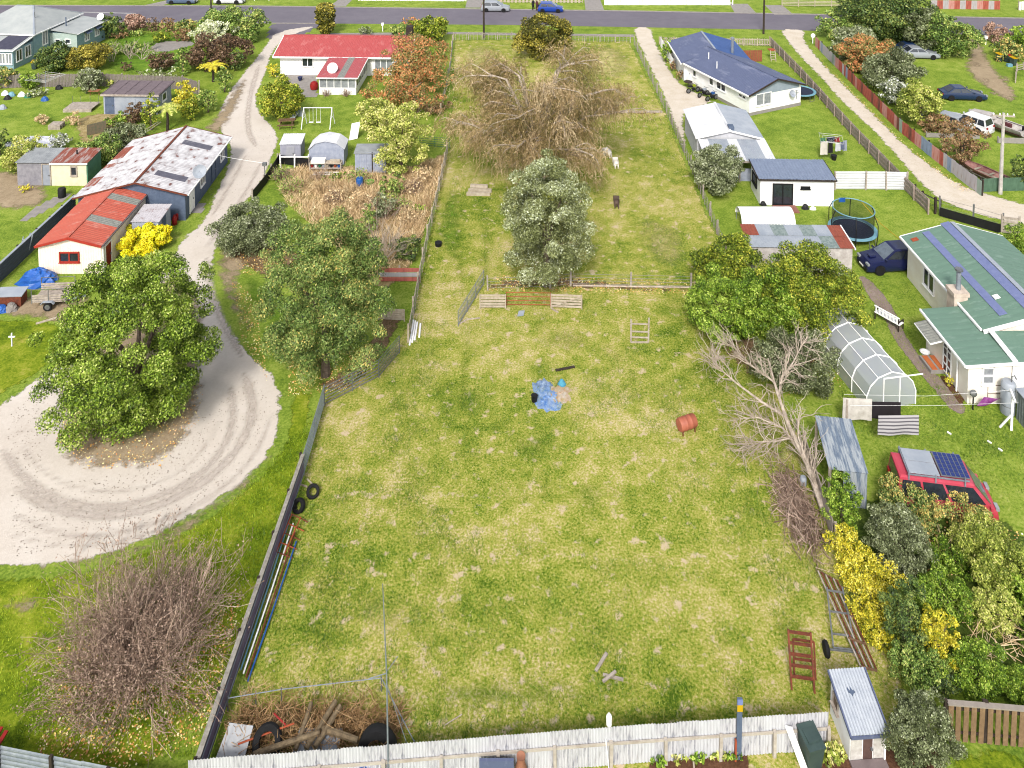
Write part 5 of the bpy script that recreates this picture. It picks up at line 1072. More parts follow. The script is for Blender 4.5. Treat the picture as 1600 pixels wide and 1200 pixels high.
plant('shrub', 'yellowing creeper over the side of the red van', SH, 1366, 1466, 736, 828, 'brownmix', 34, rc=.26, px=1.95, tmid=.5, flat=1.35)
plant('shrub', 'yellowing creeper below front of the red van', SH, 1440, 1552, 752, 838, 'brownmix', 34, rc=.26, px=1.95, tmid=.6, flat=1.35)
plant('shrub', 'pale leafy thicket in the overgrown garden', SH, 1490, 1606, 796, 930, 'lime', 40, rc=.26, px=1.95, tmid=.3, flat=1.35)
plant('shrub', 'fresh green thicket above the brown paling fence', SH, 1478, 1580, 990, 1098, 'brightgreen', 40, rc=.25, px=1.95, tmid=.4, flat=1.35)
plant('shrub', 'leafy green thicket at right edge above paling fence', SH, 1560, 1660, 1030, 1118, 'brightgreen', 34, rc=.25, px=1.95, tmid=.45, flat=1.35)
plant('shrub', 'low green weeds in middle of the overgrown garden', SH, 1425, 1530, 880, 985, 'brightgreen', 34, rc=.24, px=1.95, tmid=.35, flat=1.35)
plant('shrub', 'broad leaved green plant at right edge by dry stalks', SH, 1570, 1650, 890, 970, 'brightgreen', 22, px=3.0)
plant('shrub', 'olive grey rounded bush beside the white playhouse', SH, 1384, 1492, 1052, 1224, 'grey', 60, rc=.24, px=1.95, tmid=.24)
plant('shrub', 'leafy green plant between green bin and the playhouse', SH, 1280, 1322, 1150, 1200, 'lime', 14, px=4.5, cov=1)
plant('shrub', 'small yellow strappy plant in the bed by cream wall', SH, 1474, 1490, 582, 606, 'yellow', 8, aspect=.25)
for i, (x, y) in enumerate(((1030, 1190), (1062, 1184), (1092, 1184), (1122, 1178), (1148, 1180))):
    plant('vegetable', ('low leafy vegetable clump in bed below the white fence, ' + ('leftmost', 'second from left', 'third from left', 'fourth from left', 'rightmost')[i]), 'vegetable', x - 15, x + 15, y - 12, y + 12, ('brightgreen', 'lime')[i % 2], 8, px=4.5, trunk=False)

for i, (x0, x1, yt, yb, m_) in enumerate(((1500, 1590, 905, 1000, 'lime'), (1445, 1530, 835, 905, 'brightgreen'), (1392, 1470, 985, 1090, 'mid'), (1530, 1620, 850, 910, 'dark'), (1400, 1450, 820, 890, 'mid'), (1450, 1500, 1030, 1095, 'dark'), (1590, 1660, 960, 1040, 'brightgreen'))):
    plant('shrub', ('pale green weeds right of', 'fresh weeds below the van creeper and above', 'leafy undergrowth between grey bush and', 'dark bramble at right edge beyond', 'blue green sprawl left of', 'dark low ivy under', 'tall weeds at right edge beside')[i] + ' the ' + ('orange yellow shrub', 'bare dry shrub', 'orange yellow shrub', 'dry golden stalks', 'fresh weeds', 'orange yellow shrub base', 'dry golden stalks')[i], SH, x0, x1, yt, yb, m_, 30, rc=.26, px=1.95, tmid=.4, flat=1.35)
# ---- multi stem twiggy generator
def branch(out, p, d, ln, r, depth, rng, spread=.55, kids=3, up=.1, k=4, wob=.18):
    pts = [p]; q = p.copy(); dd = d.copy()
    for i in range(k - 1):
        dd = dd + rng.normal(0, wob, 3); dd[2] += up * .3; dd /= np.linalg.norm(dd); q = q + dd * ln / (k - 1); pts.append(q)
    out.append((np.array(pts), r, r * .55))
    if depth <= 0: return
    for i in range(kids):
        f = rng.uniform(.35, 1.); j = min(k - 1, int(f * (k - 1))); b = pts[j] + (pts[min(j + 1, k - 1)] - pts[j]) * (f * (k - 1) - j)
        nd = dd + rng.normal(0, spread, 3); nd[2] += up; nd /= np.linalg.norm(nd)
        branch(out, b, nd, ln * rng.uniform(.5, .78), r * .55, depth - 1, rng, spread, kids, up, k, wob)
def twig_part(par, out, mk, rng, rmin=0.006, name='branches'):
    S = np.stack([o[0] for o in out]); r0 = np.maximum([o[1] for o in out], rmin); r1 = np.maximum([o[2] for o in out], rmin * .8)
    return inst(name, strand_mesh(name, S, r0, r1, LM[mk], np.clip(.5 + rng.normal(0, .28, len(S)), 0, 1)), par)
# bare twiggy shrub bottom left
rng = rngs(5); P0 = g(224, 1046); t = thing('bare_shrub', 'big bare twiggy shrub with purple brown stems at bottom left', 'shrub', P0)
out = []
for i in range(150):
    a = rng.uniform(0, 6.283); e = rng.uniform(.15, 1.35); d = np.array([math.cos(a) * math.cos(e), math.sin(a) * math.cos(e), math.sin(e)])
    branch(out, np.array([math.cos(a) * .35, math.sin(a) * .35, 0.]) * rng.uniform(.2, 1.5), d, rng.uniform(1.3, 2.45) * (1 + .25 * (abs(math.cos(a)))), .026, 2, rng, .45, 4, .12)
out = [o for o in out if o[0][:, 2].min() > -.05]
twig_part(t, out, 'twig', rng, .009)
tips = np.concatenate([o[0][1:] for o in out if o[1] < .013]); tips = tips[rng.uniform(0, 1, len(tips)) < .9]; tips = np.repeat(tips, 5, 0) + rng.normal(0, .12, (len(tips) * 5, 3))
inst('withered_leaves', leaf_mesh('wl', tips, rng.normal(0, 1, tips.shape), .07, LM['twig'], rng, .5, rng.uniform(0, .75, len(tips))), t)
# bare twig shrubs elsewhere
def bare(label, x, y, h, n, mk, seed, depth=2, kids=3, r=.025, spread=.5, flatk=1., name='bare_shrub', cat='shrub', e0=.5, rmin=.008, leaf=None):
    rng = rngs(seed); t = thing(name, label, cat, g(x, y)); out = []
    for i in range(n):
        a = rng.uniform(0, 6.283); e = rng.uniform(e0, 1.45); d = np.array([math.cos(a) * math.cos(e) * flatk, math.sin(a) * math.cos(e) * flatk, math.sin(e)])
        branch(out, np.array([math.cos(a), math.sin(a), 0.]) * rng.uniform(0, .25), d, h * rng.uniform(.5, .75), r, depth, rng, spread, kids, .15)
    twig_part(t, out, mk, rng, rmin)
    if leaf:
        tips = np.concatenate([o[0][2:] for o in out if o[1] < r * .6]); inst('leaves', leaf_mesh('l', tips + rng.normal(0, .1, tips.shape), rng.normal(0, 1, tips.shape), leaf[1], LM[leaf[0]], rng, .6), t)
    return t
bare('pale bare many stemmed shrub above the rusty iron panel', 592, 412, 3.2, 22, 'pale', 11, 2, 3, .03, .35)
bare('bare brown shrub behind the pale many stemmed shrub', 600, 345, 2.4, 14, 'twig', 12, 2, 3, .025, .45)
for i, (x, y) in enumerate(((175, 96), (203, 92), (222, 93))):
    bare(('bare pale fruit tree nearest the villa hedge', 'bare pale fruit tree in middle of the villa lawn row', 'bare pale fruit tree nearest the brown shrub')[i], x, y, 2.3, 5, 'pale', 20 + i, 2, 3, .05, .6, name='fruit_tree', cat='tree', rmin=.02, e0=.8)
bare('bare leafless bush at foot of the lower orange autumn tree', 650, 176, 2.0, 8, 'twig', 31, 2, 3, .03, .5, rmin=.015)
bare('bare dry shrub in the overgrown garden beside yellow creeper', 1470, 870, 1.5, 14, 'tan', 32, 1, 3, .015, .4)
bare('dry brown weed clump in the weedy yard', 500, 300, 1.3, 30, 'tan', 33, 1, 3, .012, .5, rmin=.012)
bare('dry tan weed clump behind blue barrel', 470, 290, 1.1, 30, 'tan', 34, 1, 3, .012, .5, rmin=.012)
bare('dry rusty weed clump right of the potting bench', 497, 282, 1.2, 24, 'twig', 35, 1, 3, .012, .4, rmin=.012)
bare('dry tan stalks at lower side of weedy yard', 545, 305, 1.2, 30, 'tan', 36, 1, 3, .012, .5, rmin=.012)
bare('dry stalks near the green pipe gate', 665, 262, 1.0, 26, 'tan', 37, 1, 3, .012, .5, rmin=.012)
for i, (x, y, m_) in enumerate(((455, 300, 'tan'), (520, 318, 'twig'), (560, 322, 'tan'), (622, 330, 'tan'), (645, 300, 'twig'), (640, 345, 'tan'), (560, 285, 'tan'), (600, 262, 'tan'), (660, 285, 'tan'), (440, 280, 'twig'))):
    bare('dry overgrown weed tangle in weedy yard, ' + ('by black fence', 'above leafy tree', 'upper middle', 'right of grey shrub', 'by wire fence top', 'by wire fence middle', 'behind blue barrel left', 'under bamboo tree', 'beside pipe gate fence', 'far left corner')[i], x, y, 1.25, 46, m_, 140 + i, 1, 4, .012, .6, rmin=.012, e0=.25, name='weed_clump', cat='weeds', leaf=(('tan', .16) if i % 3 else ('mid', .16)))
plant('shrub', 'lime leafy bush behind the grey round shrub in yard', SH, 588, 618, 298, 330, 'lime', 14)
plant('shrub', 'green sapling left of the pale many stemmed shrub', SH, 560, 590, 318, 372, 'mid', 16)
plant('shrub', 'low green weeds near the wire fence in yard', SH, 640, 668, 318, 332, 'brightgreen', 8)
plant('shrub', 'low green weeds behind the bench in yard', SH, 500, 545, 268, 284, 'brightgreen', 10, cov=.7)
for i, (x, y) in enumerate(((118, 868), (208, 842), (240, 838), (265, 830), (175, 868))):
    bare('thin dry weed stalks at gravel edge, ' + ('far left', 'middle', 'right of middle', 'far right', 'left of middle')[i], x, y, 1.0, 5, 'twig', 50 + i, 1, 3, .008, .3, rmin=.008, leaf=('twig', .09), cat='weed', name='dry_weed')
bare('brown reed clump along the glazed porch base, left', 510, 150, 1.2, 40, 'twig', 61, 0, 0, .02, .2, rmin=.02, name='reed_clump', cat='plant')
bare('brown reed clump along the glazed porch base, right', 540, 150, 1.2, 40, 'twig', 62, 0, 0, .02, .2, rmin=.02, name='reed_clump', cat='plant')
# weeping willow, bare
rng = rngs(9); P0 = g(842, 285); t = thing('willow_tree', 'huge bare weeping willow with hanging tan twigs in upper paddock', 'tree', P0)
k = (P0.y * _c + CAMH * _s) / FPX; HW = hz(P0.y, 66); RX = 130 * k
b = MB(); b.tube([(0, 0, -.2), (.2, .1, 1.0), (.1, .3, 1.9)], [.55, .42, .36], 9); boughs = []
for i in range(19):
    a = 2.39996 * i + rng.uniform(-.2, .2); q = .25 + .72 * math.sqrt((i + .5) / 19); hh = HW * (1.02 - .66 * q * q) * rng.uniform(.88, 1.04); ca, sa = math.cos(a) * RX * q, math.sin(a) * RX * q * .95
    p = np.array([(.1, .3, 1.7), (ca * .3, sa * .3, hh * .6), (ca * .65, sa * .65, hh * .92), (ca, sa, hh * .97)]); b.tube([tuple(v) for v in p], [.24, .17, .1, .04], 6)
    for m_ in range(8):
        f = rng.uniform(.7, 3.); w = int(min(f, 2.99)); c0 = p[w] + (p[w + 1] - p[w]) * (f - w); d = np.array([math.cos(a + rng.normal(0, .8)), math.sin(a + rng.normal(0, .8)) * .9, rng.uniform(.1, .55)]); ln_ = RX * rng.uniform(.24, .5)
        pts = np.array([c0, c0 + d * ln_ * .5, c0 + d * ln_ * .85 - np.array([0, 0, ln_ * .05]), c0 + d * ln_ * 1.1 - np.array([0, 0, ln_ * .28])]); boughs.append(pts); b.tube([tuple(v) for v in pts], [.07, .05, .035, .02], 4)
b.build('trunk', M_barkpale, t, smooth=True)
ns = 15000; B_ = np.stack(boughs); bi = rng.integers(0, len(B_), ns); f = rng.uniform(.15, 2.999, ns); w = f.astype(int); u = (f - w)[:, None]
st_ = B_[bi, w] * (1 - u) + B_[bi, w + 1] * u + rng.normal(0, .5, (ns, 3)); bd = unit(B_[bi, 3] - B_[bi, 0])
dr = unit(bd * .7 + rng.normal(0, .75, (ns, 3)) + np.array([-.3, -.2, .12])); ln = rng.uniform(.5, 1.9, ns); K = 4; S = np.zeros((ns, K, 3)); curl = rng.normal(0, .27, (ns, K, 3)).cumsum(1) * .5
for i in range(K):
    q = i / (K - 1); S[:, i] = st_ + dr * (ln * .62 * (q - .38 * q * q))[:, None]; S[:, i, 2] -= ln * .5 * q * q
S += curl * np.linspace(0, 1, K)[None, :, None]; S[..., 2] = np.maximum(S[..., 2], .12)
tb = np.clip(.5 + rng.normal(0, .2, len(B_))[bi] + rng.normal(0, .25, ns), 0, 1)
inst('hanging_twigs', strand_mesh('tw', S, np.full(ns, .015), np.full(ns, .01), LM['willow'], tb), t)
n2 = 42000; pk = rng.integers(0, ns, n2); fi = rng.integers(1, K, n2); lp = S[pk, fi] + rng.normal(0, .08, (n2, 3))
inst('withered_leaves', leaf_mesh('wlv', lp, rng.normal(0, 1, lp.shape), .15, LM['willow'], rng, .3, np.clip(tb[pk] + rng.normal(0, .15, n2), 0, 1), droop=.4), t)
# leaning dead tree
rng = rngs(13); A0 = g(1292, 812); t = thing('dead_tree', 'pale bare dead tree leaning left over the paddock', 'tree', A0); out = []
def wp(x, y, z): return np.array(g(x, y, z) - A0)
mains = [[wp(1292, 812, .1), wp(1262, 726, 1.0), wp(1232, 664, 1.7), wp(1214, 612, 2.4), wp(1200, 560, 3.0)], [wp(1262, 728, .9), wp(1240, 690, 1.3), wp(1222, 668, 1.6), wp(1184, 652, 1.9), wp(1150, 655, 1.8)],
         [wp(1226, 650, 1.8), wp(1190, 628, 2.3), wp(1150, 598, 2.8), wp(1120, 572, 3.0), wp(1112, 560, 3.1)], [wp(1216, 620, 2.2), wp(1222, 590, 2.8), wp(1240, 565, 3.2), wp(1250, 545, 3.4), wp(1255, 535, 3.5)],
         [wp(1284, 790, .2), wp(1272, 750, .8), wp(1258, 715, 1.2), wp(1248, 685, 1.7), wp(1245, 655, 2.1)], [wp(1208, 596, 2.6), wp(1180, 575, 3.0), wp(1160, 560, 3.2), wp(1150, 545, 3.3), wp(1140, 540, 3.4)],
         [wp(1236, 684, 1.4), wp(1210, 690, 1.5), wp(1190, 690, 1.4), wp(1172, 698, 1.2), wp(1160, 694, 1.1)]]
b = MB()
for i, m_ in enumerate(mains):
    r = (.17, .075, .075, .06, .09, .045, .045)[i]; b.tube([tuple(p) for p in m_], [r, r * .85, r * .65, r * .42, r * .2], 7)
    for j in range(34 if i else 16):
        f = rng.uniform(1.0 if i == 0 else .3, 3.95); q = int(f); p = m_[q] + (m_[q + 1] - m_[q]) * (f - q); d = (m_[q + 1] - m_[q]); d = d / np.linalg.norm(d) + rng.normal(0, .6, 3); d[2] += .15; d /= np.linalg.norm(d)
        branch(out, p, d, rng.uniform(.5, 1.3), .03, 2, rng, .5, 2, .1)
b.build('trunk', M_barkpale, t, smooth=True); twig_part(t, out, 'pale', rng, .008)
# brush pile
rng = rngs(14); t = thing('brush_pile', 'heap of dead brown branches beside the dead tree', 'brush pile', g(1245, 800)); n = 950
c0 = rng.normal(0, 1, (n, 3)) * np.array([.42, 1.15, 0]); c0[:, 2] = np.abs(rng.normal(0, .22, n)) + .04; d = rng.normal(0, 1, (n, 3)) * np.array([.45, 1, .12]); d = unit(d); l = rng.uniform(.4, 1.3, (n, 1))
S = np.stack([c0 - d * l * .5, c0 + rng.normal(0, .05, (n, 3)), c0 + d * l * .5], 1); S[..., 2] = np.abs(S[..., 2]) + .02
inst('sticks', strand_mesh('st', S, rng.uniform(.008, .03, n), np.full(n, .006), LM['twig'], rng.uniform(0, 1, n)), t)
# old golden / tree ferns
def fern(label, x, y, h, n, ln, mk, seed):
    rng = rngs(seed); t = thing('tree_fern', label, 'tree fern', g(x, y)); MB().tube([(0, 0, -.1), (.05, 0, h * .5), (0, 0, h)], [.16, .13, .11], 7).build('trunk', M_wooddark, t, smooth=True)
    for i in range(n):
        a = 6.283 * i / n + rng.uniform(-.2, .2); L_ = ln * rng.uniform(.75, 1.1); k = 14; f = np.linspace(0, 1, k); dr = rng.uniform(.35, .8)
        X = np.cos(a) * L_ * f; Y = np.sin(a) * L_ * f; Z = h + L_ * (.45 * f - dr * f * f); w = .22 * L_ * np.sin(np.pi * (f * .85 + .12)); px_, py_ = -math.sin(a), math.cos(a)
        P = []; 
        for j in range(k - 1):
            for s_ in (-1, 1):
                ww = s_ * w[j]; P += [(X[j], Y[j], Z[j]), (X[j + 1], Y[j + 1], Z[j + 1]), (X[j + 1] * .3 + X[j] * .7 + px_ * ww, Y[j + 1] * .3 + Y[j] * .7 + py_ * ww, Z[j] - .05 * L_)]
        P = np.array(P); inst('frond', np_mesh('fr', P, np.arange(len(P)).reshape(-1, 3), LM[mk], np.clip(.55 + rng.normal(0, .2, len(P) // 3), 0, 1)), t)
fern('yellow tree fern in front of the maroon shrub', 333, 128, 2.0, 14, 2.0, 'yellow', 71)
fern('green tree fern left of the barn roof', 262, 204, 2.4, 12, 1.8, 'lime', 72)
# cattle-pen dry scrub at bottom
rng = rngs(15); t = thing('scrub_heap', 'heap of dry brown scrub behind bottom fence', 'brush pile', g(500, 1150)); n = 2100
c0 = np.stack([rng.uniform(-3.3, 3.0, n), rng.normal(.1, .5, n), np.abs(rng.normal(0, .25, n))], 1); d = unit(rng.normal(0, 1, (n, 3)) * np.array([1, .8, .8])); d[:, 2] = np.abs(d[:, 2]); l = rng.uniform(.2, .7, (n, 1))
S = np.stack([c0, c0 + d * l * .5 + rng.normal(0, .04, (n, 3)), c0 + d * l], 1)
inst('sticks', strand_mesh('st2', S, np.full(n, .012), np.full(n, .006), LM['scrub'], rng.uniform(0, 1, n)), t)
# dry bean frame
t = thing('stalk_frame', 'tangle of dry golden stalks in overgrown garden', 'stalks', g(1570, 1020)); rng = rngs(16); n = 90
c0 = np.stack([rng.uniform(-1.2, 1.4, n), rng.uniform(-.8, 1.3, n), rng.uniform(.1, .9, n)], 1); d = unit(rng.normal(0, 1, (n, 3)) * np.array([1, .8, .3])); l = rng.uniform(.5, 1.6, (n, 1))
inst('stalks', strand_mesh('sk', np.stack([c0 - d * l * .5, c0, c0 + d * l * .5], 1), np.full(n, .015), np.full(n, .012), LM['tan'], rng.uniform(.3, 1, n)), t)
plant('pohutukawa_tree', 'broad clumpy glossy green tree on island of the gravel turning loop', 'tree', 78, 344, 372, 690, 'pohu', 140, rc=.18, px=2.15, th=.0, tmid=.52, seed=77, tvar=.24, lo=.45, cov=.8, fill=False, fl=.8, aspect=.6)

# ---------------------------------------------------------------- vehicles
M_screen = mat('windscreen_painted_sky_reflection', C(136, 150, 162), C(100, 112, 124), rough=.1, spec=.6)  # pale tone is the sky's reflection painted into the glass colour
def paint(name, c, c2=None, rough=.25): return mat(name, c, c2 or tuple(x * .9 for x in c[:3]) + (1,), rough=rough, spec=.5, scale=.8)
STY = {  # belt line (t, z fraction of height, width fraction); cabin: base rear, roof rear, roof front, base front
 'sedan': ([(0, .42, .84), (.02, .6, .92), (.2, .64, 1), (.5, .63, 1), (.72, .63, 1), (.93, .52, .95), (1, .36, .82)], (.1, .27, .52, .72)),
 'hatch': ([(0, .42, .86), (.02, .58, .95), (.25, .62, 1), (.6, .61, 1), (.78, .6, .98), (.95, .5, .92), (1, .36, .8)], (.02, .12, .56, .78)),
 'wagon': ([(0, .4, .88), (.02, .58, .96), (.3, .6, 1), (.6, .6, 1), (.74, .6, 1), (.95, .52, .95), (1, .36, .84)], (.015, .07, .52, .74)),
 'van': ([(0, .34, .92), (.015, .5, .98), (.3, .52, 1), (.8, .52, 1), (.93, .5, .98), (.985, .42, .92), (1, .3, .86)], (.01, .035, .76, .945)),
}
def car(label, cat, p, Lc, Wc, Hc, rz, pm, style='sedan', name='parked_car', group=None):
    t = thing(name, label, cat, p, rz, group); st, (c0, c1, c2, c3) = STY[style]; zb = .2
    prof = lambda w, zt: [(-w * .9, zb), (-w, zb + .12), (-w, zb + (zt - zb) * .62), (-w * .93, zt - .03), (-w * .8, zt), (w * .8, zt), (w * .93, zt - .03), (w, zb + (zt - zb) * .62), (w, zb + .12), (w * .9, zb)]
    b = MB(); vs = []; kk = 10
    for tt, zf, wf in st:
        for y, z in prof(Wc / 2 * wf, Hc * zf): vs.append(((tt - .5) * Lc, y, z))
    m = len(st); fs = [(i * kk + j, i * kk + (j + 1) % kk, (i + 1) * kk + (j + 1) % kk, (i + 1) * kk + j) for i in range(m - 1) for j in range(kk)] + [tuple(range(kk))[::-1], tuple((m - 1) * kk + j for j in range(kk))]
    b.add(vs, fs); body = b.build('body', pm, t, smooth=True)
    zl = Hc * np.interp([c0, c1, c2, c3], [s_[0] for s_ in st], [s_[1] for s_ in st]) - .02; X = [(c - .5) * Lc for c in (c0, c1, c2, c3)]; wb = Wc / 2 * .93; wr = Wc / 2 * (.86 if style == 'van' else .76); zr = Hc
    q = [(X[0], -wb, zl[0]), (X[0], wb, zl[0]), (X[1], -wr, zr - .05), (X[1], wr, zr - .05), (X[2], -wr, zr - .05), (X[2], wr, zr - .05), (X[3], -wb, zl[3]), (X[3], wb, zl[3]),
         (X[1] + .1, -wr * .86, zr), (X[1] + .1, wr * .86, zr), (X[2] - .12, -wr * .86, zr), (X[2] - .12, wr * .86, zr)]
    MB().add(q, [(0, 1, 3, 2), (6, 4, 5, 7), (0, 2, 4, 6), (1, 7, 5, 3), (8, 9, 11, 10), (2, 3, 9, 8), (3, 5, 11, 9), (5, 4, 10, 11), (4, 2, 8, 10), (0, 6, 7, 1)]).build('cabin', pm, t, smooth=False)
    def glass(nm, A, B_, C_, D_, u0, u1, v0, v1, off):
        A, B_, C_, D_ = map(Vector, (A, B_, C_, D_)); f = lambda u, v: A.lerp(B_, u).lerp(D_.lerp(C_, u), v) + Vector(off)
        MB().add([f(u0, v0), f(u1, v0), f(u1, v1), f(u0, v1)], [(0, 1, 2, 3)]).build(nm, M_screen if nm == 'windscreen' else M_darkglass, t)
    glass('windscreen', q[6], q[7], q[5], q[4], .06, .94, .1, .95, (.012, 0, .012)); glass('rear_window', q[1], q[0], q[2], q[3], .08, .92, .2, .92, (-.012, 0, .012))
    for sgn, (a0, a3, a2, a1) in ((-1, (q[0], q[6], q[4], q[2])), (1, (q[1], q[7], q[5], q[3]))):
        for u0, u1 in (((.04, .27), (.3, .56), (.59, .95)) if style in ('wagon', 'van') else ((.08, .48), (.52, .92))): glass('side_window', a0, a3, a2, a1, u0, u1, .16, .9, (0, sgn * .012, .004))
    r = .31 if Hc < 1.6 else .35
    for sx in (.19, .8):
        for sy in (-1, 1):
            w = MB().lathe([(r * .6, -.09), (r * .95, -.1), (r, -.06), (r, .06), (r * .95, .1), (r * .6, .09)], 18, axis='y').build('wheel', M_tyre, t, ((sx - .5) * Lc, sy * (Wc / 2 - .05), r), smooth=True)
            MB().lathe([(.03, sy * .085), (r * .6, sy * .08), (r * .62, sy * .05)], 14, axis='y').build('rim', M_rim, w)
            MB().lathe([(r * 1.12, -.005), (r * 1.12, .005)], 18, ((sx - .5) * Lc, sy * (Wc / 2 + .006), r + .02), axis='y').build('wheel_arch', M_black, t)
    zh = Hc * .44
    for sy in (-1, 1):
        MB().box(Lc * .485, sy * Wc * .34, zh, .16, .34, .15).build('headlight', M_curtain, t); MB().box(-Lc * .492, sy * Wc * .36, Hc * .5, .08, .24, .18 if style != 'van' else .4).build('tail_light', M_red, t)
        MB().box(X[3] - .15, sy * (Wc / 2 + .06), zl[3] + .12, .1, .16, .11).build('mirror', pm, t)
    MB().box(Lc * .5, 0, .34, .06, Wc * .7, .16).build('bumper', M_black if style != 'van' else pm, t)
    MB().box(-Lc * .503, 0, .52, .03, .5, .12).build('number_plate', M_white, t); MB().box(Lc * .51 + .03, 0, .42, .03, .5, .12).build('number_plate', M_white, t)
    return t
pw, psil, pblue, pnavy, pdb = paint('white_car_paint', C(244, 244, 246, .6)), paint('silver_car_paint', C(190, 196, 204), rough=.3), paint('blue_car_paint', C(40, 84, 190)), paint('navy_car_paint', C(34, 42, 92)), paint('dark_blue_car_paint', C(38, 62, 104))
ppink = paint('faded_red_van_paint', C(238, 100, 124), C(228, 60, 78), rough=.45)
car('silver sedan parked nose right under the dark trees', 'car', g(1436, 90), 4.7, 1.75, 1.42, math.radians(-4), psil, 'sedan')
car('dark blue car half hidden behind the silver sedan', 'car', g(1425, 83), 4.5, 1.75, 1.45, math.radians(-4), pdb, 'sedan')
car('dark blue sedan parked alone in middle of the yard', 'car', g(1503, 154), 4.8, 1.8, 1.42, math.radians(-5), pdb, 'sedan')
car('white wagon with its tail towards the concrete block wall', 'car', g(1512, 200), 4.5, 1.8, 1.68, math.radians(124), pw, 'wagon')
car('white car half hidden behind feathery tree left of the wagon', 'car', g(1474, 196), 4.2, 1.7, 1.45, math.radians(130), psil, 'hatch')
nv = car('navy off-roader with bonnet scoop beside the green roofed house', 'car', g(1392, 418), 4.4, 1.75, 1.7, math.radians(186), pnavy, 'wagon')
MB().extr([(-.2, 1.0), (.2, 1.0), (.16, 1.09), (-.16, 1.09)], 0, .5, 'x').build('bonnet_scoop', pnavy, nv, (1.25, 0, 0.0))
car('silver hatchback parked across the street beside power pole', 'car', g(774, 17), 4.4, 1.75, 1.55, math.radians(-3), psil, 'hatch')
car('bright blue hatchback parked across the street beside two people', 'car', g(860, 18), 3.9, 1.7, 1.5, math.radians(-3), pblue, 'hatch')
car('grey car parked on the far verge at top left', 'car', g(285, 5), 4.6, 1.75, 1.45, math.radians(-2), paint('slate_car_paint', C(110, 130, 160)), 'sedan')
car('white car parked on the far verge at top left', 'car', g(359, 5), 4.7, 1.8, 1.6, math.radians(-2), pw, 'wagon')
# red van with roof rack and solar panel
vp = g(1470, 792); vn = car('faded red van with a solar panel and white boards on its roof', 'van', vp, 4.6, 1.75, 1.95, math.radians(-9), ppink, 'van', name='camper_van')
rk = MB()
for x_ in (-1.75, -.55, .75): rk.beam((x_, -.8, 2.12), (x_, .8, 2.12), .06)
rk.beam((-1.8, -.78, 2.12), (.95, -.78, 2.12), .05); rk.beam((-1.8, .78, 2.12), (.95, .78, 2.12), .05)
for x_ in (-1.75, -.55, .75):
    for y_ in (-.78, .78): rk.beam((x_, y_, 1.85), (x_, y_, 2.22), .06)
rk.build('roof_rack', M_steel, vn)
for y_ in (-.38, .38): MB().b0(-1.72, -.35, y_ - .36, y_ + .36, 2.16, 2.19).build('roof_board', M_roofgl, vn)
sp = MB().b0(-.3, 1.0, -.72, .72, 2.17, 2.21).build('solar_panel', M_rim, vn)
M_cell = mat('solar_cell', C(58, 78, 150), C(48, 64, 132), rough=.25)
cm = MB().b0(-.085, .085, -.105, .105, 0, .006).mesh('cell', M_cell)
for i in range(6):
    for j in range(6): inst('cell', cm, sp, (-.2 + i * .21 + .05, -.58 + j * .232, 2.211))
# trailer with slatted sides
tr = thing('trailer', 'small single axle trailer with slatted timber sides by the blue tarpaulin', 'trailer', g(84, 474), math.radians(4))
MB().b0(-1.1, 1.15, -.65, .65, .5, .56).build('deck', M_wood, tr)
for sy in (-.66, .66):
    for j in range(3): MB().b0(-1.1, 1.15, sy - .015, sy + .015, .6 + j * .16, .72 + j * .16).build('side_board', M_wood, tr)
for x_ in (-1.08, 0, 1.13):
    for sy in (-.68, .68): MB().beam((x_, sy, .45), (x_, sy, 1.45), .04).build('stake', M_dullsteel, tr)
for sy in (-.68, .68): MB().tube([(-1.08, sy, 1.43), (1.13, sy, 1.43)], .02, 5).build('top_rail', M_dullsteel, tr)
for sy in (-.82, .82):
    w = MB().lathe([(.17, -.07), (.27, -.08), (.29, 0), (.27, .08), (.17, .07)], 16, axis='y').build('wheel', M_tyre, tr, (0, sy, .29), smooth=True); MB().lathe([(.03, -.075), (.17, -.07)], 12, axis='y').build('rim', M_rim, w)
    MB().extr([(-.45, .5), (-.3, .66), (.3, .66), (.45, .5), (.4, .5), (.28, .62), (-.28, .62), (-.4, .5)], sy - .1, sy + .1).build('mudguard', M_roofgl, tr)
MB().beam((1.1, .4, .48), (2.1, 0, .46), .07).beam((1.1, -.4, .48), (2.1, 0, .46), .07).build('drawbar', M_roofgl, tr)
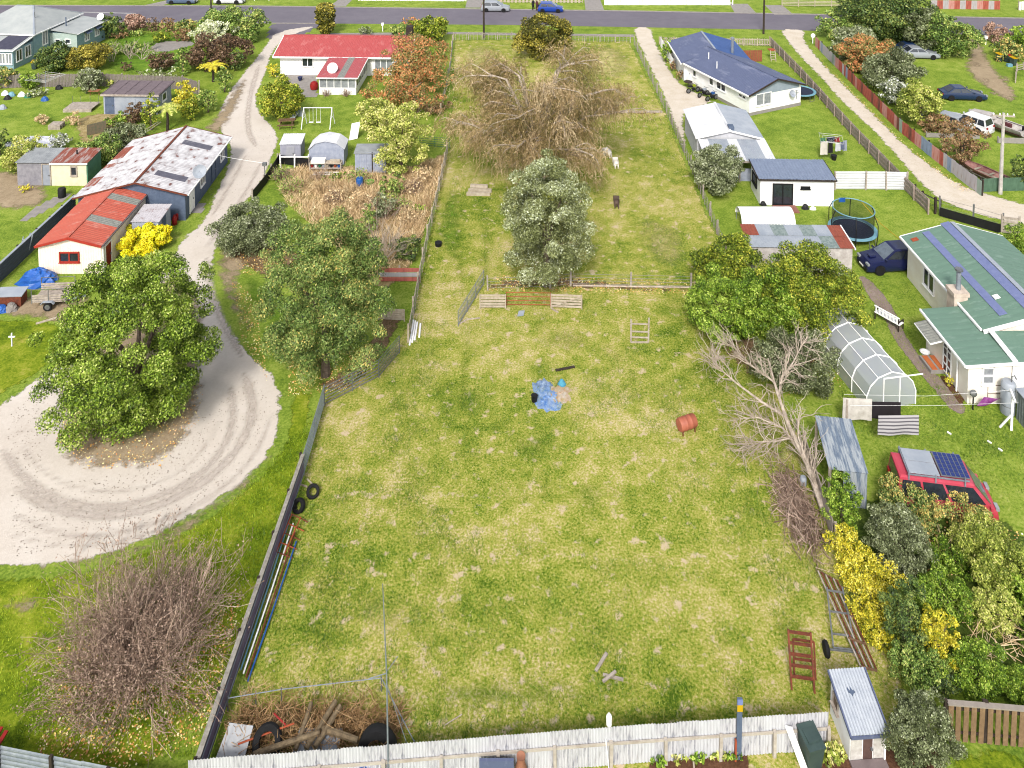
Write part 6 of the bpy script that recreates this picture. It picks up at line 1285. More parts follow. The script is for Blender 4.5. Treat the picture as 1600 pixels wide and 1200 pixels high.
# boats
def boat(label, p, Lb, Wb, Hb, rz, hull, inner, cabin=True, name='boat'):
    t = thing(name, label, 'boat', p, rz); n = 9; b = MB(); rows = []
    for i in range(n):
        f = i / (n - 1); w = Wb / 2 * (1 if f < .45 else max(.03, 1 - ((f - .45) / .55) ** 2)); sh = Hb * (1 + .25 * f * f); k = Hb * .12 + Hb * .5 * max(0, f - .6) ** 1.5 * 2
        rows.append([((f - .5) * Lb, -w, sh), ((f - .5) * Lb, -w * .8, (sh + k) * .5), ((f - .5) * Lb, 0, k), ((f - .5) * Lb, w * .8, (sh + k) * .5), ((f - .5) * Lb, w, sh)])
    b.add([p_ for r in rows for p_ in r], [(i * 5 + j, i * 5 + j + 1, (i + 1) * 5 + j + 1, (i + 1) * 5 + j) for i in range(n - 1) for j in range(4)] + [(0, 1, 2, 3, 4)]); b.build('hull', hull, t, smooth=True)
    b = MB()
    for i in range(n - 1):
        for s_ in (0, 4):
            a, c_ = Vector(rows[i][s_]), Vector(rows[i + 1][s_]); ai = Vector((a.x, a.y * .82, a.z)); ci = Vector((c_.x, c_.y * .82, c_.z)); b.add([a, c_, ci, ai], [(0, 1, 2, 3)])
    b.build('gunwale', hull, t)
    b = MB(); b.add([(r[0][0], r[0][1] * .82, Hb * .45) for r in rows] + [(r[4][0], r[4][1] * .82, Hb * .45) for r in rows[::-1]], [tuple(range(2 * n))]); b.build('cockpit_floor', inner, t)
    if cabin:
        MB().extr([(Lb * .05, Hb * 1.0), (Lb * .45, Hb * 1.22), (Lb * .45, Hb * 1.26), (Lb * .2, Hb * 1.45), (Lb * .08, Hb * 1.5)], -Wb * .3, Wb * .3).build('foredeck', hull, t)
        MB().add([(Lb * .06, -Wb * .36, Hb * 1.4), (Lb * .06, Wb * .36, Hb * 1.4), (-Lb * .01, Wb * .34, Hb * 1.85), (-Lb * .01, -Wb * .34, Hb * 1.85)], [(0, 1, 2, 3)]).build('windscreen', M_darkglass, t)
        for y_ in (-.25, .25): MB().b0(-Lb * .22, -Lb * .1, y_ * Wb - .2, y_ * Wb + .2, Hb * .45, Hb * .9).build('seat', inner, t)
        MB().b0(-Lb * .52, -Lb * .46, -.2, .2, Hb * .3, Hb * 1.35).build('outboard', M_black, t)
    else:
        for f in (-.2, .1): MB().b0(Lb * f, Lb * f + .2, -Wb * .42, Wb * .42, Hb * .7, Hb * .75).build('thwart', inner, t)
    return t
M_maroon = mat('maroon_red_trim', C(130, 70, 74), C(100, 54, 58)); M_hull = mat('stained_white_hull', C(232, 226, 222, .55), C(206, 196, 188))
boat('stained white motor boat on the grass right of the white wagon', g(1556, 202), 5.6, 1.9, .95, math.radians(122), M_hull, M_maroon)
boat('old cream dinghy with maroon bow behind the rusty iron fence', g(1533, 276), 4.2, 1.6, .7, math.radians(118), mat('weathered_maroon_cream_hull', C(196, 150, 140), C(150, 92, 90)), mat('stained_boat_floor', C(214, 206, 186), C(170, 160, 140)), False, name='dinghy')

# ---------------------------------------------------------------- poles and lights
def pole(label, p, h, r0, mt, arm=True, name='power_pole', seg=8, azim=0):
    t = thing(name, label, 'pole', p, azim); MB().tube([(0, 0, -.2), (0, 0, h)], [r0, r0 * .7], seg).build('post', mt, t, smooth=True)
    if arm:
        MB().beam((-.9, 0, h - .25), (.9, 0, h - .25), .1, .12).build('crossarm', M_wood, t)
        for x_ in (-.8, -.3, .3, .8): MB().lathe([(.04, 0), (.06, .05), (.05, .14), (.02, .18)], 8, (x_, 0, h - .19)).build('insulator', M_white, t)
    return t
pole('pale concrete power pole with cross arm beside the sandy drive', g(1563, 303), 7.1, .17, mat('pale_concrete_pole', C(226, 220, 212, .55), C(200, 192, 184)), azim=math.radians(-8))
pole('dark power pole at paddock front near silver hatchback', g(756, 59), 8.5, .14, M_wooddark)
pole('dark power pole on verge by the blue roofed house', g(1193, 53), 8.5, .15, M_wooddark)
pole('dark power pole across the street at top left', g(330, 19), 8.0, .13, M_wooddark)
# antenna mast on the bottom fence
am = thing('antenna_mast', 'tall thin steel antenna mast rising from the bottom fence', 'mast', g(607, 1228))
hm = hz(am.location.y, 912); MB().tube([(0, 0, 0), (-.02, 0, hm * .55), (-.12, 0, hm)], [.034, .026, .014], 7).build('mast', M_steel, am)
MB().tube([(-.06, 0, hm * .56), (-.62, -.12, hm * .56 - .05)], .016, 5).tube([(-.06, 0, hm * .56), (.3, .5, hm * .56 + .08)], .012, 5).build('antenna_arm', M_steel, am)
MB().tube([(0, 0, hm * .5), (.9, .4, .1)], .012, 4).build('guy_wire', M_steel, am)
# ---------------------------------------------------------------- trampolines
def trampoline(label, p, D_, net=True):
    t = thing('trampoline', label, 'trampoline', p); R_ = D_ / 2; h = .75
    MB().lathe([(.01, h), (R_ * .84, h)], 32, cap=False).build('mat', M_darkmat, t)
    MB().lathe([(R_ * .83, h + .02), (R_ * .86, h + .06), (R_, h + .05), (R_ * 1.01, h), (R_, h - .03)], 32, cap=False).build('pad', M_lblue, t)
    for i in range(4):
        a = 6.283 * i / 4 + .6; MB().tube([(R_ * .95 * math.cos(a - .25), R_ * .95 * math.sin(a - .25), h - .05), (R_ * .95 * math.cos(a - .22), R_ * .95 * math.sin(a - .22), .03), (R_ * .95 * math.cos(a + .22), R_ * .95 * math.sin(a + .22), .03), (R_ * .95 * math.cos(a + .25), R_ * .95 * math.sin(a + .25), h - .05)], .025, 6).build('leg', M_dullsteel, t)
    if net:
        for i in range(6):
            a = 6.283 * i / 6 + .25; c_, s_ = math.cos(a), math.sin(a)
            MB().tube([(R_ * 1.0 * c_, R_ * s_, 0), (R_ * 1.06 * c_, R_ * 1.06 * s_, .9), (R_ * 1.06 * c_, R_ * 1.06 * s_, 1.7), (R_ * .9 * c_, R_ * .9 * s_, 2.35), (R_ * .86 * c_, R_ * .86 * s_, 2.4)], .035, 6).build('net_pole', M_black, t)
        MB().tube([(R_ * .85 * math.cos(a), R_ * .85 * math.sin(a), 2.4) for a in [6.2832 * i / 32 for i in range(33)]], .035, 6, False).build('top_ring', M_lblue, t)
        nt = MB().lathe([(R_ * .84, h + .03), (R_ * .85, 2.38)], 32, cap=False).build('net', M_net, t)
        MB().box(-.3, R_ * .8, 2.3, .5, .03, .35).build('hoop_board', M_blue, t)
    return t
M_darkmat = mat('trampoline_mat', C(46, 56, 84), C(38, 46, 70), rough=.7)
m = bpy.data.materials.new('black_netting'); m.use_nodes = True; nt_ = m.node_tree; bs = nt_.nodes['Principled BSDF']; bs.inputs['Base Color'].default_value = C(30, 34, 38); tp = nt_.nodes.new('ShaderNodeBsdfTransparent'); mx_ = nt_.nodes.new('ShaderNodeMixShader'); mx_.inputs[0].default_value = .42
nt_.links.new(tp.outputs[0], mx_.inputs[1]); nt_.links.new(bs.outputs[0], mx_.inputs[2]); nt_.links.new(mx_.outputs[0], nt_.nodes['Material Output'].inputs[0]); M_net = m
trampoline('round trampoline with black safety net and light blue pad', g(1332, 372), 3.6)
trampoline('flat blue trampoline without net behind the blue roofed house', g(1250, 152), 3.4, False)
# ---------------------------------------------------------------- polytunnel
pt_ = thing('polytunnel', 'clear plastic polytunnel greenhouse with white hoops on the lawn', 'greenhouse', g(1392, 636), math.radians(9.5)); wd, ln_, ht = 1.5, 5.8, 2.05
arc = [(-wd, 0), (-wd, .8), (-wd * .86, 1.35), (-wd * .55, 1.8), (0, ht), (wd * .55, 1.8), (wd * .86, 1.35), (wd, .8), (wd, 0)]
m = bpy.data.materials.new('clear_plastic_film'); m.use_nodes = True; nt_ = m.node_tree; bs = nt_.nodes['Principled BSDF']; bs.inputs['Base Color'].default_value = C(224, 230, 238, .55); bs.inputs['Roughness'].default_value = .25; tp = nt_.nodes.new('ShaderNodeBsdfTransparent'); mx_ = nt_.nodes.new('ShaderNodeMixShader'); mx_.inputs[0].default_value = .58
nt_.links.new(tp.outputs[0], mx_.inputs[1]); nt_.links.new(bs.outputs[0], mx_.inputs[2]); nt_.links.new(mx_.outputs[0], nt_.nodes['Material Output'].inputs[0]); M_film = m
for s_ in range(4):
    b = MB(); y0, y1 = ln_ * s_ / 4, ln_ * (s_ + 1) / 4; b.add([(x, y, z) for y in (y0, y1) for x, z in arc], [(i, i + 1, i + 10, i + 9) for i in range(8)]); b.build('film_panel', M_film, pt_)
for y_ in (0, ln_): MB().add([(x, y_, z) for x, z in arc], [tuple(range(9))]).build('end_film', M_film, pt_)
for s_ in range(5): MB().tube([(x * 1.01, ln_ * s_ / 4, z * 1.01) for x, z in arc], .035, 6).build('hoop', M_white, pt_)
for x, z in arc[1:-1:2] + [arc[4]]: MB().tube([(x * 1.01, 0, z * 1.01), (x * 1.01, ln_, z * 1.01)], .025, 5).build('purlin', M_white, pt_)
for x_ in (-.5, .5): MB().beam((x_, -.02, 0), (x_, -.02, 1.75), .05).build('door_post', M_white, pt_)
MB().beam((-.5, -.03, 1.75), (1.9, -.03, 1.75), .05).build('door_header', M_white, pt_)
for i, (x, y, m_) in enumerate(((1352, 570, M_red), (1368, 560, M_woodpale), (1340, 560, M_black), (1372, 600, M_green), (1400, 590, M_black))):
    tag(MB().lathe([(.18, 0), (.24, .4), (.26, .42), (.22, .4), (.2, .3)], 12).build('bucket', m_, None, g(x, y)), ('red bucket inside the polytunnel', 'tan pot inside the polytunnel', 'black pot at far end inside the polytunnel', 'green pot inside the polytunnel', 'black pot near door inside the polytunnel')[i], 'pot')
plant('shrub', 'leafy plants growing inside the polytunnel', 'plant', 1335, 1385, 545, 590, 'dark', 10, trunk=False)
# ---------------------------------------------------------------- clotheslines
def cloth(par, pts, mt, name='cloth', sag=.0, n=8, wav=.04):
    a, b_, c_, d_ = map(Vector, pts); bb = MB(); vs = []
    nr = (b_ - a).cross(d_ - a).normalized()
    for j in range(n + 1):
        for i in range(n + 1):
            u, v = i / n, j / n; p = a.lerp(b_, u).lerp(d_.lerp(c_, u), v) + nr * wav * math.sin(u * 9 + v * 2) * v; p.z -= sag * math.sin(math.pi * u); vs.append(p)
    bb.add(vs, [(j * (n + 1) + i, j * (n + 1) + i + 1, (j + 1) * (n + 1) + i + 1, (j + 1) * (n + 1) + i) for j in range(n) for i in range(n)])
    o = bb.build(name, mt, par, smooth=True)
    if par is None: o['kind'] = ''
    return o
def hang(label, x0, x1, ytop, ybot, ybase, mt, name='towel', tilt=0, cat='laundry'):
    a = g(x0, ybase); b_ = g(x1, ybase + tilt); za, zb_ = hz(a.y, ytop), hz(a.y, ybot)
    t = thing(name, label, cat, (a.x, a.y, 0)); L2 = b_ - a; n_ = Vector((-L2.y, L2.x, 0)).normalized() * .03
    cloth(t, (Vector((0, 0, za)), L2 + Vector((0, 0, za)), L2 + Vector((0, 0, zb_)), Vector((0, 0, zb_))), mt, 'front_panel'); cloth(t, (n_ + L2 + Vector((0, 0, za)), n_ + Vector((0, 0, za)), n_ + Vector((0, 0, zb_ + .15)), n_ + L2 + Vector((0, 0, zb_ + .15))), mt, 'back_panel')
    return t
M_cream2 = mat('cream_blanket', C(240, 234, 226, .58), C(222, 214, 204)); M_black2 = mat('black_blanket', C(52, 44, 52), C(40, 34, 42))
m_ = mat('striped_grey_blanket', C(226, 222, 224), C(206, 202, 206)); wv = m_.node_tree.nodes.new('ShaderNodeTexWave'); wv.bands_direction = 'Z'; wv.inputs['Scale'].default_value = 1.6; tcn = m_.node_tree.nodes.new('ShaderNodeTexCoord'); m_.node_tree.links.new(tcn.outputs['Object'], wv.inputs['Vector'])
rr = ramp(m_.node_tree, [(.15, C(120, 116, 124)), (.45, C(226, 222, 226)), (1, C(236, 232, 234))]); m_.node_tree.links.new(wv.outputs[0], rr.inputs[0]); m_.node_tree.links.new(rr.outputs[0], m_.node_tree.nodes['Principled BSDF'].inputs['Base Color'])
hang('cream blanket hanging left on the line above the tin shed', 1316, 1361, 622, 655, 676, M_cream2, tilt=2)
hang('black blanket hanging beside the cream blanket on the line', 1361, 1406, 628, 654, 678, M_black2, tilt=1)
hang('grey striped blanket hanging lowest on the front line', 1371, 1434, 650, 680, 704, m_, tilt=-1)
cl_ = thing('clothesline', 'sloping two wire clothesline from the tin shed to T post', 'clothesline', g(1322, 676))
o0 = cl_.location; MB().beam((0, 0, 0), (0, 0, 1.9), .1).build('post', M_wood, cl_)
pB = g(1580, 672) - o0
MB().tube([(0, -.4, 1.85), (pB.x * .5, pB.y * .5 - .3, 1.7), (pB.x, pB.y - .5, 1.95)], .006, 4).build('wire', M_white, cl_); MB().tube([(0, .4, 1.85), (pB.x * .5, pB.y * .5 + .4, 1.7), (pB.x, pB.y + .4, 1.95)], .006, 4).build('wire', M_white, cl_)
tp_ = thing('clothesline_post', 'white timber T post with prop near the right edge', 'post', g(1580, 672), math.radians(70)); MB().beam((0, 0, 0), (0, 0, 2.0), .11).build('post', M_white, tp_); MB().beam((-.55, 0, 2.05), (.55, 0, 1.9), .1).build('crossbar', M_white, tp_); MB().beam((0, .55, 0), (0, 0, .9), .08).build('prop', M_white, tp_)
# rotary line with washing
def rotary(label, p, h, r, mt):
    t = thing('rotary_clothesline', label, 'clothesline', p); MB().tube([(0, 0, 0), (0, 0, h)], .035, 6).build('post', mt, t)
    for i in range(4):
        a = 1.5708 * i + .5; MB().tube([(0, 0, h - .15), (r * math.cos(a), r * math.sin(a), h + .1)], .02, 5).build('arm', mt, t)
    for k in (.45, .7, .95):
        MB().tube([(r * k * math.cos(1.5708 * i + .5), r * k * math.sin(1.5708 * i + .5), h - .15 + .25 * k) for i in range(5)], .01, 4, False).build('line', M_white, t)
    return t
rotary('empty rotary clothesline in the left back yard', g(72, 148), 1.95, 2.1, M_steel)
rp_ = g(1298, 246); rotary('rotary clothesline full of washing on the cottage lawn', rp_, 1.75, 1.5, M_dullsteel)
wash = [(-1.2, -.55, .7, 1.25, C(240, 232, 220, .56), 'cream towel hanging left'), (-.55, -.75, .45, 1.0, C(40, 36, 40), 'black trousers hanging beside the cream towel'), (.1, -.8, .5, .8, C(226, 226, 232, .55), 'white shirt hanging front'), (.55, -.6, .5, .75, C(120, 130, 160), 'blue grey shirt hanging front right'),
        (1.0, -.3, .4, 1.0, C(190, 196, 214), 'pale blue trousers hanging right'), (-.2, .55, .8, .6, C(54, 60, 84), 'dark cloth hanging at the back'), (.5, .4, .5, .5, C(186, 70, 66), 'red shirt hanging at the back'), (-.9, .3, .5, .6, C(90, 150, 110), 'green cloth hanging back left')]
for i, (x, y, w_, h_, c_, lb) in enumerate(wash):
    t = thing('laundry', lb + ' on the rotary line', 'laundry', rp_ + Vector((x, y, 0))); cloth(t, ((0, 0, 1.75), (w_, .1, 1.75), (w_, .1, 1.75 - h_), (0, 0, 1.75 - h_)), mat('laundry_%d' % i, c_, None, rough=.9), 'cloth', n=5)
tag(MB().lathe([(.2, 0), (.26, .42), (.28, .45), (.24, .42)], 12).build('tub', M_black, None, rp_ + Vector((.1, -.5, .0))), 'black tub under the rotary washing line', 'tub')
# ---------------------------------------------------------------- small things in the yards
def one(name, label, cat, b, mt, loc=(0, 0, 0), rz=0, smooth=False, group=None):
    return tag(b.build(name, mt, None, loc, rz, smooth), label, cat, group)
# swing set
sw = thing('swing_set', 'white metal swing set with two swings on the red house lawn', 'swing', g(475, 198)); w_, h_ = 2.9, 2.0
for x_ in (0, w_):
    MB().tube([(x_, 0, h_), (x_ - .1, -.7, 0)], .045, 6).tube([(x_, 0, h_), (x_ + .1, .8, 0)], .045, 6).tube([(x_ - .05, -.35, 1.0), (x_ + .05, .4, 1.0)], .03, 5).build('frame_leg', M_white, sw)
MB().tube([(0, 0, h_), (w_, 0, h_)], .05, 6).build('top_bar', M_white, sw)
for x_ in (.75, 1.5):
    s_ = MB().b0(x_ - .22, x_ + .22, -.1, .1, .45, .5).build('seat', M_white, sw); MB().tube([(x_ - .2, 0, .48), (x_ - .2, 0, h_)], .014, 4).tube([(x_ + .2, 0, .48), (x_ + .2, 0, h_)], .014, 4).build('chain', M_white, s_)
# picnic table and slide board
pk_ = thing('picnic_table', 'brown timber picnic table beside the gold green shrub', 'picnic table', g(448, 198), math.radians(6))
for j in range(5): MB().b0(-.85, .85, -.36 + j * .15, -.23 + j * .15, .7, .74).build('table_plank', M_woodbrown, pk_)
for y_ in (-.72, .72): MB().b0(-.85, .85, y_ - .13, y_ + .13, .42, .46).build('bench_plank', M_woodbrown, pk_)
for x_ in (-.6, .6): MB().beam((x_, -.7, 0), (x_, -.25, .7), .07).beam((x_, .7, 0), (x_, .25, .7), .07).beam((x_, -.72, .4), (x_, .72, .4), .07).build('leg', M_woodbrown, pk_)
tag(MB().slab([(0, 0, .15), (.5, .1, .15), (1.1, 1.1, .95), (.6, 1.1, .95)], .05).b0(.6, 1.1, 1.0, 1.1, 0, .94).build('slide', M_roofgl, None, g(452, 188)), 'grey white sloping slide board right of the picnic table', 'slide')
one('board', 'white sheet leaning on the pale lime tree', 'board', MB().slab([(0, 0, 1.5), (.8, .2, 1.6), (.6, -.3, .1), (-.2, -.5, 0)], .03), M_white, g(550, 216))
# potting bench with clutter
pb = thing('potting_bench', 'cluttered potting bench before the white gambrel shed', 'bench', g(483, 270))
MB().b0(0, 2.9, 0, .7, .8, .85).build('top', M_woodpale, pb); MB().b0(0, 2.9, 0, .7, .35, .39).build('shelf', M_wood, pb)
for x_ in (.05, 1.45, 2.85):
    for y_ in (.05, .65): MB().beam((x_, y_, 0), (x_, y_, .85), .08).build('leg', M_woodpale, pb)
rg = random.Random(4); clut = [M_red, M_white, M_green, M_roofgl, M_woodpale, M_black, M_orange, M_blue]; cn = ['red', 'white', 'green', 'grey', 'tan', 'black', 'orange', 'blue']
P_ = g(483, 270)
for i in range(8):
    one('pot', '%s pot on lower shelf of the potting bench' % cn[i], 'pot', MB().lathe([(.1, 0), (.15, .26), (.16, .28), (.13, .26)], 9), clut[i], P_ + Vector((.2 + i * .35, .3, .39)))
one('box', 'white box on top of the potting bench', 'box', MB().b0(-.6, .6, -.3, .3, 0, .3), M_white, P_ + Vector((.8, .35, .85)))
one('timber_stack', 'tan boards stacked on right end of the potting bench', 'boards', MB().b0(-.5, .5, -.25, .25, 0, .1).b0(-.45, .5, -.2, .2, .1, .18), M_woodpale, P_ + Vector((2.25, .35, .85)))
cr = thing('ladder', 'white ladder lying before the potting bench', 'ladder', g(488, 274))
for y_ in (0, .4): MB().beam((0, y_, .1), (2.3, y_, .1), .06).build('stile', M_white, cr)
for i in range(8): MB().beam((.15 + i * .28, 0, .1), (.15 + i * .28, .4, .1), .04).build('rung', M_white, cr)
one('barrel', 'blue plastic barrel in the weedy yard', 'barrel', MB().lathe([(.27, 0), (.3, .05), (.32, .4), (.3, .78), (.27, .82)], 14), M_blue, g(562, 292), smooth=True)
one('trough', 'lime green tub beside the blue barrel', 'tub', MB().lathe([(.25, 0), (.4, .3), (.42, .3), (.3, .06)], 12, cap=False).lathe([(.01, .02), (.26, .02)], 12, cap=False), mat('lime_tub', C(150, 210, 90), C(120, 184, 70)), g(578, 288))
one('bucket', 'green bucket under the small monopitch shed fence', 'bucket', MB().lathe([(.2, 0), (.28, .4), (.3, .4), (.22, .1)], 12), M_green, g(470, 258))
one('post', 'thin post with dark box at edge of the gravel drive', 'post', MB().tube([(0, 0, 0), (0, 0, 1.7)], .04, 6).b0(-.18, .18, -.14, .14, 1.7, 1.95), M_dullsteel, g(414, 288))
one('gas_bottle', 'red gas bottle beside the small white lean-to shed, back', 'gas bottle', MB().lathe([(.16, 0), (.2, .08), (.2, .55), (.1, .7), (.08, .8)], 12), M_red, g(278, 343), smooth=True)
one('gas_bottle', 'red and white gas bottle beside the small lean-to shed, front', 'gas bottle', MB().lathe([(.16, 0), (.2, .08), (.2, .55), (.1, .7), (.08, .8)], 12), M_red, g(273, 351), smooth=True)
one('barrel', 'black drum at corner of the dark slate fence', 'barrel', MB().lathe([(.3, 0), (.32, .1), (.32, .7), (.28, .8)], 14), M_black, g(97, 308), smooth=True)
one('pot', 'blue pot on the patio beside the porch', 'pot', MB().lathe([(.16, 0), (.28, .4), (.3, .45), (.26, .42)], 12), mat('navy_pot', C(60, 70, 120), C(50, 58, 100)), g(469, 126), smooth=True)
one('toy', 'red round toy at left corner of the glazed porch', 'toy', MB().lathe([(.05, 0), (.42, .1), (.5, .5), (.4, .85), (.1, 1.0)], 12), M_red, g(491, 140), smooth=True)
# ladders on the dark fence
for i, (x, y) in enumerate(((36, 402), (47, 396))):
    t = thing('ladder', ('pale ladder leaning on the dark slate fence, left', 'pale ladder leaning on the dark slate fence, right')[i], 'ladder', g(x, y), math.radians(-40))
    for s_ in (-.2, .2): MB().beam((s_, -.25, 0), (s_, .15, 1.45), .06).build('stile', M_roofgl, t)
    for k in range(5): MB().beam((-.2, -.2 + .075 * k, .2 + k * .27), (.2, -.2 + .075 * k, .2 + k * .27), .04).build('rung', M_roofgl, t)
# tarpaulin heaps
def heap(name, label, cat, p, rx, ry, h, mt, seed, n=18, rough=.16):
    rg = np.random.default_rng(seed); b = MB(); vs = []; m = 7
    for j in range(m + 1):
        for i in range(n):
            a = 6.2832 * i / n; f = j / m; q = 1 - f * .92; z = h * (1 - q ** 2.2) * rg.uniform(1 - rough, 1 + rough * .4); d = 1 + rg.normal(0, rough * .5)
            vs.append((math.cos(a) * rx * q * d, math.sin(a) * ry * q * d, z if j else .01))
    b.add(vs, [(j * n + i, j * n + (i + 1) % n, (j + 1) * n + (i + 1) % n, (j + 1) * n + i) for j in range(m) for i in range(n)] + [tuple(m * n + i for i in range(n))])
    return tag(b.build(name, mt, None, p), label, cat)
heap('tarpaulin', 'blue tarpaulin over a heap before the orange roofed shed', 'tarpaulin', g(60, 440), 1.45, .9, .95, M_tarp, 3)
heap('tarpaulin', 'torn blue tarpaulin heap in middle of the paddock', 'tarpaulin', g(856, 622), .62, 1.05, .1, mat('faded_blue_tarpaulin', C(90, 150, 230), C(200, 220, 244), rough=.5, scale=4), 4, rough=.75)
heap('cardboard', 'tan cardboard scraps under the torn blue tarpaulin', 'cardboard', g(872, 616), .8, .8, .08, mat('tan_cardboard', C(214, 170, 120), C(236, 226, 210), scale=4), 5, rough=.6)
heap('bag', 'light blue bag beside the torn tarpaulin', 'bag', g(878, 601), .24, .24, .34, mat('cyan_bag', C(110, 196, 220), C(80, 170, 206)), 6)
heap('sack', 'blue and white sack behind the torn tarpaulin', 'sack', g(850, 602), .5, .28, .26, mat('blue_white_sack', C(170, 190, 214), C(96, 130, 180), scale=6), 9, rough=.4)
heap('sheet_cover', 'rumpled pale sheet over frame in the left back yard', 'cover', g(54, 226), 3.0, 1.2, .8, mat('pale_lilac_sheet', C(224, 226, 236, .55), C(200, 204, 220)), 7, rough=.22)
heap('sack', 'grey sack in junk corner at left edge', 'sack', g(18, 484), .45, .35, .5, mat('grey_sack', C(178, 170, 164), C(146, 138, 132)), 8)
heap('tarpaulin', 'blue tarpaulin bundle at the left edge in junk corner', 'tarpaulin', g(1, 486), .5, .4, .45, M_tarp, 10)
one('bucket', 'black bucket beside the torn blue tarpaulin', 'bucket', MB().lathe([(.15, 0), (.19, .34), (.2, .36), (.16, .33)], 12), M_black, g(835, 627), smooth=True)
one('tub', 'black round tub beside the wire fence in the paddock', 'tub', MB().lathe([(.24, 0), (.28, .28), (.25, .3), (.2, .26)], 14), M_black, g(685, 384), smooth=True)
# drum on legs
dr_ = thing('steel_drum', 'orange brown steel drum lying on short legs in the paddock', 'drum', g(1073, 674), math.radians(22))
MB().lathe([(.02, -.52), (.3, -.5), (.34, -.44), (.34, -.15), (.355, -.13), (.34, -.11), (.34, .15), (.355, .17), (.34, .19), (.34, .44), (.3, .5), (.02, .52)], 20, (0, 0, .5), axis='x').build('drum', mat('salmon_drum_paint', C(216, 128, 100), C(190, 104, 80), rough=.6), dr_, smooth=True)
for x_ in (-.38, .38):
    for y_ in (-.22, .22): MB().beam((x_, y_, 0), (x_, y_, .28), .05).build('leg', M_rust, dr_)
# timber oddments
def planks(label, segs, mt, name='plank', cat='plank', w=.1, h=.06, z=.05):
    a0 = g(*segs[0][0]); b = MB()
    for (p, q) in segs: b.beam(g(*p) - a0 + Vector((0, 0, z)), g(*q) - a0 + Vector((0, 0, z)), w, h)
    return tag(b.build(name, mt, None, a0), label, cat)
planks('single grey plank lying above the crossed timbers', [((931, 1050), (948, 1022))], M_wood, w=.12)
planks('crossed timber pair lying near bottom fence, upper piece', [((942, 1070), (962, 1054))], M_wood, z=.14); planks('crossed timber pair lying near bottom fence, lower piece', [((942, 1056), (974, 1064))], M_wood, z=.05)
planks('dark broken timber above the torn blue tarpaulin', [((868, 580), (898, 574))], M_wooddark, w=.16); planks('short pale branch under the timber gate', [((862, 483), (872, 489))], M_barkpale, 'branch', 'branch')
planks('pale crooked branch at foot of the netting gate', [((718, 507), (730, 500)), ((730, 500), (750, 498))], M_barkpale, 'branch', 'branch', .07)
planks('pale log in grass under the bright green trees', [((1118, 560), (1133, 562))], M_barkpale, 'log', 'log', .16, .14)
planks('grey log bundle beside the willow, front', [((729, 305), (766, 305))], M_woodpale, 'log', 'log', .3, .24, .12); planks('grey log bundle beside the willow, back', [((732, 299), (768, 300))], M_woodpale, 'log', 'log', .3, .24, .12); planks('grey log bundle beside the willow, top', [((735, 296), (762, 297))], M_woodpale, 'log', 'log', .28, .22, .35)
planks('thin stick on grass near bottom fence centre', [((695, 1135), (722, 1118))], M_barkpale, 'stick', 'stick', .03, .03)
planks('long plank lying before the trailer junk', [((56, 507), (90, 497))], M_woodpale, w=.14)
for i, (x0, x1) in enumerate(((640, 646), (644, 649), (648, 652), (655, 657))):
    a, b_ = g(x0, 540 - i * 4), g(x1, 502 + i * 2); one('white_pipe', 'white plastic pipe in the row leaning by wire fence, ' + ('leftmost', 'second', 'third', 'rightmost')[i], 'pipe', MB().tube([Vector((0, 0, .06)), b_ - a + Vector((0, 0, .1))], .06, 8), M_white, a)
one('tray', 'grey plastic tray lying below the timber gates', 'tray', MB().slab([(-.2, -.25, .06), (.2, -.2, .06), (.3, .25, .1), (-.1, .22, .1)], .05), M_roofgl, g(813, 491))
lf = thing('wood_frame', 'pale timber ladder frame lying on the paddock grass', 'frame', g(986, 536))
A_ = [(986, 536), (1013, 536), (1014, 498), (986, 500)]
for p, q in ((0, 1), (1, 2), (0, 3)): MB().beam(g(*A_[p]) - lf.location + Vector((0, 0, .05)), g(*A_[q]) - lf.location + Vector((0, 0, .05)), .1, .06).build('frame_bar', M_woodpale, lf)
for y_ in (508, 520, 529): MB().beam(g(986.5, y_) - lf.location + Vector((0, 0, .1)), g(1013, y_ + 1) - lf.location + Vector((0, 0, .1)), .09, .05).build('crossbar', M_woodpale, lf)
# tyres
def tyre(label, p, R_, w, rx=0, rz=0, mt=None):
    t = MB().lathe([(R_ * .55, -w * .42), (R_ * .9, -w * .5), (R_, -w * .3), (R_, w * .3), (R_ * .9, w * .5), (R_ * .55, w * .42), (R_ * .6, 0), (R_ * .55, -w * .42)], 22, cap=False).build('tyre', mt or M_tyre, None, p, rz, True); t.rotation_euler = (rx, 0, rz); return tag(t, label, 'tyre')
tyre('black tyre lying in grass beside purple fence, upper', g(489, 774) + Vector((0, 0, .2)), .32, .24, .7, .3); tyre('black tyre leaning on purple fence, lower', g(467, 797) + Vector((0, 0, .22)), .32, .24, .9, -.5)
tyre('big tractor tyre on the junk heap behind bottom fence', g(418, 1178) + Vector((0, 0, .45)), .52, .34, .75, .1); tyre('tractor tyre half hidden behind bottom fence right of logs', g(590, 1192) + Vector((0, 0, .5)), .7, .45, 1.2, -.1)
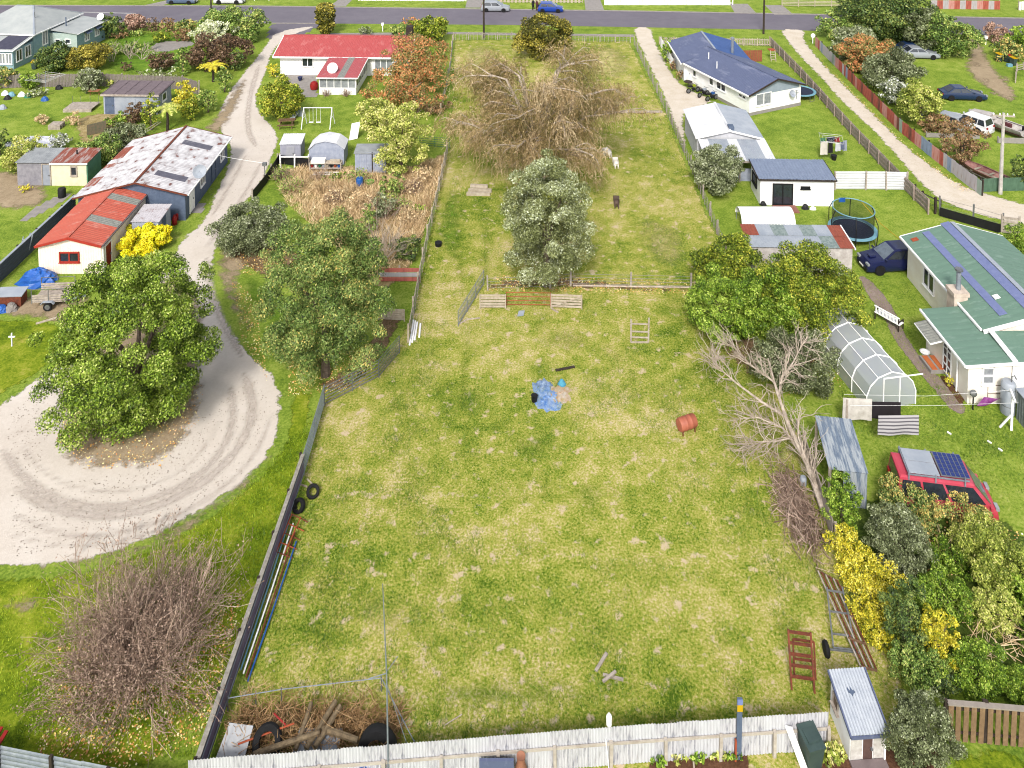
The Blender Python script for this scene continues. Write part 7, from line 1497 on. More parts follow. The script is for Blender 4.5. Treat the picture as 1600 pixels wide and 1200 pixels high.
# steel rack and pipes along the purple fence
rk_ = thing('steel_rack', 'orange red steel rack of bars beside the purple fence', 'rack', g(432, 862)); o0 = rk_.location
for p, q, r in (((432, 862), (456, 803), .03), ((445, 864), (470, 808), .03)): MB().tube([g(*p, .35) - o0, g(*q, .35) - o0], r, 6).build('side_bar', M_orange, rk_)
for k in range(5): f = k / 4; MB().tube([g(432 + 24 * f, 862 - 59 * f, .35) - o0, g(447 + 24 * f, 864 - 56 * f, .38) - o0 + Vector((.3, 0, -.25))], .022, 5).build('crossbar', M_orange if k % 2 else M_rust, rk_)
for i, (m_, off) in enumerate(((M_blue, 0), (M_lblue, 6), (M_white, 12), (M_rust, 18), (M_blue, 22))):
    a, b_ = g(372 + off * .7, 1040 + i * 6, .12), g(452 + off * .5, 790 + i * 14, .15); one('long_pipe', ('dark blue', 'pale blue', 'white', 'rusty', 'bright blue outer')[i] + ' long pipe lying along foot of the purple fence', 'pipe', MB().tube([Vector((0, 0, 0)), (b_ - a) * .5 + Vector((.03, 0, .03)), b_ - a], .035, 7), m_, a)
planks('pale short sticks beside the upper black tyre', [((465, 757), (480, 762)), ((480, 750), (488, 758))], M_woodpale, 'stick', 'stick', .06)
# rusty gate frame and trailer chassis
rf = thing('rusty_frame', 'rusty red steel stock frame standing near bottom right', 'frame', g(1237, 1078), math.radians(-8))
for x_ in (0, .85): MB().beam((x_, 0, 0), (x_, .9, 1.55), .07).build('side_bar', M_rust, rf)
for k in range(5): MB().beam((0, .2 + k * .17, .35 + k * .28), (.85, .2 + k * .17, .35 + k * .28), .09, .06).build('crossbar', M_rust, rf)
for x_ in (.2, 1.0): MB().beam((x_, .5, 0), (x_, .95, 1.1), .06).build('rear_bar', M_rust, rf)
MB().beam((.2, .95, 1.1), (1.0, .95, 1.1), .06).beam((.2, .7, .55), (1.0, .7, .55), .06).build('rear_rail', M_rust, rf)
tc_ = thing('trailer_chassis', 'bare galvanised trailer chassis tilted beside the yellow shrub', 'chassis', g(1302, 1012)); o0 = tc_.location
PT = lambda x, y, z: g(x, y, z) - o0
MB().beam(PT(1302, 1010, .3), PT(1292, 918, .55), .06).beam(PT(1338, 1018, .3), PT(1316, 918, .6), .06).build('chassis_rail', M_dullsteel, tc_)
for y_, e in ((1012, 0), (990, 0), (955, 0), (922, 0)): f = (1012 - y_) / 94; MB().beam(PT(1302 - 10 * f, y_, .3 + .26 * f), PT(1338 - 22 * f, y_ + 4, .3 + .28 * f), .05).build('crossmember', M_dullsteel, tc_)
w = MB().lathe([(.14, -.06), (.26, -.075), (.29, 0), (.26, .075), (.14, .06)], 18, axis='x').build('wheel', M_tyre, tc_, PT(1291, 1014, .3), smooth=True); MB().lathe([(.02, -.05), (.14, -.055)], 12, axis='x').build('rim', M_rust, w)
MB().beam(PT(1291, 1014, .3), PT(1345, 1020, .3), .05).build('axle', M_dullsteel, tc_)
hr = thing('hay_rack', 'rusty brown rack of long bars beside trailer chassis', 'rack', g(1370, 1040)); o0 = hr.location
for k in range(6): MB().beam(g(1345 + k * 5, 1042 + k, .35) - o0, g(1278 + k * 6, 892 + k * 3, .5) - o0, .05).build('bar', M_rust if k % 2 else M_wood, hr)
for f in (0, .3, .6, 1): MB().beam(g(1345 - 67 * f, 1042 - 150 * f, .4) - o0, g(1371 - 62 * f, 1048 - 140 * f, .45) - o0, .06).build('crossbar', M_woodbrown, hr)
# junk behind the bottom fence
one('metal_sheet', 'pale rust stained metal sheet in bottom left corner of junk heap', 'sheet', MB().slab([(0, 0, .3), (1.05, .1, .35), (1.15, .85, .7), (.25, .95, .7)], .03), rustmat('white_steel_rust_spots', C(216, 218, 222), C(180, 120, 90), .25, 4, (1, 1, 1)), g(334, 1205))
for i, (p, q, r) in enumerate((((396, 1200), (500, 1172), .1), ((462, 1192), (487, 1125), .09), ((478, 1190), (525, 1122), .1), ((492, 1188), (532, 1130), .1), ((500, 1158), (560, 1185), .11))):
    a, b_ = g(*p), g(*q); one('old_post', ('longest lichen covered post along the junk heap front', 'short pale topped post standing left in junk heap', 'leaning mossy post in middle of junk heap', 'second leaning mossy post right of middle in junk heap', 'fallen short post at right of junk heap')[i], 'post', MB().tube([Vector((0, 0, .5)), (b_ - a) * .5 + Vector((.02, 0, .62)), b_ - a + Vector((0, 0, .7))], [r, r * .95, r * .85], 7), mat('lichen_post', C(172, 150, 116), C(110, 92, 70), bump=.7, scale=6), a)
one('metal_sheet', 'pale blue grey iron sheet lying under junk heap posts', 'sheet', MB().slab([(0, 0, .25), (1.6, .1, .25), (1.7, .8, .35), (.1, .8, .35)], .03), M_roofgl, g(455, 1192))
t = thing('steel_pipe', 'orange painted pipe lying across the tractor tyre', 'pipe', g(372, 1185)); MB().tube([(0, 0, .55), (1.9, .5, .75)], .03, 6).build('pipe', M_orange, t); MB().tube([(1.1, .7, .9), (1.6, .45, .75)], .03, 6).build('handle', M_red, t)
pn = thing('pen_rail', 'thin white pipe pen rail around the junk heap', 'rail', g(356, 1110)); o0 = pn.location; PP = [g(356, 1112), g(440, 1098), g(596, 1080), g(648, 1182)]
for a, b_ in zip(PP, PP[1:]): MB().tube([a - o0 + Vector((0, 0, .55)), b_ - o0 + Vector((0, 0, .55))], .017, 6).build('rail', M_steel, pn)
for p in PP + [g(400, 1104), g(628, 1145)]: MB().tube([p - o0, p - o0 + Vector((0, 0, .62))], .025, 6).build('post', M_dullsteel, pn)
# along the near side of the bottom fence
heap('tarpaulin', 'blue tarpaulin heap at near side of bottom fence', 'tarpaulin', g(568, 1232), .85, .4, .75, M_tarp, 12)
one('pot', 'terracotta clay pot standing against the white bottom fence', 'pot', MB().lathe([(.14, 0), (.2, .15), (.22, .5), (.13, .8), (.16, 1.0), (.12, .98)], 14), mat('terracotta', C(200, 140, 110), C(170, 112, 88)), g(814, 1222), smooth=True)
one('window_frame', 'blue grey window frame leaning on the bottom fence', 'frame', MB().b0(-.6, .6, -.05, .05, .3, 1.0), M_roofblue, g(776, 1228))
one('bottle', 'white plastic bottle stuck on a stake at bottom fence', 'bottle', MB().tube([(0, 0, 0), (0, 0, 1.55)], .03, 6).lathe([(.06, 1.5), (.1, 1.55), (.1, 1.85), (.04, 1.95)], 10), M_white, g(951, 1194))
tl = thing('totem_board', 'narrow blue and yellow painted board standing at bottom fence', 'board', g(1154, 1186)); MB().b0(-.09, .09, -.04, .04, 0, 2.35).build('board', M_bluegrey, tl)
MB().b0(-.1, .1, -.06, -.042, 1.9, 2.15).build('yellow_panel', M_yellow, tl); MB().b0(-.1, .1, -.06, -.042, 2.16, 2.36).build('blue_panel', mat('lilac_blue_paint', C(150, 166, 226), C(130, 146, 206)), tl); MB().b0(-.16, -.1, -.1, 0, .0, .8).build('orange_strip', M_orange, tl)
one('prop_stick', 'white prop board leaning at near side of fence under the bottle stake', 'board', MB().beam((0, 0, 1.1), (.12, -.3, .0), .08, .03), M_white, g(946, 1200)); one('prop_stick', 'white prop board beside the dark green bin', 'board', MB().beam((0, .1, 1.2), (.5, -.5, .0), .05, .3), M_white, g(1232, 1188))
for i, (a, b_) in enumerate((((1015, 1182), (1150, 1172)), ((1082, 1176), (1086, 1230)))): planks(('pale board edging at back of the vegetable bed', 'pale board dividing the vegetable bed')[i], [(a, b_)], M_woodpale, 'bed_edging', 'edging', .05, .2, .1)
def bin_(label, p, body, lid, rz=0, s=1.):
    t = thing('wheelie_bin', label, 'bin', p, rz); b = MB(); b.add([(-.22, -.25, .05), (.22, -.25, .05), (.22, .22, .05), (-.22, .22, .05), (-.28, -.35, .95), (.28, -.35, .95), (.28, .33, .95), (-.28, .33, .95)], [(0, 3, 2, 1), (4, 5, 6, 7), (0, 1, 5, 4), (1, 2, 6, 5), (2, 3, 7, 6), (3, 0, 4, 7)]); b.build('body', body, t)
    MB().slab([(-.3, -.38, 1.0), (.3, -.38, 1.0), (.3, .36, 1.1), (-.3, .36, 1.1)], .07).b0(-.2, .2, -.2, .2, 1.04, 1.09).build('lid', lid, t); MB().tube([(-.25, .42, .98), (.25, .42, .98)], .025, 6).build('handle', body, t)
    for x_ in (-.24, .24): MB().lathe([(.02, -.03), (.11, -.03), (.11, .03), (.02, .03)], 12, (x_, .25, .11), axis='x').build('wheel', M_tyre, t)
    return t
bin_('dark green wheelie bin standing at near side of the white fence', g(1266, 1196), M_dkgreen, M_dkgreen, math.radians(14)).scale = (1.1, 1.1, 1.1)
for i, (x, y, lm, n_) in enumerate(((1361, 96, M_yellow, 'yellow lidded bin left of the row'), (1374, 97, M_red, 'red lidded bin in middle of the row'), (1383, 102, M_yellow, 'small yellow lidded bin right of the row'))): bin_(n_ + ' by the yard track', g(x + 200, y), M_dkgreen, lm, .3)
one('crate', 'blue crate before the lidded bins', 'crate', MB().b0(-.3, .3, -.2, .2, 0, .35), M_lblue, g(1577, 104)); bin_('yellow lidded bin beside the blue villa', g(54, 108), M_dkgreen, M_yellow, .2)
# yard left: platform, pallets, benches, cross
pl_ = thing('timber_platform', 'grey timber platform with wire hoops on the left lawn', 'platform', g(98, 176), .02)
for j in range(6): MB().b0(0, 3.0, .1 + j * .35, .42 + j * .35, .28, .33).build('board', M_wood, pl_)
MB().b0(0, 3.0, .05, .1, 0, .3).build('edge', M_wood, pl_)
for x_ in (.1, 1.0, 2.0, 2.9): MB().tube([(x_, 1.9, .3), (x_, 1.9, 1.1)], .02, 4).build('wire_post', M_dullsteel, pl_)
def pallet(label, p, n=2, rz=.0):
    t = thing('pallet_stack', label, 'pallets', p, rz)
    for k in range(n):
        for j in range(5): MB().b0(0, 1.2, j * .22, j * .22 + .14, .12 + k * .16, .15 + k * .16).build('slat', M_wood, t)
        for j in (0, .5, .9): MB().b0(0, 1.2, j, j + .1, .01 + k * .16, .119 + k * .16).build('bearer', M_wood, t)
pallet('small stack of grey pallets on the left lawn', g(75, 203), 3, .03)
one('board_screen', 'weathered rusty board screen standing in left yard', 'screen', MB().slab([(0, 0, 1.1), (1.5, .9, 1.2), (1.5, .9, .05), (0, 0, .05)], .05), mat('brown_green_screen', C(150, 130, 106), C(110, 116, 92), scale=5), g(136, 212))
one('table', 'small orange brown table beside the purple roofed shed', 'table', MB().b0(-.6, .6, -.35, .35, .55, .6).beam((-.5, 0, 0), (-.5, 0, .56), .06).beam((.5, 0, 0), (.5, 0, .56), .06), mat('orange_brown_table', C(196, 130, 96), C(166, 106, 78)), g(148, 149))
one('memorial_cross', 'small white wooden cross on the left lawn', 'cross', MB().beam((0, 0, 0), (0, 0, .85), .08, .05).beam((-.2, 0, .62), (.2, 0, .62), .08, .05), M_white, g(19, 541))
jk = thing('junk_cabinet', 'rusty old cabinet in junk corner at left edge', 'cabinet', g(20, 474), .05); MB().b0(-.9, .75, -.4, .4, 0, .75).build('body', M_rust, jk); MB().slab([(-1.0, -.45, .78), (.85, -.45, .78), (.85, .45, .9), (-1.0, .45, .9)], .06).build('top', M_roofgl, jk)
for i, (x, y, m_, n_, c_) in enumerate(((8, 148, M_white, 'white tub in left edge clutter', 'tub'), (18, 150, M_lblue, 'blue tub in left edge clutter', 'tub'), (34, 150, M_white, 'white bag in left edge clutter', 'bag'), (12, 155, M_black, 'black crate in left edge clutter', 'crate'), (44, 152, M_green, 'green chair like tub in left edge clutter', 'tub'), (92, 139, M_black, 'black tub by the paling fence', 'tub'), (70, 157, M_blue, 'blue bag on path by clothesline', 'bag'), (4, 170, M_roofgl, 'grey pail at left edge', 'pail'))):
    heap('tub' if c_ in ('tub', 'pail') else c_, n_, c_, g(x, y), .45, .35, .5, m_, 30 + i, rough=.1)
one('timber_stack', 'short grey timbers stacked at barn gate', 'timber', MB().beam((0, 0, .1), (1.6, 1.6, .9), .05).beam((.5, 0, .1), (1.9, 1.5, .9), .05).beam((0, 0, 0), (0, 0, 1.0), .1), M_wood, g(212, 214))
one('garden_chair', 'white plastic chair by the barn door', 'chair', MB().b0(-.22, .22, -.22, .22, .4, .45).b0(-.22, .22, .18, .24, .45, .95).beam((-.2, -.2, 0), (-.2, -.2, .4), .05).beam((.2, -.2, 0), (.2, -.2, .4), .05).beam((-.2, .2, 0), (-.2, .2, .4), .05).beam((.2, .2, 0), (.2, .2, .4), .05), M_white, g(297, 316), .4)
# right hand yard things
bn = thing('garden_bench', 'white slatted garden bench on the brick path', 'bench', g(1389, 506), math.radians(125))
for j in range(4): MB().b0(-.85, .85, -.25 + j * .13, -.15 + j * .13, .42, .46).build('seat_slat', M_white, bn)
for i in range(7): MB().b0(-.75 + i * .24, -.65 + i * .24, .28, .31, .5, .88).build('back_slat', M_white, bn)
MB().b0(-.85, .85, .27, .32, .88, .95).b0(-.85, .85, .27, .32, .46, .52).build('back_rail', M_white, bn)
for x_ in (-.8, .8): MB().beam((x_, -.25, 0), (x_, -.25, .62), .06).beam((x_, .28, 0), (x_, .28, .9), .06).beam((x_, -.28, .62), (x_, .28, .64), .06).build('leg', M_wooddark, bn)
ds = thing('outdoor_lamp', 'black dish like heater on a post by cream house corner', 'heater', g(1520, 640)); MB().tube([(0, 0, 0), (0, 0, .85)], .04, 7).build('post', M_black, ds); MB().lathe([(.05, -.08), (.18, -.02), (.2, .1), (.12, .16)], 12, (0, -.05, .95), axis='y').build('bowl', M_dullsteel, ds)
hm_ = thing('hammock', 'purple patterned cloth hammock beside the grey tank', 'hammock', g(1547, 642)); M_pur = mat('purple_tie_dye', C(146, 40, 150), C(216, 130, 210), scale=3)
cloth(hm_, ((-.75, 0, .3), (.35, .15, .5), (.8, -.1, 1.0), (-.4, 0, .85)), M_pur, 'cloth', sag=.15)
tl2 = thing('trellis', 'small brown lattice panel behind the purple cloth', 'trellis', g(1552, 630)); 
for i in range(5): MB().beam((-.3 + i * .12, 0, .6), (-.05 + i * .12, 0, 1.05), .025).build('lath', M_woodbrown, tl2); MB().beam((-.05 + i * .12, .02, .6), (-.3 + i * .12, .02, 1.05), .025).build('lath', M_woodbrown, tl2)
MB().beam((-.35, 0, .58), (.45, 0, .58), .04).beam((-.35, 0, 1.07), (.45, 0, 1.07), .04).beam((-.35, 0, 0), (-.35, 0, 1.07), .04).beam((.45, 0, 0), (.45, 0, 1.07), .04).build('frame', M_woodbrown, tl2)
one('basin', 'white basin on the lawn by doorstep', 'basin', MB().lathe([(.2, 0), (.28, .14), (.3, .15), (.2, .04)], 12), M_white, g(1445, 553))
for i, (x, y) in enumerate(((1192, 320), (1258, 326))): heap('bag', ('dark bag left of the black sliding door', 'dark bag right of the black sliding door')[i], 'bag', g(x, y), .32, .25, .42, M_black, 50 + i)
heap('bag', 'white bag right of the black sliding door', 'bag', g(1270, 327), .3, .2, .25, M_white, 53)
one('barrel', 'blue grey barrel in the brush pile', 'barrel', MB().lathe([(.14, 0), (.16, .05), (.16, .4), (.12, .45)], 12), M_roofgl, g(1255, 758), smooth=True)
for i, (x, y) in enumerate(((1480, 676), (1543, 690), (1560, 702))): planks('small white litter stick on the van lawn, ' + ('near blanket', 'right of van', 'farthest right')[i], [((x, y), (x + 6, y + 4))], M_white, 'stick', 'stick', .08)
# motorbikes by the cottage
def bike(label, p, rz, mt, cat='motorbike', name='motorbike', s=1.):
    t = thing(name, label, cat, p, rz)
    for x_ in (-.62, .62):
        w = MB().lathe([(.22, -.05), (.29, -.05), (.31, 0), (.29, .05), (.22, .05)], 16, axis='y', cap=False).build('wheel', M_tyre, t, (x_, 0, .31)); MB().lathe([(.02, -.02), (.22, -.015)], 8, axis='y').build('hub', M_rim, w)
    MB().tube([(-.62, 0, .31), (-.1, 0, .4), (.35, 0, .75), (.62, 0, .31)], .04, 6).tube([(-.5, 0, .7), (.3, 0, .75)], .05, 6).build('frame', M_dullsteel, t); MB().b0(-.15, .2, -.12, .12, .3, .6).build('engine', M_black, t)
    MB().extr([(-.1, .72), (.35, .75), (.3, .95), (0, .95)], -.12, .12).build('fuel_tank', mt, t); MB().extr([(-.7, .78), (-.1, .75), (-.1, .86), (-.75, .88)], -.13, .13).build('seat', M_black, t)
    MB().tube([(.42, -.35, 1.02), (.4, 0, .98), (.42, .35, 1.02)], .025, 5).tube([(.4, 0, .98), (.62, 0, .35)], .03, 5).build('handlebar', M_dullsteel, t); return t
bike('blue motorbike nearest the garage by cottage wall', g(1112, 157), .5, M_blue); bike('grey motorbike second from garage by cottage wall', g(1099, 151), .6, M_roofgl); bike('yellow green motorbike in middle of row by cottage wall', g(1083, 145), .4, mat('lime_yellow_paint', C(190, 200, 40), C(160, 176, 30)))
one('garden_table', 'round dark table at house wall end of the motorbike row', 'table', MB().lathe([(.02, .7), (.5, .7), (.5, .74), (.02, .74)], 14).tube([(0, 0, 0), (0, 0, .7)], .05, 6), M_wooddark, g(1075, 137))
for i, (x, y) in enumerate(((1050, 108), (1062, 122))): plant('potted_shrub', ('rusty potted shrub nearest street on the cottage wall', 'rusty potted shrub nearest motorbikes on the cottage wall')[i], 'shrub', x - 7, x + 7, y - 15, y + 4, 'rust', 8)
plant('hedge', 'thin green hedge strip beside the cottage drive', 'hedge', 1030, 1052, 58, 98, 'brightgreen', 12)
sc_ = thing('privacy_screen', 'red brown timber privacy screen behind the blue roofed house', 'screen', g(1158, 97), .05)
for i in range(9): MB().b0(i * .3, i * .3 + .27, -.02, .02, .05, 1.5).build('board', mat('red_brown_stain', C(190, 112, 82), C(160, 90, 66)), sc_)
pg = thing('play_frame', 'small white ladder play frame on cottage side lawn', 'play frame', g(1205, 96)); MB().beam((0, 0, 0), (0, .5, 1.3), .07).beam((.6, 0, 0), (.6, .5, 1.3), .07).build('leg', M_woodpale, pg)
for k in range(4): MB().beam((0, .1 + k * .1, .25 + k * .28), (.6, .1 + k * .1, .25 + k * .28), .06).build('rung', M_woodpale, pg)
MB().b0(-.1, .7, .5, 1.3, 1.2, 1.28).build('platform', M_orange, pg)
for i, (x, y, n_) in enumerate(((598, 49, 'white letterbox on the street verge behind red house'), (1540, 70, 'white letterbox at yard track entrance'))): one('letterbox', n_, 'letterbox', MB().beam((0, 0, 0), (0, 0, .9), .1).b0(-.16, .16, -.2, .2, .9, 1.2), M_white, g(x, y))
one('round_sign', 'white round reflector board at street end of the rusty fence', 'sign', MB().beam((0, .05, 0), (0, .05, 1.1), .08).lathe([(.01, -.02), (.3, -.02), (.3, .02), (.01, .02)], 14, (0, 0, 1.1), axis='y'), M_white, g(1270, 68))
one('post', 'slim timber post on verge beside the sandy drive gate', 'post', MB().beam((0, 0, 0), (0, 0, 1.4), .16), M_wooddark, g(1461, 334))
# yellow rope from trampoline to house
one('rope', 'yellow rope strung from trampoline to the green roofed house', 'rope', MB().tube([Vector((0, 0, 2.3)), (g(1408, 432) - g(1345, 360)) * .5 + Vector((0, 0, 2.2)), g(1408, 432) - g(1345, 360) + Vector((0, 0, 2.6))], .025, 5), M_yellow, g(1345, 360))
one('service_wire', 'pale service wire from the barn to the garden pole', 'wire', MB().tube([Vector((0, 0, 2.4)), (g(414, 288) - g(322, 280)) * .5 + Vector((0, 0, 2.1)), g(414, 288) - g(322, 280) + Vector((0, 0, 1.9))], .012, 4), M_white, g(322, 280))

planks('red and white boards at the bottom left corner', [((-6, 1208), (12, 1178)), ((-12, 1200), (4, 1172))], M_red, 'board', 'board', .14, .05, .9)
# ---------------------------------------------------------------- people and sheep (skin over a skeleton)
def skinned(name, verts, edges, radii, mt, parent, root=0, sub=2):
    me = bpy.data.meshes.new(name); me.from_pydata(verts, edges, []); me.update(); me.materials.append(mt); o = inst(name, me, parent)
    o.modifiers.new('skin', 'SKIN'); 
    if not me.skin_vertices: me.attributes.new('skin', 'FLOAT', 'POINT') if False else None
    bpy.context.view_layer.objects.active = o
    if not me.skin_vertices:
        with bpy.context.temp_override(object=o, active_object=o):
            bpy.ops.mesh.customdata_skin_add()
    for v, r in zip(me.skin_vertices[0].data, radii): v.radius = r if hasattr(r, '__len__') else (r, r)
    me.skin_vertices[0].data[root].use_root = True
    s_ = o.modifiers.new('sub', 'SUBSURF'); s_.levels = s_.render_levels = sub
    return o
def person(label, p, rz, top, legs, hair):
    t = thing('person', label, 'person', p, rz)
    V = [(0, 0, .95), (0, 0, 1.18), (0, 0, 1.42), (0, 0, 1.53), (0, .01, 1.66), (.17, 0, 1.4), (.22, 0, 1.14), (.2, .1, .92), (.2, .14, .84), (-.17, 0, 1.4), (-.22, 0, 1.14), (-.2, .1, .92), (-.2, .14, .84), (.1, 0, .88), (.11, .02, .5), (.12, -.02, .08), (.13, .1, .04), (-.1, 0, .88), (-.11, .02, .5), (-.12, -.02, .08), (-.13, .1, .04)]
    E_ = [(0, 1), (1, 2), (2, 3), (3, 4), (2, 5), (5, 6), (6, 7), (7, 8), (2, 9), (9, 10), (10, 11), (11, 12), (0, 13), (13, 14), (14, 15), (15, 16), (0, 17), (17, 18), (18, 19), (19, 20)]
    R_ = [(.15, .11), (.14, .1), (.17, .11), (.055, .055), (.1, .115), .065, .05, .04, .04, .065, .05, .04, .04, .095, .07, .05, .045, .095, .07, .05, .045]
    o = skinned('body', V, E_, R_, top, t)
    MB().lathe([(.1, 1.66), (.112, 1.7), (.1, 1.77), (.03, 1.8)], 10, (0, -.01, 0)).build('hair', hair, t, smooth=True)
    MB().lathe([(.13, .5), (.19, .75), (.185, .95), (.165, 1.0)], 12).build('trousers', legs, t, smooth=True); return t
person('person in black standing at the rear of the blue hatchback', g(833, 16), .3, M_black, M_black, M_wooddark)
person('person in dark red top beside the blue hatchback', g(839, 17), -.4, mat('dark_red_jersey', C(110, 60, 66), C(90, 48, 54)), M_wooddark, M_woodpale)
def sheep(label, p, rz, mt, mt2):
    t = thing('sheep', label, 'sheep', p, rz)
    V = [(0, 0, .62), (.3, 0, .66), (-.3, 0, .62), (.5, 0, .66), (.68, 0, .48), (.8, 0, .28), (.28, .14, .4), (.28, .14, .05), (.28, -.14, .4), (.28, -.14, .05), (-.32, .14, .42), (-.38, .14, .22), (-.34, .14, .04), (-.32, -.14, .42), (-.38, -.14, .22), (-.34, -.14, .04), (-.46, 0, .6)]
    E_ = [(0, 1), (0, 2), (1, 3), (3, 4), (4, 5), (1, 6), (6, 7), (1, 8), (8, 9), (2, 10), (10, 11), (11, 12), (2, 13), (13, 14), (14, 15), (2, 16)]
    R_ = [(.27, .25), (.24, .24), (.26, .24), (.14, .14), (.1, .1), (.055, .055), .08, .04, .08, .04, .1, .055, .04, .1, .055, .04, .08]
    skinned('body', V, E_, R_, mt, t); 
    for y_ in (-.11, .11): MB().lathe([(.01, -.05), (.03, 0), (.01, .06)], 6, (.66, y_, .56), axis='y').build('ear', mt2, t)
M_wool = mat('cream_wool', C(244, 238, 228, .8), C(216, 206, 192, .7), bump=.8, bscale=14); M_woolb = mat('brown_wool', C(130, 108, 94), C(96, 78, 68), bump=.8, bscale=14)
sheep('white sheep grazing at right edge of the willow', g(962, 262), 1.7, M_wool, M_wool); sheep('second white sheep half hidden in willow twigs', g(949, 246), 2.4, M_wool, M_wool); sheep('brown sheep standing alone right of the silver leaved tree', g(963, 324), 1.5, M_woolb, M_wooddark)

# ---------------------------------------------------------------- fallen leaves and grass blades
def scatter(poly, n, rng):
    A = np.array([g(*p)[:2] for p in poly]); lo, hi = A.min(0), A.max(0); out = []
    while sum(map(len, out)) < n:
        P = rng.uniform(lo, hi, (n * 2, 2)); ins = np.zeros(len(P), bool)
        for a, b in zip(A, np.roll(A, -1, 0)): ins ^= ((a[1] > P[:, 1]) != (b[1] > P[:, 1])) & (P[:, 0] < (b[0] - a[0]) * (P[:, 1] - a[1]) / (b[1] - a[1] + 1e-12) + a[0])
        out.append(P[ins])
    return np.concatenate(out)[:n]
rng = rngs(90); LT = []
for poly, n in (([(90, 1010), (330, 960), (380, 930), (320, 1160), (200, 1200), (60, 1180)], 2800), ([(85, 690), (130, 735), (250, 730), (310, 660), (320, 600), (120, 600)], 1600), ([(340, 380), (470, 380), (480, 430), (380, 430)], 900),
                ([(760, 455), (780, 430), (1080, 440), (1080, 460)], 1300), ([(450, 560), (600, 540), (560, 610), (450, 620)], 900), ([(1200, 540), (1330, 500), (1340, 600), (1220, 620)], 900), ([(1280, 90), (1420, 230), (1520, 300), (1500, 300), (1400, 215), (1290, 105)], 700), ([(1420, 800), (1600, 830), (1600, 900), (1420, 900)], 500), ([(360, 430), (400, 470), (420, 600), (380, 540)], 500)):
    P = scatter(poly, n, rng); LT.append(np.concatenate([P, rng.uniform(.02, .05, (n, 1))], 1))
P = np.concatenate(LT); Nn = np.tile([0, 0, 1.], (len(P), 1)); o = inst('fallen_leaves', leaf_mesh('fl', P, Nn, .085, LM['leaflitter'], rng, .7, None, .35)); tag(o, 'fallen yellow and brown leaves strewn under the trees', 'leaves', kind='stuff')
_vn = np.random.default_rng(3).uniform(-1, 1, (256, 256))
def vnoise(P, sc_):
    q = P / sc_; i = np.floor(q).astype(int); u = q - i; u = u * u * (3 - 2 * u); a = _vn[i[:, 0] % 256, i[:, 1] % 256]; b = _vn[(i[:, 0] + 1) % 256, i[:, 1] % 256]; c = _vn[i[:, 0] % 256, (i[:, 1] + 1) % 256]; d = _vn[(i[:, 0] + 1) % 256, (i[:, 1] + 1) % 256]
    return (a * (1 - u[:, 0]) + b * u[:, 0]) * (1 - u[:, 1]) + (c * (1 - u[:, 0]) + d * u[:, 0]) * u[:, 1]
SP = np.concatenate([np.concatenate([scatter(p, n, rng), rng.uniform(.02, .035, (n, 1))], 1) for p, n in (([(10, 650), (90, 590), (60, 760), (200, 740), (330, 640), (400, 590), (430, 650), (380, 740), (230, 840), (20, 870)], 1300), ([(345, 210), (430, 200), (420, 280), (340, 380), (300, 380)], 500), ([(1225, 60), (1250, 60), (1480, 280), (1440, 290)], 500))])
tag(inst('loose_stones', leaf_mesh('ls', SP, np.tile([0, 0, 1.], (len(SP), 1)), .07, mat('stone_grey', C(206, 192, 178), C(160, 146, 132), scale=.6), rng, .8, None, .25)), 'loose small stones and debris on the gravel drives', 'stones', kind='stuff')
def blades(name, label, poly, n, h, mk, seed, tm=.5, tv=.24, wd=.013, k=.34):
    """tufts: blades cluster and change colour with patches of the sward"""
    rng = rngs(seed); P2 = scatter(poly, n, rng); f = vnoise(P2, .55) * .5 + vnoise(P2 + 40, 1.4) * .6 + vnoise(P2 + 90, 5.) * .4; kp = rng.uniform(0, 1, n) < .55 - .5 * f; P2 = P2[kp]; f = f[kp]; n = len(P2)
    P = np.concatenate([P2, np.full((n, 1), .0)], 1); a = rng.uniform(0, 6.283, n); hh = h * rng.uniform(.5, 1.4, n) * (1 - .35 * f); le = rng.normal(0, .7, (n, 2)) * hh[:, None]
    w = np.stack([np.cos(a), np.sin(a), np.zeros(n)], 1) * wd * rng.uniform(.7, 1.5, (n, 1)); tip = P + np.concatenate([le, hh[:, None]], 1)
    V = np.stack([P - w, P + w, tip], 1).reshape(-1, 3); o = inst(name, np_mesh(name, V, np.arange(3 * n).reshape(n, 3), LM[mk], np.clip(tm + k * f + rng.normal(0, tv, n), 0, 1))); return tag(o, label, 'grass', kind='stuff')
PAD = [(330, 1200), (478, 742), (508, 612), (600, 560), (650, 470), (1120, 470), (1200, 600), (1290, 790), (1400, 1060), (1290, 1140), (700, 1180)]
blades('grass', 'short straw and green grass over the near paddock', PAD, 260000, .08, 'blade', 91, .5)
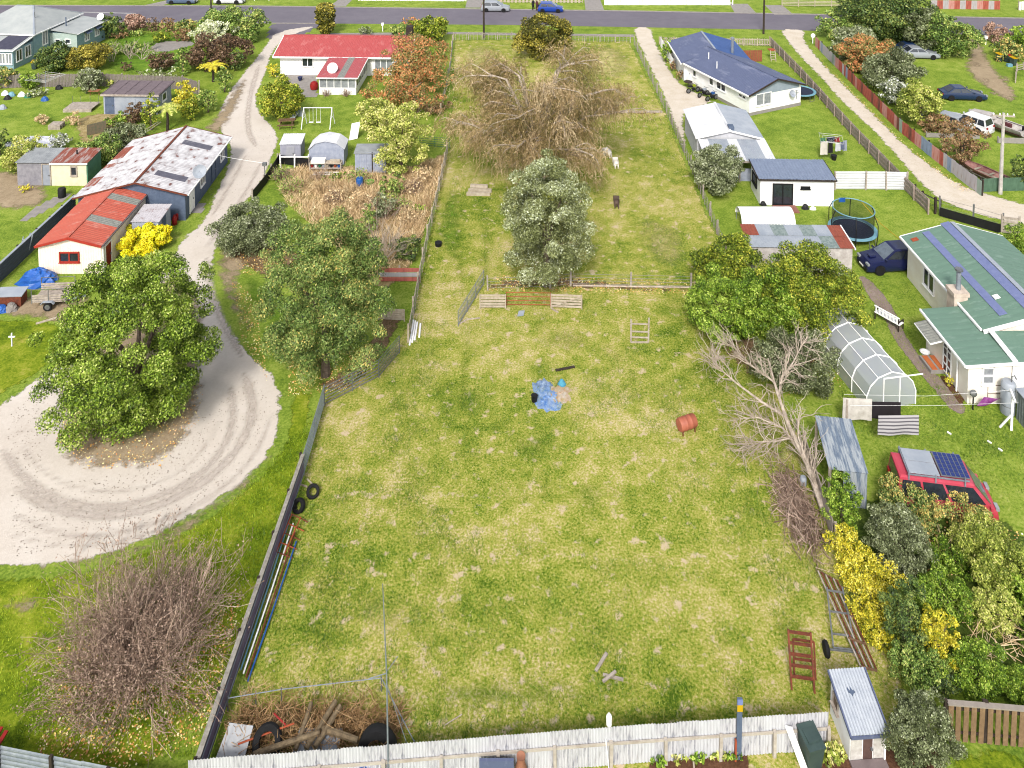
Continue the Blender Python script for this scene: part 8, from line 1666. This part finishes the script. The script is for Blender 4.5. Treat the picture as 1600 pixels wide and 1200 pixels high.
blades('grass', 'short grass over the upper paddock', [(700, 300), (720, 200), (1030, 180), (1110, 380), (1150, 470), (650, 470)], 40000, .1, 'blade', 92, .56, wd=.022)
blades('dry_weeds', 'dry tan weed stalks all over the weedy yard', [(425, 275), (470, 262), (640, 268), (695, 245), (690, 275), (660, 370), (640, 420), (600, 440), (540, 400), (450, 320)], 30000, .42, 'tan', 95, .45, .3, .022)
blades('grass', 'green grass over the lower left lawn', [(-20, 920), (160, 890), (330, 815), (450, 690), (500, 640), (470, 740), (320, 1190), (-20, 1160)], 45000, .09, 'vblade', 93, .5, .2)
blades('grass', 'green lawn grass around the polytunnel and van', [(1340, 440), (1420, 440), (1480, 600), (1600, 680), (1600, 800), (1380, 760), (1310, 620), (1330, 520)], 30000, .09, 'blade', 94, .3, .16, k=.3)

# repeats of one kind share a group
GRP = {'parked_car': 'parked cars', 'sheep': 'sheep in the paddock', 'motorbike': 'motorbikes by the cottage wall', 'tyre': 'loose tyres', 'wheelie_bin': 'wheelie bins', 'pot': 'pots', 'bucket': 'buckets', 'long_pipe': 'pipes along the purple fence', 'white_pipe': 'white pipes by the wire fence',
       'old_post': 'old posts on the junk heap', 'log': 'logs', 'ladder': 'ladders', 'laundry': 'washing on the rotary line', 'towel': 'blankets on the clothesline', 'weed_clump': 'weed tangles in the yard', 'dry_weed': 'dry weeds at the gravel edge', 'fruit_tree': 'bare fruit trees', 'vegetable': 'vegetable clumps',
       'power_pole': 'power poles', 'trampoline': 'trampolines', 'timber_gate': 'timber gates', 'farm_gate': 'pipe gates and panels', 'person': 'people by the blue car', 'bag': 'bags', 'tub': 'tubs', 'gas_bottle': 'gas bottles', 'letterbox': 'letterboxes', 'shrub': 'garden shrubs', 'hedge': 'hedges', 'tarpaulin': 'blue tarpaulins', 'reed_clump': 'reeds at the porch', 'tree_fern': 'tree ferns', 'block_wall': 'concrete block walls'}
for o in list(COL.objects):
    if o.parent is None and 'category' in o:
        k = o.name.split('.')[0]
        if k in GRP and 'group' not in o: o['group'] = GRP[k]
